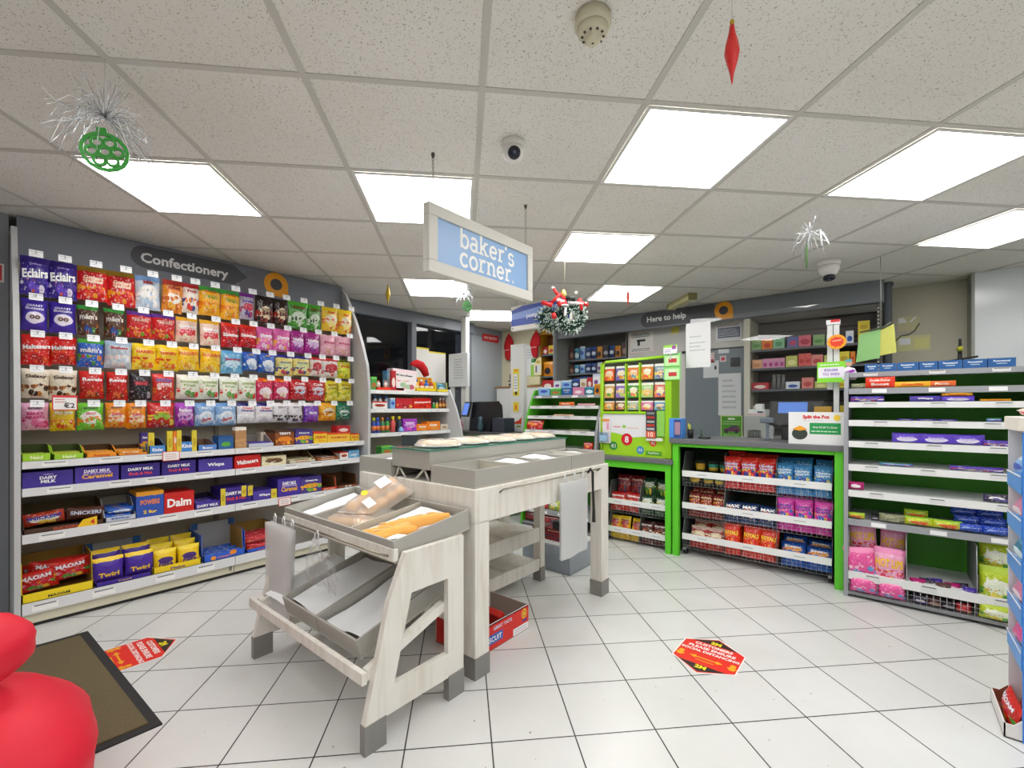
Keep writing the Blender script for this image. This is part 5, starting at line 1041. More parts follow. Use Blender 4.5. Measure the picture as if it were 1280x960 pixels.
note(5.548, .085, .235, 1.89, 2.02, 'cdc79c', 'pale yellow folded paper with white corners high on the beige wall', lambda q: [q.poly([(.09, 1.96), (.09, 2.01), (.13, 2.01), (.15, 1.965)], 'eef0f2', .001), q.poly([(.165, 1.965), (.2, 2.01), (.22, 2.01), (.18, 1.965)], 'eef0f2', .001)], name='paper_note', cat='paper')
MB().tube([(.07, 5.54, 1.80), (.11, 5.535, 1.845), (.16, 5.535, 1.85), (.2, 5.535, 1.88), (.235, 5.54, 1.945)], .004, mat('5a5a48'), 5).build('loose_wire', label='loose dark wire drooping across the beige wall', cat='wire')
q = MB(); k_ = mat('22241e', .6); q.tube([(.45, 5.0, 1.42), (.45, 5.0, 1.72)], [.022, .008], k_, 7); q.tube([(.37, 5.0, 1.545), (.55, 5.0, 1.575)], [.008, .008], k_, 6); q.tube([(.45, 4.96, 1.64), (.45, 5.04, 1.64)], .02, mat('a8a82a'), 6); q.box(.4, .5, 4.95, 5.05, 0, 1.42, mat('8a8578'))
q.build('black_stand', label='thin black cross-armed stand behind the blue boxes', cat='stand')
# clip with coloured papers
q = MB(); q.M = FV(0, 4.3, 0); q.poly([(-.175, 1.52), (-.155, 1.73), (-.03, 1.76), (-.035, 1.545)], mat('9fd88a', .5), 0); q.build('green_paper', label='large pale green paper hanging from the clip behind the shelving', cat='paper')
q = MB(); q.M = FV(0, 4.31, 0); q.poly([(-.04, 1.56), (-.04, 1.745), (.045, 1.79), (.06, 1.58)], mat('dfe070', .5), 0); q.build('yellow_paper', label='pale yellow paper hanging behind the green one', cat='paper')
q = MB(); q.tube([(-.15, 4.29, 1.745), (-.02, 4.29, 1.765), (.03, 4.29, 1.80)], .006, mat('5c5e50'), 6); q.tube([(-.03, 4.29, 1.76), (-.03, 4.29, 2.29)], .003, mat('8c8e88'), 5); q.build('hanging_clip', label='thin wire clip holding the green and yellow papers', cat='clip')

# ================================================================ green counters
lime = mat('5fce2b', .4); dkg = mat('1d2a16', .7); top_ = mat('6b6c70', .4); wire = mat('c9cacc', .3, .6)
def counter(name, u0, u1, zt, label, tiers, rail):
    g = thing(name, ((u0+u1)/2, 3.85, 0), label, 'counter')
    MB().bbox(u0-.02, u1+.02, 3.565, 4.15, zt-.036, zt, top_, .003).build('worktop', g)
    pw = .047
    for a in (u0, u1-pw): MB().bbox(a, a+pw, 3.585, 3.63, 0, zt-.036, lime, .002).build('post', g)
    MB().bbox(u0+pw, u1-pw, 3.585, 3.63, rail, zt-.036, lime, .002).build('rail', g)
    q = MB(); q.box(u0, u1, 4.08, 4.1, 0, zt-.036, dkg); q.box(u0, u0+.01, 3.63, 4.08, 0, zt-.036, dkg); q.box(u1-.01, u1, 3.63, 4.08, 0, zt-.036, dkg); q.build('carcass', g)
    return g
ga = counter('service_counter', -1.312, -.21, .93, 'tall counter with bright green frame and grey worktop', None, .868)
gb = counter('low_counter', -1.95, -1.325, .757, 'lower green-framed counter carrying the lottery ticket dispenser', None, .66)
def bins(name, u0, u1, tiers, divs, label, v=3.64):
    g = thing(name, ((u0+u1)/2, v+.2, 0), label, 'rack')
    for z in tiers:
        q = MB(); q.box(u0, u1, v-.012, v-.006, z-.022, z+.026, mat('eceeee', .4))
        t = mat('b8bcc0'); q.M = FV(0, v-.0125, 0)
        for i in range(3): x = u0+(u1-u0)*(.12+.33*i); q.rect(x, z-.002, x+.07, z+.004, t, .0006)
        q.build('ticket_strip', g)
        q = MB(); n = int((u1-u0)/.028)
        for i in range(n+1): x = u0+(u1-u0)*i/n; q.tube([(x, v, z-.022), (x, v+.006, z-.095), (x, v+.33, z-.1)], .0013, wire, 3)
        for zz in (z-.045, z-.07, z-.095): q.tube([(u0, v+.003, zz), (u1, v+.003, zz)], .0013, wire, 3)
        q.build('wire_basket', g)
        for d in [u0]+divs+[u1]:
            q = MB(); q.tube([(d, v, z), (d, v+.06, z+.17), (d, v+.3, z+.17)], .0022, wire, 4); q.prism([(v+.002, z-.09), (v+.002, z+.02), (v+.06, z+.165), (v+.3, z+.165), (v+.3, z-.09)], 'x', d-.0008, d+.0008, mat('5a6260', .5)); q.build('divider', g)
    q = MB(); q.box(u0, u1, v+.33, v+.335, .05, tiers[0]+.17, dkg); q.build('back_panel', g)
    for d in (u0, u1-.02):
        q = MB(); q.box(d, d+.02, v, v+.34, .045, .06, mat('8a8c8e')); q.build('base_rail', g); q = MB(); q.lathe([(.022, -.011), (.022, .011)], (d+.01, v+.05, .023), mat('1c1c1e'), 12, 'x'); q.build('castor', g)
    return g
bins('crisp_rack', -1.25, -.275, [.652, .40, .155], [-.945, -.60], 'white-fronted wire crisp rack on castors inside the tall green counter')
bins('crisp_rack', -1.905, -1.385, [.352, .107], [-1.62], 'white-fronted wire snack rack inside the low green counter')
def tier(u0, u1, n, key, z, h, desc, where, lean=.12, v=3.675, w_=None, kind='bag', dep=.07, back=0):
    step = (u1-u0)/n
    for b in range(1+back):
        for i in range(n):
            u = u0+step*(i+.5)+rnd.uniform(-.004, .004); hh = h*rnd.uniform(.96, 1.03)
            M = FV(u, v+b*.075, z+b*.035) @ Matrix.Rotation(-lean+rnd.uniform(-.03, .03), 4, 'X') @ Matrix.Rotation(rnd.uniform(-.05, .05), 4, 'Z')
            put('crisp_packet', wrapper(kind, key), M, (step*1.02, hh, dep), f'{desc}, {ORD[i]} in the {where}'+(', at the back' if b else ''), 'crisps', f'{desc}s in the {where}'[:60])
B1, B2, B3 = [(-1.25, -.945), (-.945, -.60), (-.60, -.275)]
for k, u in enumerate((-1.17, -1.07, -.985)):
    for b in (0, 1):
        q = MB(); c = (u+.01*b, 3.70+.1*b, .57+.085*b); q.lathe([(.03, 0), (.04, .085), (.042, .088), (.042, .094), (0, .094)], (0, 0, 0), mat('2c302a', .5), 18); q.lathe([(.0345, .03), (.039, .072)], (0, 0, 0), mat(('e0a828', '3a9c8a', '3a8a78')[k], .4), 18); q.lathe([(.0335, .018), (.0362, .045)], (0, -.0008, 0), mat('dcb83a', .5), 18)
        q.M = Matrix(); q.v = [v_+Vector(c) for v_ in q.v]; q.build('noodle_pot', at=c, label=f'dark noodle pot, {ORD[k]} in the top left bin'+(', stacked behind' if b else ''), cat='pot', group='noodle pots in the tall counter')
tier(*B2, 3, 'tayto', .568, .235, 'red and blue crisp packet', 'top middle bin', back=1)
tier(*B3, 3, 'skyc', .568, .215, 'sky blue crisp packet', 'top right bin', back=1)
tier(B1[0]+.03, B1[1], 3, 'mccoy', .315, .2, 'dark red crisp packet', 'middle left bin', lean=.3, back=1)
tier(*B2, 3, 'max', .315, .155, 'navy crisp packet with orange crisps', 'central bin', lean=.35)
tier(*B3, 3, 'pinkc', .315, .225, 'bright pink crisp packet', 'middle right bin', back=1)
tier(B1[0]+.04, B1[1], 2, 'popc', .07, .175, 'dark red popcorn packet', 'bottom left bin', lean=.4, back=1)
tier(*B2, 3, 'rolla', .07, .235, 'vivid red crisp packet with yellow lettering', 'bottom middle bin', back=1)
tier(B3[0]+.03, B3[1], 2, 'bluelean', .07, .17, 'slumped blue crisp packet', 'bottom right bin', lean=.5, back=1)
C1, C2 = (-1.905, -1.62), (-1.62, -1.385)
tier(C1[0], C1[1], 2, 'redc', .27, .165, 'bright red crisp packet', 'upper left low-counter bin', lean=.25)
tier(C1[0]+.02, C1[1], 2, 'redb', .36, .21, 'dark red crisp packet', 'rear of the upper left low-counter bin', v=3.78)
tier(C2[0], C2[1], 2, 'greenc', .27, .165, 'dark green crisp packet', 'upper right low-counter bin', lean=.25)
tier(C2[0]-.02, C2[1], 2, 'greenc', .37, .19, 'raised dark green crisp packet', 'rear of the upper right low-counter bin', v=3.78)
tier(*C1, 3, 'yellc', .02, .2, 'yellow snack packet', 'bottom left low-counter bin', lean=.25)
tier(*C2, 2, 'burg', .02, .19, 'maroon and white snack packet', 'bottom right low-counter bin', lean=.25)

# ---- lottery ticket dispenser on the low counter
lg_ = mat('a6dd2a', .35)
g = thing('ticket_dispenser', (-1.68, 3.7, .758), 'lime green lottery ticket dispenser on the low counter', 'dispenser')
q = MB(); u0, u1, za, zb = -1.985, -1.375, .758, 1.585
q.tube([(u0+.01, 3.64, za+.01), (u0+.018, 3.655, zb-.03), (u0+.045, 3.66, zb), (u1-.02, 3.66, zb+.012)], .012, lg_, 8); q.box(u0, u0+.012, 3.64, 3.80, za, zb-.01, lg_); q.build('frame', g)
MB().bbox(-1.392, -1.335, 3.63, 3.82, .758, 1.57, mat('98cf22', .35), .008).build('side_panel', g)
q = MB(); q.box(u0+.012, -1.392, 3.70, 3.72, 1.14, zb, mat('4a4c44')); q.build('back_panel', g)
q = MB()
for u in (-1.748, -1.62): q.box(u-.004, u+.004, 3.65, 3.70, 1.14, 1.56, lg_)
q.box(u0+.01, -1.39, 3.64, 3.70, 1.125, 1.143, lg_); q.build('dividers', g)
q = MB(); q.box(u0+.01, -1.392, 3.655, 3.665, .758, 1.127, lg_); q.M = FV(0, 3.6545, 0)
q.poly([(-1.97, 1.12), (-1.97, .955), (-1.86, .955), (-1.78, .94), (-1.68, .92), (-1.56, .93), (-1.40, .94), (-1.40, 1.12)], mat('eaecef', .4), .0008)
for c in ((-1.735, .90, .052, 'd8182c', '8'), (-1.862, .838, .038, '2f9440', '€1'), (-1.612, .815, .033, '3a94cc', '€5'), (-1.50, .88, .03, 'e8582c', '€2')):
    q.ell(c[0], c[1], c[2], c[2], mat(c[3], .4), .0016); q.text(c[4], c[0], c[1], c[2]*1.1, c[2]*1.1, mat('f4f6f4'), .0024)
q.rect(-1.565, .775, -1.425, .812, '5aa82c', .0016); q.text('PlayItNow', -1.495, .794, .12, .02, mat('eef6e8'), .0024)
q.ell(-1.76, 1.01, .018, .013, '9ad04a', .0014); q.lines(-1.86, .995, -1.79, 1.02, 1, mat('e06a7a'), .0014); q.lines(-1.73, .99, -1.62, 1.01, 1, mat('f0b8a0'), .0014); q.build('front_panel', g)
for k, z in enumerate((1.40, 1.51)):
    q = MB(); q.M = FV(0, 3.62, 0); q.box(-1.395, -1.26, z, z+.105, -.006, 0, mat('8ee080', .4)); q.rect(-1.385, z+.008, -1.27, z+.09, 'c8f4b0', .001); q.rect(-1.355, z+.03, -1.29, z+.062, 'c83a3c', .002); q.rect(-1.35, z+.07, -1.30, z+.08, 'f4f8f0', .002); o = q.build('price_sign', g); o['label'] = ('lower green price sign with red block', 'upper green price sign with red block')[k]
cards = [['e8582a', '6a62b0', 'e07a2a', 'd8842c', '7a98a8'], ['d8a85c', '8a6ab8', '4a9a3a', 'a8cc7a', 'e0705a'], ['e8923a', '8a5a2a', '9aac8a', 'd86aa0', '6aa8d0']]
cn = [['orange-red', 'violet', 'orange', 'amber striped', 'grey-blue'], ['tan', 'purple', 'green', 'pale green', 'coral'], ['yellow-orange', 'brown', 'grey-green', 'pink', 'light blue']]
cz = [(1.415, .132), (1.262, .13), (1.155, .082)]; cu = [(-1.962, -1.868), (-1.848, -1.752), (-1.738, -1.628), (-1.612, -1.508), (-1.495, -1.398)]
for r_ in range(3):
    for c in range(5):
        DES['card%d%d' % (r_, c)] = (cards[r_][c], 'f0e4c0' if (r_+c) % 2 else 'f4ccaa', ['e8d040', cards[r_][(c+2) % 5]], 'f0f0e6', 'f2f2ee', [])
        put('scratch_card', wrapper('bar' if False else 'box', 'card%d%d' % (r_, c)), FV((cu[c][0]+cu[c][1])/2, 3.668, cz[r_][0]+.002) @ Matrix.Rotation(-.12, 4, 'X'), (cu[c][1]-cu[c][0], cz[r_][1]-.004, .016), f'{cn[r_][c]} scratch card in the {("top", "middle", "bottom")[r_]} row of the dispenser', 'scratch card', 'scratch cards in the dispenser')
q = MB(); q.M = FV(0, 3.62, 0); q.box(-1.995, -1.885, .86, .864, -.03, 0, mat('dfe4e8')); q.box(-1.995, -1.885, .864, 1.09, -.028, -.02, mat('ece6ea', .4)); q.rect(-1.985, 1.05, -1.895, 1.075, 'f09a60', -.019); q.rect(-1.98, .98, -1.92, 1.04, 'eee4ea', -.0185); q.rect(-1.92, .98, -1.9, 1.04, 'e89ab8', -.0185)
q.rect(-1.99, .872, -1.90, .955, '4a9ad8', .0); q.rect(-1.98, .88, -1.91, .93, 'a8d4f0', .001); q.box(-1.995, -1.885, .86, .96, 0, .003, film('e8f0f4', 'clear_holder', .1, .05)); q.build('leaflet_holder', label='leaflet holder with blue and white leaflets on the lower panel of the dispenser', cat='leaflet holder')
q = MB(); q.M = FV(0, 3.625, 0); q.box(-1.55, -1.465, .92, 1.155, -.012, 0, mat('35363c', .5)); 
for z, c in ((1.12, '8a8a8c'), (1.085, 'b83a2a'), (1.05, 'a8aaa8'), (1.02, 'c83c2c'), (.99, 'b8bcc4')): q.rect(-1.54, z, -1.475, z+.018, c, .001)
q.rect(-1.548, .925, -1.467, .98, 'e86a4a', .001); q.text('10', -1.508, .953, .05, .04, mat('f8ece0'), .002); q.build('leaflet_stack', label='dark leaflet with red and grey bands on the dispenser', cat='leaflet')
note(3.635, -1.46, -1.395, .94, 1.15, '8fcf5a', 'plain green leaflet beside the dark banded leaflet', name='leaflet', cat='leaflet')
note(3.63, -1.55, -1.41, .90, .925, 'eef0ea', 'small white card strip under the dark leaflet', name='card_strip', cat='card')
q = MB(); q.M = FV(0, 3.60, 0); q.box(-1.39, -1.28, 1.61, 1.66, -.004, 0, mat('eef0f0', .4)); q.rect(-1.39, 1.655, -1.28, 1.68, '9ad84a', -.001); q.lines(-1.38, 1.62, -1.33, 1.65, 2, mat('b49ad0')); q.ell(-1.305, 1.655, .016, .022, '9a4a9a', .001); q.rect(-1.32, 1.612, -1.285, 1.645, 'f0f0f4', .002); q.box(-1.34, -1.33, 1.56, 1.61, -.004, 0, mat('c8ccca')); q.build('promo_sign', label='small lime and purple promotional sign on top of the ticket dispenser', cat='sign')

# ---- things on the tall counter
q = MB(); q.bbox(-1.352, -1.25, 3.62, 3.72, .931, 1.09, mat('4f94e8', .4), .004); q.M = FV(0, 3.619, 0); q.rect(-1.312, .94, -1.255, 1.08, '2a4a8a', .001); q.rect(-1.305, .96, -1.262, 1.06, 'b08aa0', .0016); q.build('blue_box', label='bright blue leaflet box at the dispenser end of the tall counter', cat='box')
clearp = film('f0f4f6', 'counter_screen', .0, .01, (.985, .99, .99, 1), 1.3)
MB().box(-1.235, -.31, 3.78, 3.784, .935, 1.9, clearp).build('counter_screen', label='clear plastic screen standing on the tall counter', cat='screen')
q = MB()
for a in ((-.305, -.275), (-.27, -.24)): q.box(*a, 3.70, 3.73, .931 if a[0] > -.28 else 1.3, 1.735, mat('dfe2e2', .4))
q.box(-.31, -.235, 3.69, 3.74, 1.735, 1.765, mat('eceeee')); q.M = FV(0, 3.69, 0); q.rect(-.285, 1.748, -.235, 1.766, 'd8303a', .001); q.build('screen_post', label='white double post at the far end of the counter screen', cat='post')
q = MB(); q.M = FV(0, 3.66, 0); q.ell(-.25, 1.612, .052, .048, mat('f2a41c', .4), 0); q.poly([(-.25+(.034+.006*(i % 2))*math.cos(i*PI/9), 1.612+(.03+.006*(i % 2))*math.sin(i*PI/9)) for i in range(18)], mat('e8401e', .4), .001); q.text('WINNER', -.25, 1.62, .05, .014, mat('ffe9c8'), .002, rot=.1); q.box(-.253, -.247, 1.6, 1.62, -.03, 0, mat('d8d8d8')); q.build('round_sign', label='round orange winner badge on the white post', cat='sign')
q = MB(); q.M = FV(0, 3.64, 0); q.box(-.356, -.20, 1.345, 1.48, -.004, 0, mat('8ade3a', .4)); q.rect(-.35, 1.375, -.21, 1.445, 'ece8f4', .001); q.text('€20,000', -.28, 1.425, .12, .02, mat('6a5ab8'), .002); q.text('TO WIN', -.28, 1.398, .1, .018, mat('8a5ab8'), .002); q.lines(-.34, 1.452, -.23, 1.47, 1, mat('e8f4e0'), .002)
q.ell(-.185, 1.465, .018, .022, 'c8a088', .003); q.poly([(-.22, 1.36), (-.215, 1.43), (-.19, 1.445), (-.155, 1.43), (-.135, 1.38), (-.15, 1.355)], mat('ecebf4'), .002); q.poly([(-.205, 1.41), (-.16, 1.425), (-.15, 1.41), (-.2, 1.39)], mat('9a3ab0'), .003); q.ell(-.185, 1.482, .02, .01, '5aa8b0', .0035); q.build('promo_sign', label='lime prize sign with a figure in purple and white on the post', cat='sign')
q = MB(); M_ = FV(0, 3.61, 0); q.M = M_; q.box(-.517, -.209, .931, 1.147, -.006, 0, mat('eceeee', .4)); q.text('Split the Pot', -.36, 1.112, .18, .03, mat('d8242c'), .001, bold=.05); q.ell(-.245, 1.11, .018, .02, 'f2d03a', .001)
q.rect(-.395, 1.0, -.225, 1.075, '1e9a50', .001); q.text('Only €2.00 To Enter', -.31, 1.045, .15, .016, mat('f0f6f0'), .002); q.lines(-.385, 1.01, -.235, 1.028, 1, mat('c8e8d0'), .002); q.ell(-.452, 1.0, .045, .04, mat('37423a', .4), .001); q.poly([(-.495, 1.03), (-.47, 1.045), (-.452, 1.055), (-.43, 1.045), (-.408, 1.03), (-.452, 1.02)], mat('f0a428'), .002); q.lines(-.43, 1.086, -.31, 1.094, 1, mat('c8d0cc'), .001)
q.build('charity_sign', label='white Split the Pot board with a dark pot picture on the tall counter', cat='sign')
g = thing('till_monitor', (-.52, 4.0, .931), 'black till monitor with a glowing blue screen behind the Split the Pot board', 'till')
q = MB(); q.M = Matrix.Translation((0, 4.0, 1.13)) @ Matrix.Rotation(-.25, 4, 'X'); q.bbox(-.70, -.35, -.02, .05, -.1, .1, mat('141519', .4), .008); q.build('casing', g)
q = MB(); q.M = Matrix.Translation((0, 4.0, 1.13)) @ Matrix.Rotation(-.25, 4, 'X'); q.box(-.64, -.45, -.0225, -.0205, .0, .085, emis('4a70b8', .35, 'till_screen')); q.build('screen', g)
q = MB(); q.bbox(-.62, -.5, 3.98, 4.08, .931, 1.06, mat('26272c', .4), .01); q.build('stand', g)
g = thing('card_terminal', (-.7, 3.85, .931), 'grey card terminal on a stalk with a coiled cable', 'terminal')
q = MB(); q.lathe([(.03, .931), (.03, .94), (.012, .95), (.012, 1.06)], (-.69, 3.86, 0), mat('5f6a76', .4), 12); q.build('stalk', g); q = MB(); q.bbox(-.74, -.65, 3.84, 3.9, 1.06, 1.1, mat('6f7a86', .4), .008); q.build('head', g)
q = MB(); q.tube([(-.66+.014*math.cos(t*.9), 3.82+.014*math.sin(t*.9), .945+.0022*t) for t in range(46)], .0025, mat('c8ccd0'), 5); q.build('coiled_cable', g)
q = MB(); q.bbox(-.98, -.84, 4.6, 4.8, 1.1, 1.16, mat('e6e8ea', .4), .006); q.bbox(-.93, -.87, 4.64, 4.74, 1.16, 1.21, mat('ecedee', .4), .006); q.M = FV(0, 4.599, 0); q.rect(-.98, 1.112, -.84, 1.118, 'd84a4a', .001); q.ell(-.88, 1.135, .03, .008, '3a4450', .001); q.M = Matrix(); q.box(-1.0, -.82, 4.55, 4.9, .9, 1.1, mat('b8bcb8')); q.build('label_printer', label='white printer on a shelf box beside the tobacco shelving', cat='printer')
q = MB(); q.bbox(-1.06, -.6, 4.5, 5.1, 0, .9, mat('a8aaa8', .5), .004); q.build('back_counter', label='grey back counter behind the till', cat='counter')
q = MB(); q.bbox(-.98, -.86, 4.55, 4.62, .9, .975, mat('dcdcd8', .5), .004); [q.box(-.97+i*.022, -.955+i*.022, 4.548, 4.55, .915, .965, mat('8a8c88')) for i in range(5)]; q.build('ribbed_box', label='small ribbed white box low on the back counter', cat='box')
q = MB(); q.lathe([(.022, 0), (.024, .07), (.0, .07)], (-1.215, 3.72, .931), mat('1e1c1c', .5), 12); 
for i, c in enumerate(('e8e02a', 'd8e040', '2a6a3a')): q.tube([(-1.222+i*.008, 3.72, .98), (-1.23+i*.014, 3.715, 1.05-.01*i)], .004, mat(c), 5)
q.build('pen_pot', label='black pen pot with yellow and green pens on the tall counter', cat='pot')
q = MB(); q.lathe([(.018, 0), (.01, .02), (.006, .07), (0, .08)], (-1.13, 3.72, .931), mat('2c4a34'), 9); q.bbox(-1.15, -1.07, 3.70, 3.76, .931, .945, mat('26302a'), .004); q.build('small_stamp', label='small dark green stamp lying by the pen pot', cat='stamp')
q = MB(); q.bbox(-.40, -.30, 3.9, 3.96, .931, 1.185, mat('e8b84a', .6), .004); q.build('tan_envelope', label='tan envelope standing behind the Split the Pot board', cat='envelope')
put('small_packet', wrapper('box', 'cigyel'), FV(-.225, 3.85, .932), (.04, .26, .04), 'tall lime-yellow packet at the far end of the tall counter', 'packet')
# ================================================================ green-backed shelving bays
gbk = mat('4aa024', .5); gbd = mat('4fb020', .45); whs = mat('e6e8e8', .35); gst = mat('9a9da2', .45)
def bay(name, u0, u1, strips, label, vback=3.95, side_l=None, side_r=None, base_z=.03, tops=None):
    g = thing(name, ((u0+u1)/2, (strips[0][3]+vback)/2, 0), label, 'shelving')
    q = MB(); q.box(u0, u1, vback-.01, vback, .05, strips[0][0]+.0, gbk); q.build('back_panel', g)
    for k, (zt, zb, kind, vf) in enumerate(strips):
        q = MB(); q.box(u0+.002, u1-.002, vf+.002, vback-.011, zt-.02, zt-.004, whs if kind != 'grey' else mat('b9bcc0', .45)); q.box(u0+.002, u1-.002, vf-.006, vf+.001, zb, zt, whs if kind == 'white' else gst)
        sh = q.build('shelf', g); r = random.Random(k+int(u0*10))
        for i in range(4):
            x = u0+(u1-u0)*(i+.5)/4+r.uniform(-.03, .03); ticket_on(sh, FV(x, vf-.0065, (zt+zb)/2), .07, (zt-zb)*.66, 'f0f1f1' if kind == 'grey' else 'dcdedd', kind != 'grey')
    for nm, pts, u in (('side_panel', side_l, u0), ('side_panel', side_r, u1)):
        if pts: MB().prism(pts, 'x', u-.022 if u == u0 else u, u if u == u0 else u+.022, gst if (u == u0 and u0 > -1) or u == u1 else gbd).build(nm, g)
    MB().box(u0, u1, strips[-1][3]+.0, vback, base_z-.012, base_z+.008, mat('8a8d90', .4)).build('base_rail', g)
    for u in (u0+.04, u1-.04): MB().box(u-.015, u+.015, strips[-1][3]+.05, strips[-1][3]+.08, 0, base_z-.012, mat('2a2a2c')).build('foot', g)
    return g
RB = [(1.40, 1.37, 'top', 3.60), (1.297, 1.262, 'grey', 3.54), (1.212, 1.178, 'white', 3.53), (1.10, 1.063, 'white', 3.52), (.97, .932, 'white', 3.515), (.826, .786, 'white', 3.51), (.667, .626, 'white', 3.50), (.488, .450, 'grey', 3.50), (.165, .115, 'white', 3.50)]
R0, R1 = -.182, .86
bay('chocolate_shelving', R0, R1, RB, 'nearly empty chocolate bar shelving with bright green back, beside the tall counter', 3.93, side_l=[(3.50, 0), (3.50, .66), (3.535, 1.30), (3.60, 1.405), (3.94, 1.405), (3.94, 0)], side_r=[(3.50, 0), (3.50, .66), (3.535, 1.30), (3.60, 1.405), (3.94, 1.405), (3.94, 0)])
def vput(kind, name, x0, x1, key, z, h, v, d, label, cat, group=None, lean=0, roll=0):
    a, b = onv(v, x0)[0], onv(v, x1)[0]
    return put(name, wrapper(kind, key), FV((a+b)/2, v, z+.001) @ Matrix.Rotation(-lean, 4, 'X') @ Matrix.Rotation(roll, 4, 'Z'), (b-a, h, d), label, cat, group)
NS = 'on the green-backed shelving'
for i, (a, b) in enumerate(((1081, 1098), (1099, 1120), (1121, 1148), (1149, 1172), (1173, 1203), (1204, 1234), (1235, 1270))):
    vput('box', 'medicine_box', a, b, 'bluebox', 1.40, .05, 3.62, .09, f'blue and white medicine box, {ORD[i]} from the counter along the top of the shelving', 'box', 'blue boxes along the top of the shelving')
vput('bar', 'chocolate_bar', 1064, 1082, 'silver', 1.297, .03, 3.56, .05, f'small gold and olive packet at the counter end {NS}', 'bar')
vput('bar', 'chocolate_bar', 1082, 1119, 'boost', 1.297, .067, 3.56, .04, f'big red chocolate multipack standing up {NS}', 'bar')
vput('bar', 'chocolate_bar', 1118, 1163, 'crunch', 1.297, .034, 3.56, .04, f'long golden yellow chocolate bar beside the red multipack {NS}', 'bar')
vput('bar', 'chocolate_bar', 1160, 1195, 'picn', 1.297, .034, 3.57, .04, f'orange chocolate bar with purple end {NS}', 'bar')
vput('bar', 'chocolate_bar', 1063, 1105, 'dairylong', 1.212, .036, 3.55, .04, f'purple chocolate bar at the counter end of the third shelf {NS}', 'bar')
vput('bar', 'chocolate_bar', 1137, 1176, 'wispa', 1.212, .033, 3.55, .04, f'purple and pink chocolate bar in the middle of the third shelf {NS}', 'bar')
vput('bar', 'chocolate_bar', 1177, 1218, 'cadbar', 1.212, .030, 3.55, .04, f'lilac chocolate bar under a yellow one {NS}', 'bar')
vput('bar', 'chocolate_bar', 1177, 1216, 'crunch', 1.243, .018, 3.55, .04, f'flat yellow bar lying on the lilac one {NS}', 'bar')
vput('bar', 'chocolate_bar', 1225, 1264, 'crunch', 1.212, .012, 3.56, .04, f'thin yellow bar at the stand end of the third shelf {NS}', 'bar')
for i, (a, b) in enumerate(((1122, 1142), (1145, 1170), (1172, 1196))): vput('bar', 'chocolate_bar', a, b, 'cadbar', 1.10, .01, 3.60, .06, f'purple bar lying flat, {ORD[i]} of three on the fourth shelf {NS}', 'bar')
vput('bar', 'snack_packet', 1233, 1252, 'mmblue', 1.10, .02, 3.56, .05, f'pale blue packet at the stand end of the fourth shelf {NS}', 'packet')
for i, (a, b) in enumerate(((1115, 1153), (1150, 1192), (1189, 1231))): vput('bar', 'chocolate_bar', a, b, 'cadbar', .97, .057, 3.55, .04, f'violet chocolate bar, {ORD[i]} of the three standing on the fifth shelf', 'bar', 'violet bars on the fifth shelf')
vput('bar', 'chocolate_bar', 1229, 1262, 'dairylong', .965, .035, 3.54, .04, 'purple and brown bar at the stand end of the fifth shelf', 'bar')
vput('bar', 'chocolate_bar', 1099, 1141, 'mmblue', .826, .018, 3.56, .04, 'single blue bar lying on the sixth shelf toward the counter', 'bar')
vput('bar', 'chocolate_bar', 1187, 1254, 'dairylong', .826, .026, 3.54, .04, 'long purple and red bar lying on the sixth shelf toward the stand', 'bar')
vput('bar', 'chocolate_bar', 1060, 1080, 'pinks', .667, .048, 3.53, .04, 'small magenta packet at the counter end of the seventh shelf', 'bar')
vput('bar', 'sweet_packet', 1229, 1262, 'oreo', .667, .045, 3.53, .05, 'dark violet and white packet at the stand end of the seventh shelf', 'packet', lean=.3)
vput('bar', 'sweet_packet', 1059, 1081, 'yg', .488, .035, 3.54, .05, 'green and blue packet at the counter end of the grey-edged shelf', 'packet')
vput('box', 'black_tin', 1089, 1099, 'blackp', .488, .028, 3.54, .05, 'small black tin on the grey-edged shelf', 'tin')
vput('bar', 'sweet_packet', 1099, 1131, 'silver', .488, .05, 3.54, .06, 'olive and silver speckled packet on the grey-edged shelf', 'packet')
for i, (a, b, z, v) in enumerate(((1131, 1166, .49, 3.54), (1166, 1203, .49, 3.54), (1130, 1160, .52, 3.6))): vput('bar', 'sweet_packet', a, b, 'yg', z, .05, v, .06, f'lime and orange sweet packet, {("nearest the olive one", "nearest the blue ones", "lying on top at the back")[i]}', 'packet', 'lime packets on the grey-edged shelf')
k = 0
for r_ in range(3):
    for i, (a, b) in enumerate(((1196, 1230), (1228, 1262))):
        vput('bar', 'sweet_packet', a-r_*4, b-r_*4, 'bluebag', .49+r_*.035, .045, 3.54+r_*.05, .06, f'royal blue packet, {("counter", "stand")[i]} side, {("lowest", "middle", "topmost")[r_]} of the blue heap', 'packet', 'royal blue packets on the grey-edged shelf')
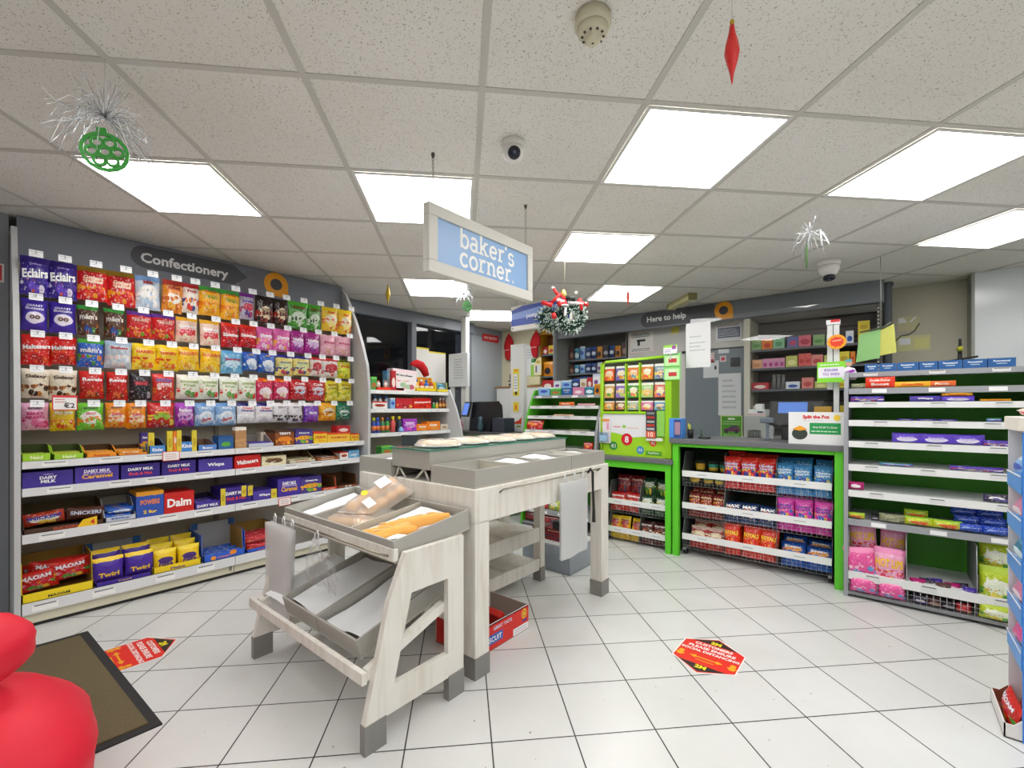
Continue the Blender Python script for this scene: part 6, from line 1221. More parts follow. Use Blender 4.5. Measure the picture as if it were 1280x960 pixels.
# bottom bin of that shelving
g = thing('wire_bin_front', (.2, 3.5, .03), 'wire basket front and dividers across the bottom of the green-backed shelving', 'wire basket')
q = MB()
for i in range(38): u = R0+.005+i*.0275; q.tube([(u, 3.497, .035), (u, 3.497, .113)], .0013, wire, 3)
for z in (.036, .062, .088): q.tube([(R0, 3.495, z), (R1, 3.495, z)], .0013, wire, 3)
q.build('basket', g)
D1, D2 = onv(3.52, 1133)[0], onv(3.52, 1221)[0]
for d in (R0+.004, D1, D2): q = MB(); q.tube([(d, 3.505, .115), (d, 3.515, .42), (d, 3.9, .42)], .003, wire, 4); q.prism([(3.51, .05), (3.52, .41), (3.9, .41), (3.9, .05)], 'x', d-.0008, d+.0008, mat('7c8080', .5)); q.build('divider', g)
for i, (x0, x1, key, z, h, v, ro, nm) in enumerate(((1062, 1098, 'hotlips', .25, .2, 3.62, .06, 'red-topped pink sweet bag standing behind on the counter side'), (1098, 1132, 'hotlips', .22, .22, 3.64, -.05, 'tall pink sweet bag standing behind on the divider side'), (1058, 1098, 'pinkbag', .13, .18, 3.53, .12, 'crumpled hot pink sweet bag spilling over the bin edge'), (1090, 1131, 'hotlips', .12, .21, 3.54, -.04, 'pink bag with bold yellow lettering in front of the bin'),
                                               (1062, 1097, 'pinkbag', .04, .1, 3.51, 0, 'pink bag low behind the wire front, counter side'), (1097, 1132, 'pinkbag', .04, .1, 3.51, 0, 'pink bag low behind the wire front, divider side'))):
    vput('bag', 'sweet_bag', x0, x1, key, z, h, v, .07, nm, 'sweets', roll=ro)
for i in range(7):
    k_ = ('pinks', 'oreo', 'dairylong', 'brownp')[i % 4]
    vput('bar', 'sweet_packet', 1137+i*11, 1157+i*11, k_, .135, .045, 3.54+.03*(i % 3), .06, f'{("magenta", "dark", "purple", "brown")[i % 4]} small packet, {ORD[i]} along the nearly empty middle bin', 'packet', roll=rnd.uniform(-.15, .15))
for i in range(4): vput('bar', 'sweet_packet', 1140+i*18, 1160+i*18, ('oreo', 'brownp', 'blackp', 'redmix')[i], .04, .05, 3.53, .06, f'dark packet, {ORD[i]} along the wire front of the middle bin', 'packet')
for i, (z, h, v, l) in enumerate(((.28, .17, 3.6, 'upper'), (.12, .2, 3.54, 'front'), (.04, .09, 3.51, 'lowest'))):
    vput('bag', 'sweet_bag', 1223, 1268, 'jolly', z, h, v, .08, f'{l} yellow-green sweet bag at the stand end of the bottom bin', 'sweets', 'yellow-green sweet bags')
# ---- gondola left of the ticket dispenser
GB = [(1.30, 1.27, 'grey', 3.76), (1.195, 1.165, 'white', 3.70), (1.095, 1.063, 'white', 3.66), (.955, .920, 'white', 3.62), (.78, .745, 'white', 3.60), (.56, .525, 'white', 3.59), (.185, .14, 'grey', 3.57)]
G0, G1 = -2.83, -2.03
bay('snack_shelving', G0, G1, GB, 'green shelving with a sloping bright green side, between the till and the ticket dispenser', 4.05, side_l=[(3.57, 0), (3.59, .55), (3.62, .94), (3.66, 1.08), (3.76, 1.30), (3.80, 1.36), (4.05, 1.36), (4.05, 0)], side_r=[(3.57, 0), (3.59, .55), (3.62, .94), (3.66, 1.08), (3.76, 1.30), (4.05, 1.30), (4.05, 0)])
for i, (x0, x1, k, h, c) in enumerate(((673, 687, 'skyp', .085, 'pale blue'), (688, 701, 'greenp', .07, 'green and brown'), (702, 715, 'bluebox', .07, 'blue and white'), (716, 730, 'pinkp', .075, 'pink and yellow'), (731, 742, 'tealp', .075, 'pale teal'), (743, 750, 'orgp', .1, 'orange'))):
    vput('box', 'remedy_box', x0, x1, k, 1.30, h, 3.80, .08, f'{c} small box on the front ledge of the sloping green shelving', 'box', 'boxes on the front ledge')
q = MB(); q.box(G0, G1, 3.98, 4.12, 1.355, 1.37, gst); q.box(G0, G1, 3.98, 3.984, 1.3, 1.37, mat('2c4a34')); q.build('top_ledge', label='grey top ledge of the sloping green shelving', cat='shelf')
for i, (x0, x1, k, h, c) in enumerate(((678, 691, 'redp', .1, 'red'), (692, 701, 'whitep', .09, 'purple and white'), (702, 714, 'skyp', .09, 'light blue'), (715, 724, 'navyp', .1, 'royal blue'), (725, 733, 'creamp', .1, 'grey and white'), (734, 740, 'redp', .11, 'dark red'), (741, 749, 'whitep', .14, 'tall white'))):
    vput('box', 'remedy_box', x0, x1, k, 1.37, h, 4.0, .06, f'{c} small box on the rear ledge above the sloping green shelving', 'box', 'boxes on the rear ledge')
vput('bar', 'chocolate_bar', 699, 718, 'picn', 1.195, .034, 3.74, .04, 'orange and blue bar on the second shelf of the sloping unit', 'bar')
vput('bar', 'chocolate_bar', 722, 744, 'blush', 1.195, .018, 3.74, .04, 'flat pink bar on the second shelf of the sloping unit', 'bar')
vput('bar', 'chocolate_bar', 692, 717, 'burst', 1.095, .014, 3.70, .05, 'flat pale orange bar on the third shelf of the sloping unit', 'bar')
vput('bag', 'sweet_bag', 655, 678, 'redc', .955, .1, 3.66, .07, 'bright red bag at the sloping end of the fourth shelf', 'sweets', lean=.4)
vput('bar', 'sweet_packet', 712, 736, 'silver', .955, .016, 3.66, .06, 'flat grey-green packet on the fourth shelf of the sloping unit', 'packet')
vput('bag', 'sweet_bag', 729, 741, 'redc', .78, .075, 3.65, .06, 'small red bag on the fifth shelf beside the dispenser', 'sweets', lean=.2)
for i, (x0, x1, k) in enumerate(((672, 685, 'redc'), (686, 700, 'jolly'), (700, 715, 'redc'), (656, 670, 'burg'))):
    vput('bag', 'crisp_packet', x0, x1, k, .186, .11, 3.61, .07, f'{("red", "green and yellow", "red", "maroon")[i]} packet, {ORD[i]} seen under the table on the bottom green shelf', 'crisps', lean=.2)
vput('bar', 'crisp_packet', 657, 715, 'redb', .05, .08, 3.6, .06, 'dark red packets strip under the bottom green shelf', 'crisps')

# ================================================================ toy and sweets gondola by the window
g = thing('toy_shelving', (-4.0, 2.98, 0), 'white shelving with a curved end by the dark window, stocked with small toys', 'shelving')
GV0, GV1 = 2.40, 3.51
MB().box(-4.22, -4.2, GV0, GV1, 0, 1.37, mat('b5ad9c', .7)).build('back_panel', g)
cur2 = upts(3.52, [(562, 487), (566, 497), (571, 512), (575, 528), (579, 550), (581, 575)])
MB().prism([(-4.22, 0), (-4.22, 1.37)]+[(u, z) for u, z in cur2]+[(cur2[-1][0], 0)], 'y', GV1, GV1+.022, cw).build('end_panel', g)
for z, uf in ((1.352, -3.87), (1.165, -3.86), (.925, -3.84), (.70, -3.8), (.45, -3.76), (.15, -3.72)):
    q = MB(); q.box(-4.2, uf+.002, GV0, GV1, z-.02, z-.003, cw); q.box(uf, uf+.008, GV0, GV1, z-.038, z, whs); sh = q.build('shelf', g)
    for i in range(4): ticket_on(sh, FU(uf+.0085, GV0+.2+i*.27, z-.019), .09, .022, 'f6f6f4', False)
def upt(kind, name, x0, x1, key, z, h, u, d, label, cat, group=None, lean=0, roll=0):
    a, b = onu(u, x0)[0], onu(u, x1)[0]
    return put(name, wrapper(kind, key), FU(u, (a+b)/2, z+.001) @ Matrix.Rotation(-lean, 4, 'X') @ Matrix.Rotation(roll, 4, 'Z'), (b-a, h, d), label, cat, group)
TS = 'of the toy shelving'
upt('box', 'carton', 464, 471, 'greenp', 1.352, .13, -3.93, .08, f'white and green carton at the near end of the top shelf {TS}', 'box')
q = MB(); a, b = onu(-3.9, 472)[0], onu(-3.9, 505)[0]; q.box(-4.05, -3.9, a, b, 1.352, 1.38, mat('e8381c', .5)); q.build('red_tray', label=f'low red tray of white figures on the top shelf {TS}', cat='tray')
def bottle(u, v, z, h, r, body, capc, label, name='toy_bottle', lab=None):
    g_ = MB(); g_.lathe([(r, z), (r, z+h*.62), (r*.55, z+h*.74), (r*.5, z+h*.8)], (u, v, 0), mat(body, .35), 9); g_.lathe([(r*.6, z+h*.8), (r*.6, z+h), (0, z+h)], (u, v, 0), mat(capc, .4), 9)
    if lab: g_.lathe([(r*1.03, z+h*.15), (r*1.03, z+h*.45)], (u, v, 0), mat(lab, .5), 9)
    return g_.build(name, label=label, cat='bottle' if 'bottle' in name else 'figure', group='small figures and bottles of the toy shelving')
for i in range(4): v = a+.04+i*(b-a-.06)/3; bottle(-3.95, v, 1.381, .07, .022, 'e8e2dc', ('e86a4a', 'e8a08a', '2a4ac8', 'f0eeee')[i], f'small white figure, {ORD[i]} in the red tray on the top shelf', 'toy_figure')
upt('box', 'multipack', 490, 520, 'kinderp', 1.355, .22, -3.9, .1, f'tall pack of white and pink toy sweets on the top shelf {TS}', 'box', roll=-.05)
upt('box', 'multipack', 484, 493, 'aero', 1.40, .16, -3.98, .08, f'pale blue round-edged pack behind the tall pink pack {TS}', 'box')
upt('box', 'multipack', 489, 495, 'redp', 1.355, .2, -3.895, .02, f'dark red edge card in front of the tall pink pack {TS}', 'box')
q = MB(); p_ = [(-3.98, onu(-3.98, x)[0], onu(-3.98, x, y)[1]) for x, y in ((514, 455), (520, 454), (526, 457), (530, 462), (533, 470))]; q.tube(p_, [.02, .042, .05, .046, .034], mat('c4121c', .8, bump=.4, bscale=60), 9); q.build('red_plush_hat', label='curled red plush hat on top of the toy packs by the dark window', cat='hat')
vm, w_ = (onu(-3.88, 520)[0]+onu(-3.88, 545)[0])/2, onu(-3.88, 545)[0]-onu(-3.88, 520)[0]
tray(FU(-3.875, vm, 1.353), w_, .16, .035, .12, 'f2d21e', 'e8a81e', f'yellow tray of bright figures on the top shelf {TS}', cut=.7)
for i in range(4): bottle(-3.92, vm-w_*.36+i*w_*.24, 1.358, .125, .024, ('e8b02a', 'd8342a', '2a6ac8', 'b83a2a')[i], ('2a58b8', 'e8e0d0', '2a58b8', 'e8a02a')[i], f'bright figurine, {ORD[i]} in the yellow tray on the top shelf', 'toy_figure', lab='e8d8b0')
vm, w_ = (onu(-3.88, 546)[0]+onu(-3.88, 560)[0])/2, onu(-3.88, 560)[0]-onu(-3.88, 546)[0]
tray(FU(-3.875, vm, 1.353), w_, .11, .03, .12, 'f0dc2a', '8a9a8a', f'low yellow tray with green packs at the curved end {TS}', cut=.2)
upt('bag', 'small_packet', 546, 558, 'tealp', 1.36, .08, -3.95, .03, 'green and white packet in the low yellow tray at the curved end', 'packet', roll=-.2)
for i, (x0, x1, k, h, c) in enumerate(((466, 484, 'kinder', .07, 'red and white'), (488, 494, 'skyp', .11, 'white and blue'), (495, 516, 'redmix', .11, 'red'), (517, 539, 'malt', .115, 'red and white striped'))):
    upt('box', 'toy_box', x0, x1, k, 1.165, h, -3.89, .1, f'{c} box, {ORD[i]} on the second shelf {TS}', 'box')
for i, x in enumerate((469, 475, 483)): bottle(-3.96, onu(-3.96, x)[0], 1.166, .13, .022, 'e6eaf0', '3a8ad0', f'white bottle with blue cap, {ORD[i]} behind the boxes on the second shelf')
for i, x in enumerate((542, 546)): bottle(-3.9, onu(-3.9, x)[0], 1.166, .065, .018, ('3aa04a', 'e8b82a')[i], 'e8e4d0', f'{("green", "yellow")[i]} little jar on the second shelf {TS}')
for i, x in enumerate((550, 554, 558)): bottle(-3.91, onu(-3.91, x)[0], 1.166, .12, .018, '8a4a30', 'e0c8b8', f'brown little bottle, {ORD[i]} at the curved end of the second shelf', lab='e0a04a')
for i, x in enumerate((467, 472, 478, 484)): bottle(-3.88, onu(-3.88, x)[0], .926, .15, .022, ('2a4aa0', '3a5ac0', '4a8a5a', '3aa04a')[i], ('c8d02a', '2a58d0', 'e8862a', '3a4a9a')[i], f'blue and green tube, {ORD[i]} on the third shelf {TS}', lab='e07a3a')
for i, x in enumerate((491, 499)): bottle(-3.89, onu(-3.89, x)[0], .926, .16, .026, ('e05a5a', '2c3a4a')[i], 'f0e02a', f'{("pink", "dark")[i]} bottle with yellow cap on the third shelf {TS}')
bottle(-3.87, onu(-3.87, 501)[0], .926, .05, .03, '8ab8e8', 'b8d4f0', f'small pale blue pot on the third shelf {TS}')
for i, (x0, x1, k, h, c) in enumerate(((504, 521, 'plum', .13, 'purple and pink'), (521, 536, 'jaffa', .07, 'orange'), (534, 550, 'jaffa', .095, 'bright orange'), (551, 560, 'creamp', .06, 'cream'))):
    upt('box', 'toy_box', x0, x1, k, .926, h, -3.88+.005*i, .1, f'{c} box, {ORD[i]} from the bottles on the third shelf {TS}', 'box')
upt('box', 'toy_box', 477, 491, 'greenp', .70, .09, -3.86, .1, f'green and yellow box on the fourth shelf {TS}, under the others', 'box')

# ================================================================ window side: boards, post, till, stickered column, banner
for k, (x0, x1, yt) in enumerate(((515, 536, 436), (536, 557, 442))):
    v0, v1 = onu(-4.285, x0)[0], onu(-4.285, x1)[0]; zt = onu(-4.285, (x0+x1)/2, yt)[1]; q = MB(); q.box(-4.30, -4.285, v0, v1, .98, zt, mat('e9e7e2', .5)); q.box(-4.30, -4.284, v0, v1, zt, zt+.018, mat('e8d83a', .5)); q.build('white_board', label=('taller white board with yellow top edge leaning on the window', 'lower white board with yellow top edge leaning on the window')[k], cat='board')
g = thing('white_post', (-3.985, 3.9, 0), 'white square post up to the ceiling with a white paper holder', 'post')
MB().bbox(-4.03, -3.945, 3.87, 3.93, 0, CEIL-.002, mat('dedfda', .45), .004).build('post', g)
q = MB(); q.bbox(-4.2, -3.87, 3.82, 3.865, 1.43, 1.84, mat('e2e5e6', .35), .006); q.M = FV(0, 3.819, 0); q.lines(-4.1, 1.52, -3.93, 1.78, 8, lightink, .001); q.build('paper_holder', g)
q = MB(); q.box(-4.19, -4.13, 3.84, 3.86, .93, 1.43, mat('d0d3d4')); q.build('holder_leg', g)
q = MB(); M_ = FU(-4.335, 0, 0); q.M = M_; q.box(4.57, 4.91, 2.11, 2.21, 0, .006, mat('c8202a', .4)); q.text('NO ENTRY', 4.74, 2.16, .27, .05, mat('f4e4e4'), .008); q.build('red_sign', label='small red sign with white lettering high on the grey wall', cat='sign')
q = MB(); q.M = FU(-3.898, 0, 0); a = onu(-3.898, -30)[0]; b = onu(-3.898, 5)[0]; z0_, z1q = onu(-3.898, 3, 353)[1], onu(-3.898, 3, 330)[1]; q.box(a, b, z0_, z1q, 0, .004, mat('eceaea', .4)); q.rect(a, z0_+.008, b-.008, z1q-.008, mat('c8242a', .4), .005); q.build('red_sign', label='red sign with white border at the far left edge beside the sweets shelving', cat='sign')
g = thing('till_counter', (-3.6, 3.85, 0), 'low dark-topped counter behind the wrapped pizzas', 'counter')
MB().bbox(-3.95, -3.1, 3.62, 4.02, .88, .905, mat('4a4a4c', .4), .004).build('worktop', g); MB().box(-3.93, -3.12, 3.64, 4.0, 0, .88, mat('6a7a5a', .6)).build('carcass', g)
g = thing('till', (-3.62, 3.8, .905), 'black till with a small glowing blue screen near the window post', 'till')
q = MB(); q.prism([(3.70, .905), (3.76, 1.24), (3.86, 1.25), (3.92, 1.2), (3.95, .905)], 'x', -3.72, -3.40, mat('191a20', .35)); q.build('body', g)
q = MB(); q.M = frame((-3.80, 3.70, 1.09), (.92, -.38, 0), (.1, .24, .95)); q.bbox(-.09, .1, -.02, .16, -.025, 0, mat('15161c', .3), .006); q.box(-.07, .08, .0, .14, 0, .002, emis('4a68b0', .7, 'small_till_screen')); q.build('screen', g)
q = MB(); q.bbox(-3.38, -3.2, 3.72, 3.9, .905, 1.06, mat('343a48', .35), .006); q.build('cash_box', g)
q = MB(); q.lathe([(.02, 0), (.035, .05), (.02, .12), (.03, .16), (0, .17)], (-3.50, 3.66, .905), mat('3c5660', .3), 10); q.build('scanner', g)
q = MB(); r = random.Random(4)
for i in range(22): c = (-3.84+r.uniform(-.05, .05), 3.66+r.uniform(-.02, .02), .93+r.uniform(0, .13)); q.lathe([(0, -.022), (.02, -.01), (.024, .004), (.012, .02), (0, .022)], c, mat(r.choice(['e4e2e6', 'd0ccd4', 'c88a94', 'b8b4c0']), .35), 7)
q.build('sweet_bag_heap', label='clear bag of silver and pink wrapped sweets beside the small till', cat='sweets')
g = thing('stickered_column', (-3.24, 4.03, 0), 'white column with yellow and red stickers beside the sloping green shelving', 'column')
MB().box(-3.34, -3.15, 4.0, 4.06, 0, 1.90, mat('dfe0de', .5)).build('shaft', g)
def stk(u0, u1, z0, z1_, c, deco=None):
    q = MB(); q.M = FV(0, 3.999, 0); q.rect(u0, z0, u1, z1_, mat(c, .5), .0006)
    if deco: deco(q)
    q.build('sticker', g)
stk(-3.305, -3.215, 1.31, 1.62, 'e8d83a', lambda q: [q.rect(-3.295, 1.36, -3.235, 1.56, 'e8ecee', .0012), q.lines(-3.29, 1.38, -3.24, 1.54, 5, mat('8a9ab0'), .0018), q.ell(-3.26, 1.34, .02, .02, '4a4a1c', .0016), q.rect(-3.29, 1.59, -3.23, 1.61, 'f08a2a', .0014)])
stk(-3.30, -3.22, 1.13, 1.24, 'efd63a', lambda q: [q.ell(-3.26, 1.18, .014, .03, 'e8702a', .0012)])
stk(-3.34, -3.18, .99, 1.11, 'f0eeee', lambda q: [q.poly([(-3.34, .99), (-3.18, .99), (-3.18, 1.07), (-3.22, 1.03), (-3.28, 1.01), (-3.34, 1.01)], mat('e0482a'), .0012), q.ell(-3.26, 1.07, .05, .02, 'f6f4f4', .0016)])
stk(-3.34, -3.19, .76, .97, 'e6e8ea', lambda q: [q.rect(-3.34, .76, -3.19, .79, 'e0502c', .0012), q.rect(-3.25, .95, -3.19, .97, '8aa83a', .0012)])
g = thing('blue_banner', (-2.62, 3.56, 1.96), 'hanging blue and white lottery banner above the counters, behind the wreath', 'sign')
MB().bbox(-2.961, -2.25, 3.55, 3.60, 1.958, 2.207, mat('e4e2da', .5), .003).build('box', g)
q = MB(); q.M = FV(0, 3.549, 0); q.poly([(-2.955, 2.005), (-2.255, 2.005), (-2.255, 2.2), (-2.8, 2.2), (-2.955, 2.165)], mat('2446a8', .4), .0008); q.poly([(-2.95, 2.07), (-2.26, 2.1), (-2.26, 2.15), (-2.6, 2.165), (-2.95, 2.13)], mat('7f9ade', .4), .0014); q.text('postpoint', -2.64, 2.085, .48, .055, mat('eef2fb'), .002); q.text('Top up here', -2.55, 2.03, .26, .022, mat('dfe6f6'), .002); q.ell(-2.935, 1.98, .008, .008, '6a6a70', .001); q.build('print', g)
for u in (-2.9, -2.32): MB().tube([(u, 3.575, 2.207), (u, 3.575, CEIL)], .002, mat('b8b8b4'), 4).build('wire', g)
# small batten fitting at the ceiling by the fascia
c = cam2room(1.745, 4.64); q = MB(); q.M = Matrix.Translation((c.x, c.y, CEIL-.062)) @ Matrix.Rotation(R(-46), 4, 'Z'); q.bbox(-.24, .24, -.04, .04, 0, .061, mat('c9c290', .5), .008); q.box(-.25, -.24, -.043, .043, -.004, .061, mat('8a8454')); q.box(.24, .25, -.043, .043, -.004, .061, mat('8a8454')); q.build('emergency_light', label='small yellowed box fitting under the ceiling by the fascia sign', cat='light fitting')

# ================================================================ ceiling fittings and decorations
def at_ceil(x, y):      # point of the ceiling seen at (x, y)
    Y = FPX*(CEIL-CAMH)/(HOR-y); return cam2room((x-640)/FPX*Y, Y, CEIL), Y
p, _ = at_ceil(741, 20); g = thing('smoke_detector', (p.x, p.y, CEIL-.07), 'cream round smoke detector on the speckled ceiling', 'smoke detector'); cr_ = mat('d2cdb2', .45)
MB().lathe([(.0, -.002), (.05, -.002), (.052, -.03), (.046, -.036), (0, -.036)], p, cr_, 28).build('base', g)
q = MB(); q.lathe([(.044, -.034), (.042, -.05), (.034, -.058), (.022, -.06), (.022, -.072), (.014, -.078), (0, -.078)], p, cr_, 28)
for i in range(10): a = 2*PI*i/10; q.box(p.x+.03*math.cos(a)-.003, p.x+.03*math.cos(a)+.003, p.y+.03*math.sin(a)-.003, p.y+.03*math.sin(a)+.003, p.z-.061, p.z-.05, mat('3a3428'))
q.lathe([(.004, -.0785), (0, -.079)], p, mat('6a6048'), 8); q.build('sensor', g)
def dome(x, y, s, label, fwd, yel=False):
    p, _ = at_ceil(x, y); g = thing('security_camera', (p.x, p.y, p.z-.08*s), label, 'security camera'); w = mat('e8e6e2', .35)
    MB().lathe([(0, -.001), (.05*s, -.001), (.052*s, -.02*s), (.046*s, -.026*s), (0, -.026*s)], p, w, 24).build('base', g)
    q = MB(); q.lathe([(.045*s, -.024*s), (.046*s, -.045*s), (.036*s, -.068*s), (.02*s, -.08*s), (0, -.084*s)], p, w, 24); q.build('dome', g)
    d = Vector(fwd).normalized(); c = p+Vector((0, 0, -.052*s))+d*.03*s; M = Matrix.Translation(c) @ d.to_track_quat('Z', 'Y').to_matrix().to_4x4()
    q = MB(); q.M = M; q.lathe([(.026*s, 0), (.026*s, .014*s), (.02*s, .018*s), (0, .018*s)], (0, 0, 0), mat('20222e', .15), 20); q.lathe([(.008*s, .0185*s), (.006*s, .021*s), (0, .021*s)], (0, 0, 0), mat('5a6078', .1), 12); q.build('lens', g)
dome(641, 178, 1.0, 'white dome security camera with dark lens above the bakery sign', (.85, -.75, -.35))
dome(1036, 326, 1.5, 'white dome security camera under the ceiling near the whiteboard wall', (.05, -.2, -1))
slv = mat('d8dbe0', .25, .7); slw = mat('f2f3f5', .35)
def thread(q, p, z1_, m='c8c8c4', r=.0008): q.tube([(p[0], p[1], z1_), (p[0], p[1], CEIL)], r, mat(m), 3)
def tinsel(c, rad, n, seed, droop=.9, r=.0011):
    q = MB(); rr = random.Random(seed)
    for i in range(n):
        a = rr.uniform(0, 2*PI); e = rr.uniform(-.2, 1.35); L_ = rad*rr.uniform(.6, 1.1); pts = []
        for k in range(6):
            t = k/5; pts.append((c[0]+math.cos(a)*math.cos(e)*L_*t, c[1]+math.sin(a)*math.cos(e)*L_*t, c[2]+math.sin(e)*L_*t-droop*rad*t*t*rr.uniform(.5, 1.1)*max(0, math.cos(e))))
        q.tube(pts, [r, r, r*1.2, r*1.4, r*1.4, r*.6], slv if i % 3 else slw, 3)
    return q
def filigree(c, R0_, yaw, col, th=.008):
    """flat openwork bauble: a disc pierced with holes"""
    q = MB(); q.M = Matrix.Translation(c) @ Matrix.Rotation(yaw, 4, 'Z') @ Matrix.Rotation(PI/2, 4, 'X') @ Matrix.Rotation(.12, 4, 'Z'); m = mat(col, .4)
    def ringp(cx, cy, r0, r1):
        n = 16; pts = [(cx+r*math.cos(2*PI*i/n), cy+r*math.sin(2*PI*i/n), z) for z in (-th/2, th/2) for r in (r0, r1) for i in range(n)]
        f = []
        for i in range(n):
            j = (i+1) % n; f += [(i, j, n+j, n+i), (2*n+i, 2*n+j, 3*n+j, 3*n+i), (n+i, n+j, 3*n+j, 3*n+i), (i, j, 2*n+j, 2*n+i)]
        q.add(pts, f, m)
    ringp(0, 0, R0_*.84, R0_); h = R0_*.3
    cells = [(x*1.72*h+(y % 2)*.86*h, y*1.5*h) for y in range(-2, 3) for x in range(-2, 3)]
    for x, y in cells:
        if math.hypot(x, y) < R0_*.8: ringp(x, y, h*.58, h*1.0)
    q.box(-R0_*.2, R0_*.2, R0_*.95, R0_*1.2, -th/2, th/2, m)
    return q
# tinsel and green bauble near the camera
Y = 1.44; c = cam2room((131-640)/FPX*Y, Y, CAMH+(HOR-190)/FPX*Y); tp = cam2room((131-640)/FPX*Y, Y, CAMH+(HOR-148)/FPX*Y)
g = thing('tinsel_bauble', (c.x, c.y, c.z-.07), 'silver tinsel spray with a green openwork bauble hanging over the sweets wall', 'ornament')
q = tinsel(tp, .16, 120, 5); thread(q, tp, tp.z); q.build('tinsel', g); filigree((c.x, c.y, c.z), .062, YAW+.5, '2f9a30').build('bauble', g)
# tinsel with an edge-on green bauble at the right
Y = 2.45; tp = cam2room((1012-640)/FPX*Y, Y, CAMH+(HOR-292)/FPX*Y); c = cam2room((1008-640)/FPX*Y, Y, CAMH+(HOR-322)/FPX*Y)
g = thing('tinsel_bauble', (c.x, c.y, c.z-.06), 'sparse silver tinsel with a thin edge-on green ornament near the dome camera', 'ornament')
q = tinsel(tp, .12, 34, 8, .9, .0016); thread(q, tp, tp.z); 
for k in range(2): q.tube([(tp.x+.05, tp.y-.03+.02*k, tp.z), (tp.x+.055+.02*k, tp.y-.04, tp.z-.05), (tp.x+.06+.03*k, tp.y-.04, tp.z-.09)], .004, slw, 4)
q.tube([(tp.x, tp.y, tp.z-.04), (tp.x, tp.y, tp.z+.06)], .004, slw, 4); q.build('tinsel', g)
filigree((c.x, c.y, c.z), .058, YAW+PI/2-.12-.4, '5f8a50', .006).build('bauble', g)
# small far tinsel bauble
Y = 4.2; c = cam2room((584-640)/FPX*Y, Y, CAMH+(HOR-383)/FPX*Y); tp = cam2room((580-640)/FPX*Y, Y, CAMH+(HOR-368)/FPX*Y)
g = thing('tinsel_bauble', (c.x, c.y, c.z-.06), 'small green openwork bauble with silver tinsel hanging by the white post', 'ornament')
q = tinsel(tp, .13, 40, 12, .9, .002); thread(q, tp, tp.z, r=.0012); q.build('tinsel', g); filigree((c.x, c.y, c.z), .045, YAW, '2c8a38', .01).build('bauble', g)
def spindle(x, y0, y1, Y, wpx, col, label, metal=0, capc='c8a83a'):
    zt, zb = CAMH+(HOR-y0)/FPX*Y, CAMH+(HOR-y1)/FPX*Y; p = cam2room((x-640)/FPX*Y, Y, 0); r = wpx/2/FPX*Y; h = zt-zb
    g = thing('spindle_ornament', (p.x, p.y, zb), label, 'ornament')
    q = MB(); pr = [(0, 0), (.12, .06), (.3, .2), (.75, .38), (1, .52), (.82, .68), (.45, .85), (.3, .97), (0, 1)]; q.lathe([(r*a, zb+h*b) for a, b in pr], (p.x, p.y, 0), mat(col, .35, metal, bump=.6, bscale=200), 9); q.build('body', g)
    q = MB(); q.lathe([(r*.3, zt), (r*.3, zt+.008), (0, zt+.01)], (p.x, p.y, 0), mat(capc, .3, .8), 8); thread(q, p, zt+.008); q.build('hanger', g)
spindle(915, 30, 107, 1.1, 18, 'd01c14', 'glittery red spindle ornament hanging close overhead, the largest of the spindles')
spindle(485, 357, 381, 3.83, 6, 'c8a82a', 'small golden spindle ornament hanging before the dark window wall', .4)
spindle(785, 361, 383, 3.83, 4.5, 'd8442c', 'thin small red spindle ornament hanging below the far light panel', 0)
# wreath with a santa-coloured ribbon figure on top
Y = 3.46; wc = [cam2room((x-640)/FPX*Y, Y+dy, CAMH+(HOR-y)/FPX*Y) for x, y, dy in ((688, 397, .06), (713, 397, 0))]
g = thing('christmas_wreath', (wc[1].x, wc[1].y, wc[1].z-.14), 'frosted green double wreath with red and white ribbons hanging from the ceiling', 'wreath')
for k, (c, rad) in enumerate(((wc[0], .06), (wc[1], .078))):
    q = MB(); rr = random.Random(20+k); ax = Vector((_c, _s, 0)); up = Vector((0, 0, 1)); fw_ = Vector((_s, -_c, 0)); fr1, fr2 = mat('1f4a38', .7), mat('cfe0d6', .6)
    q.tube([c+ax*rad*math.cos(a)+up*rad*math.sin(a) for a in [2*PI*i/20 for i in range(20)]], .008, mat('173a2c', .7), 6, True)
    for i in range((380, 560)[k]):
        a = rr.uniform(0, 2*PI); b = c+ax*rad*math.cos(a)+up*rad*math.sin(a); o_ = (ax*math.cos(a)+up*math.sin(a)); d = (o_*rr.uniform(-.8, 1)+fw_*rr.uniform(-.9, .9)+Vector((rr.uniform(-.3, .3),)*3)).normalized()
        l = rr.uniform(.04, .072); m1 = b+d*l*.6; q.tube([b, m1], .003, fr1, 3); q.tube([m1, b+d*l], .0036, fr2 if rr.random() < .75 else fr1, 3)
    q.build('wreath_ring', g)
red, wht, gold, blk = mat('d01a20', .5), mat('f0ecea', .6), mat('c8b060', .4, .3), mat('22281e', .6)
def cp(x, y, dy=0): return cam2room((x-640)/FPX*(Y-.05), Y-.05+dy, CAMH+(HOR-y)/FPX*(Y-.05))
q = MB()
for a, b, w, m in (((677, 378), (690, 382), .016, red), ((688, 380), (700, 368), .013, red), ((700, 368), (706, 374), .012, red), ((692, 361), (697, 369), .012, red), ((708, 372), (719, 374), .02, blk), ((712, 378), (733, 380), .011, wht), ((722, 376), (735, 382), .014, red), ((725, 373), (727, 388), .011, red), ((692, 392), (693, 398), .018, red), ((695, 374), (705, 378), .014, wht), ((698, 378), (702, 382), .02, red), ((707, 384), (706, 395), .01, wht)):
    q.tube([cp(*a), cp(*b, -.01)], w, m, 7)
q.build('ribbons', g)
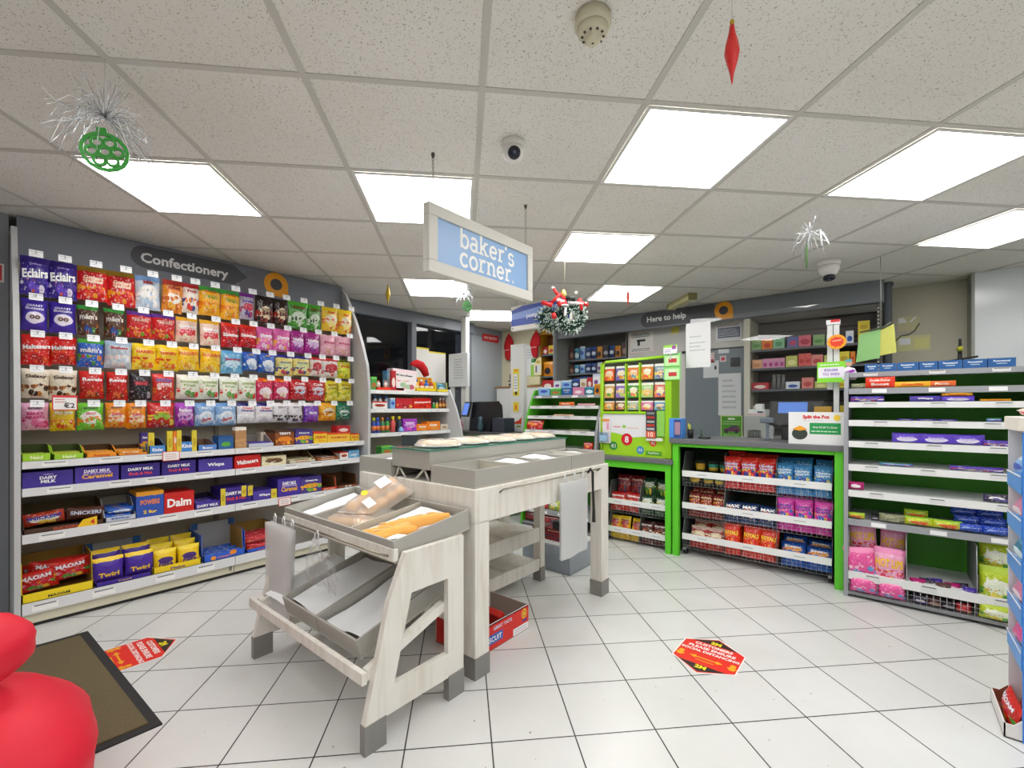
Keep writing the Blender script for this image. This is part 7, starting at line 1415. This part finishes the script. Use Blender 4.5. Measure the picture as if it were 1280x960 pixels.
q = MB(); c = cp(704.5, 367); q.lathe([(0, -.03), (.02, -.02), (.022, 0), (.012, .025), (0, .035)], c, gold, 10); c = cp(705, 377); q.lathe([(.034, -.03), (.02, 0), (.012, .03), (0, .032)], c, red, 10); q.lathe([(.036, -.034), (.036, -.026), (0, -.02)], c, wht, 10); c = cp(691, 360); q.lathe([(0, -.016), (.018, 0), (0, .016)], c, wht, 9); c = cp(720, 366); q.lathe([(0, -.014), (.016, 0), (0, .014)], c, wht, 9); q.build('topper', g)
q = MB(); c = cp(706, 366); q.tube([c, Vector((c.x, c.y, CEIL))], .001, mat('d0ccb0'), 3); q.build('thread', g)

# ================================================================ floor stickers, mat, foreground
def floorsticker(cu_, cv_, a, label):
    q = MB(); q.M = FZ(cu_, cv_, .0005, a); hx, hy = .142, .186
    def hexa(k): return [(-hx*k, -hy*.5*k), (0, -hy*k), (hx*k, -hy*.5*k), (hx*k, hy*.5*k), (0, hy*k), (-hx*k, hy*.5*k)]
    q.poly(hexa(1.0), mat('eee6e2', .4), .0004); q.poly(hexa(.955), mat('e22c20', .4), .0008); bk = mat('2c2420', .4); y_ = mat('f0e020', .4); w_ = mat('f6e8e4', .4); o_ = mat('f0a81c', .4)
    q.poly([(-.105, .108), (.105, .108), (0, .168)], bk, .0012); q.poly([(-.105, -.108), (.105, -.108), (0, -.168)], bk, .0012)
    q.text('2M', 0, .126, .07, .03, y_, .0016, bold=.05); q.text('2M', 0, -.126, .07, .03, y_, .0016, bold=.05)
    q.text('CUSTOMERS', 0, .085, .2, .024, w_, .0014, bold=.04); q.text('PLEASE ENSURE', 0, .05, .235, .024, w_, .0014, bold=.04); q.text('SOCIAL DISTANCING', 0, .016, .262, .024, w_, .0014, bold=.04)
    for s_ in (-1, 1):
        q.ell(s_*.115, -.03, .013, .013, o_, .0014); q.rect(s_*.115-.012, -.07, s_*.115+.012, -.042, o_, .0014); q.rect(s_*.115-.02, -.058, s_*.115+.02, -.048, o_, .0016)
        q.poly([(s_*.075, -.045), (s_*.045, -.03), (s_*.045, -.06)], o_, .0014)
    q.rect(-.045, -.049, .045, -.041, o_, .0012); q.rect(-.04, -.072, .04, -.066, o_, .0012)
    q.build('floor_sticker', at=(cu_, cv_, 0), label=label, cat='sticker')
floorsticker(-.648, 2.243, 0, 'red distancing floor sticker with yellow 2M on open tiles before the counters'); floorsticker(-2.772, .492, 0, 'red distancing floor sticker half hidden under the brown doormat')
cp_ = mat('6d6145', .95, bump=1.0, bscale=400, noise=.35, nscale=160)
q = MB(); q.M = FZ(0, 0, 0); 
def mp(a, b):   # mat corners: far edge along X, slightly turned
    return (-3.223+(1.156)*a-.02*b, .397+.061*a-(1.6)*b)
A, B, Cc, D = mp(0, 0), mp(1, 0), mp(1, 1), mp(0, 1)
q.prism([A, B, Cc, D], 'z', .0005, .006, mat('2b2b2c', .8))
i_ = .035; q.prism([(A[0]+i_*1.3, A[1]-i_), (B[0]-i_, B[1]-i_), (Cc[0]-i_, Cc[1]+i_), (D[0]+i_*1.3, D[1]+i_)], 'z', .006, .012, cp_)
q.build('doormat', at=(-2.65, -.4, 0), label='brown carpeted doormat with black rubber edge at the entrance side', cat='mat')
# bright red puffy fabric at the lower left corner
rf = mat('d80f2e', .55, bump=.5, bscale=18)
def puff(c, rx, ry, rz, seed):
    q = MB(); n, k = 26, 16; vs = []; r = random.Random(seed)
    for i in range(k+1):
        t = PI*i/k
        for j in range(n): a = 2*PI*j/n; w_ = 1+.05*math.sin(4*a+seed)*math.sin(t)+.03*math.sin(9*t+a*2); vs.append((c[0]+rx*math.sin(t)*math.cos(a)*w_, c[1]+ry*math.sin(t)*math.sin(a)*w_, max(.0125, c[2]+rz*math.cos(t)*(1+.03*math.sin(5*a)*math.sin(t)))))
    q.add(vs, [(i*n+j, i*n+(j+1) % n, (i+1)*n+(j+1) % n, (i+1)*n+j) for i in range(k) for j in range(n)], rf, True); return q
RY = 1.2; c1 = cam2room((-30-640)/FPX*RY, RY, CAMH-(816-HOR)/FPX*RY); c2 = cam2room((-60-640)/FPX*RY, RY, CAMH-(990-HOR)/FPX*RY)
g = thing('red_inflatable', (c2.x, c2.y, .0125), 'bright red puffy fabric decoration cut off at the lower left corner', 'decoration')
puff(c1, .107, .107, .098, 2).build('upper_lobe', g); puff(c2, .30, .30, .27, 5).build('lower_lobe', g)

# ================================================================ blue and white cardboard stand at the right edge
g = thing('cardboard_stand', (.55, 2.46, 0), 'tall blue and white cardboard display stand at the right edge', 'stand')
bl = mat('3f8ae0', .45); wc_ = mat('e6e6ea', .5); SU, S0, S1 = .37, 2.36, 2.61
MB().box(SU, SU+.34, S1-.006, S1, 0, 1.10, wc_).build('side_panel', g)
MB().box(SU-.0, SU+.34, S0, S0+.006, 0, 1.09, bl).build('side_panel', g)
MB().box(SU+.33, SU+.336, S0+.006, S1-.006, 0, 1.10, wc_).build('back_panel', g)
MB().bbox(SU-.01, SU+.34, S0-.004, S1+.004, 1.095, 1.145, mat('ece8dc', .5), .003).build('top', g)
q = MB(); q.box(SU-.0005, SU-.0001, S0, S0+.012, 0, 1.09, bl); q.build('edge', g)
for i, z in enumerate((.92, .765, .61, .455, .30)):
    q = MB(); q.box(SU+.005, SU+.33, S0+.006, S1-.006, z-.006, z, wc_); q.prism([(S0+.006, z-.05), (S0+.006, z+.03), (S1-.008, z+.012), (S1-.008, z-.04)], 'x', SU-.004, SU-.001, mat('5a9ae0', .45)); q.box(SU-.006, SU-.004, S0+.006, S1-.006, z+.012, z+.017, wc_); q.build('shelf', g)
for i, (z, k, c) in enumerate(((.92, 'skyp', 'blue'), (.765, 'pinkp', 'pink'), (.61, 'tealp', 'teal'), (.455, 'pinkp', 'pink'), (.30, 'pinkbag', 'hot pink'))):
    put('sweet_packet', wrapper('bag', k), FN(SU+.02, (S0+S1)/2, z+.001) @ Matrix.Rotation(-.15, 4, 'X'), (.19, .075, .05), f'{c} packet on the {("top", "second", "third", "fourth", "lowest")[i]} ledge of the cardboard stand', 'packet')
tray(FN(SU-.045, 2.50, .001), .27, .14, .05, .2, 'e8e6e4', '9a5a40', 'open white and brown tray of red packets by the cardboard stand', cut=.5)
for i in range(3): put('sweet_packet', wrapper('bar', 'maoam'), FN(SU-.02+.05*i, 2.50, .012+.012*i) @ Matrix.Rotation(-.3, 4, 'X'), (.22, .085, .04), f'red packet, {ORD[i]} from the front in the tray of the cardboard stand', 'packet')
for i, (v, k, c) in enumerate(((2.53, 'burst', 'white and red'), (2.58, 'skyp', 'pale blue'))): put('snack_packet', wrapper('bar', k), FN(SU+.05+.03*i, v-.05, 1.146), (.12, .035-.01*i, .08), f'{c} packet lying on top of the cardboard stand', 'packet')
EXPO = 1.05
# ================================================================ camera, world, colour
cd = bpy.data.cameras.new('camera'); cam = bpy.data.objects.new('camera', cd); C.objects.link(cam)
cam.location = (0, 0, CAMH); cam.rotation_euler = (PI/2, 0, YAW); cd.sensor_width = 36; cd.lens = FPX/1280*36; cd.shift_y = (HOR-480)/1280; cd.clip_start = .02
sc.camera = cam
w = bpy.data.worlds.new('world'); sc.world = w; w.use_nodes = True; w.node_tree.nodes['Background'].inputs[0].default_value = (.02, .022, .03, 1)
sc.view_settings.view_transform = 'Standard'; sc.view_settings.look = 'None'; sc.view_settings.gamma = 1; sc.view_settings.exposure = EXPO; sc.view_settings.use_curve_mapping = False
sc.cycles.use_denoising = True; sc.cycles.max_bounces = 8; sc.cycles.diffuse_bounces = 5; sc.cycles.transparent_max_bounces = 16; sc.cycles.sample_clamp_indirect = 8
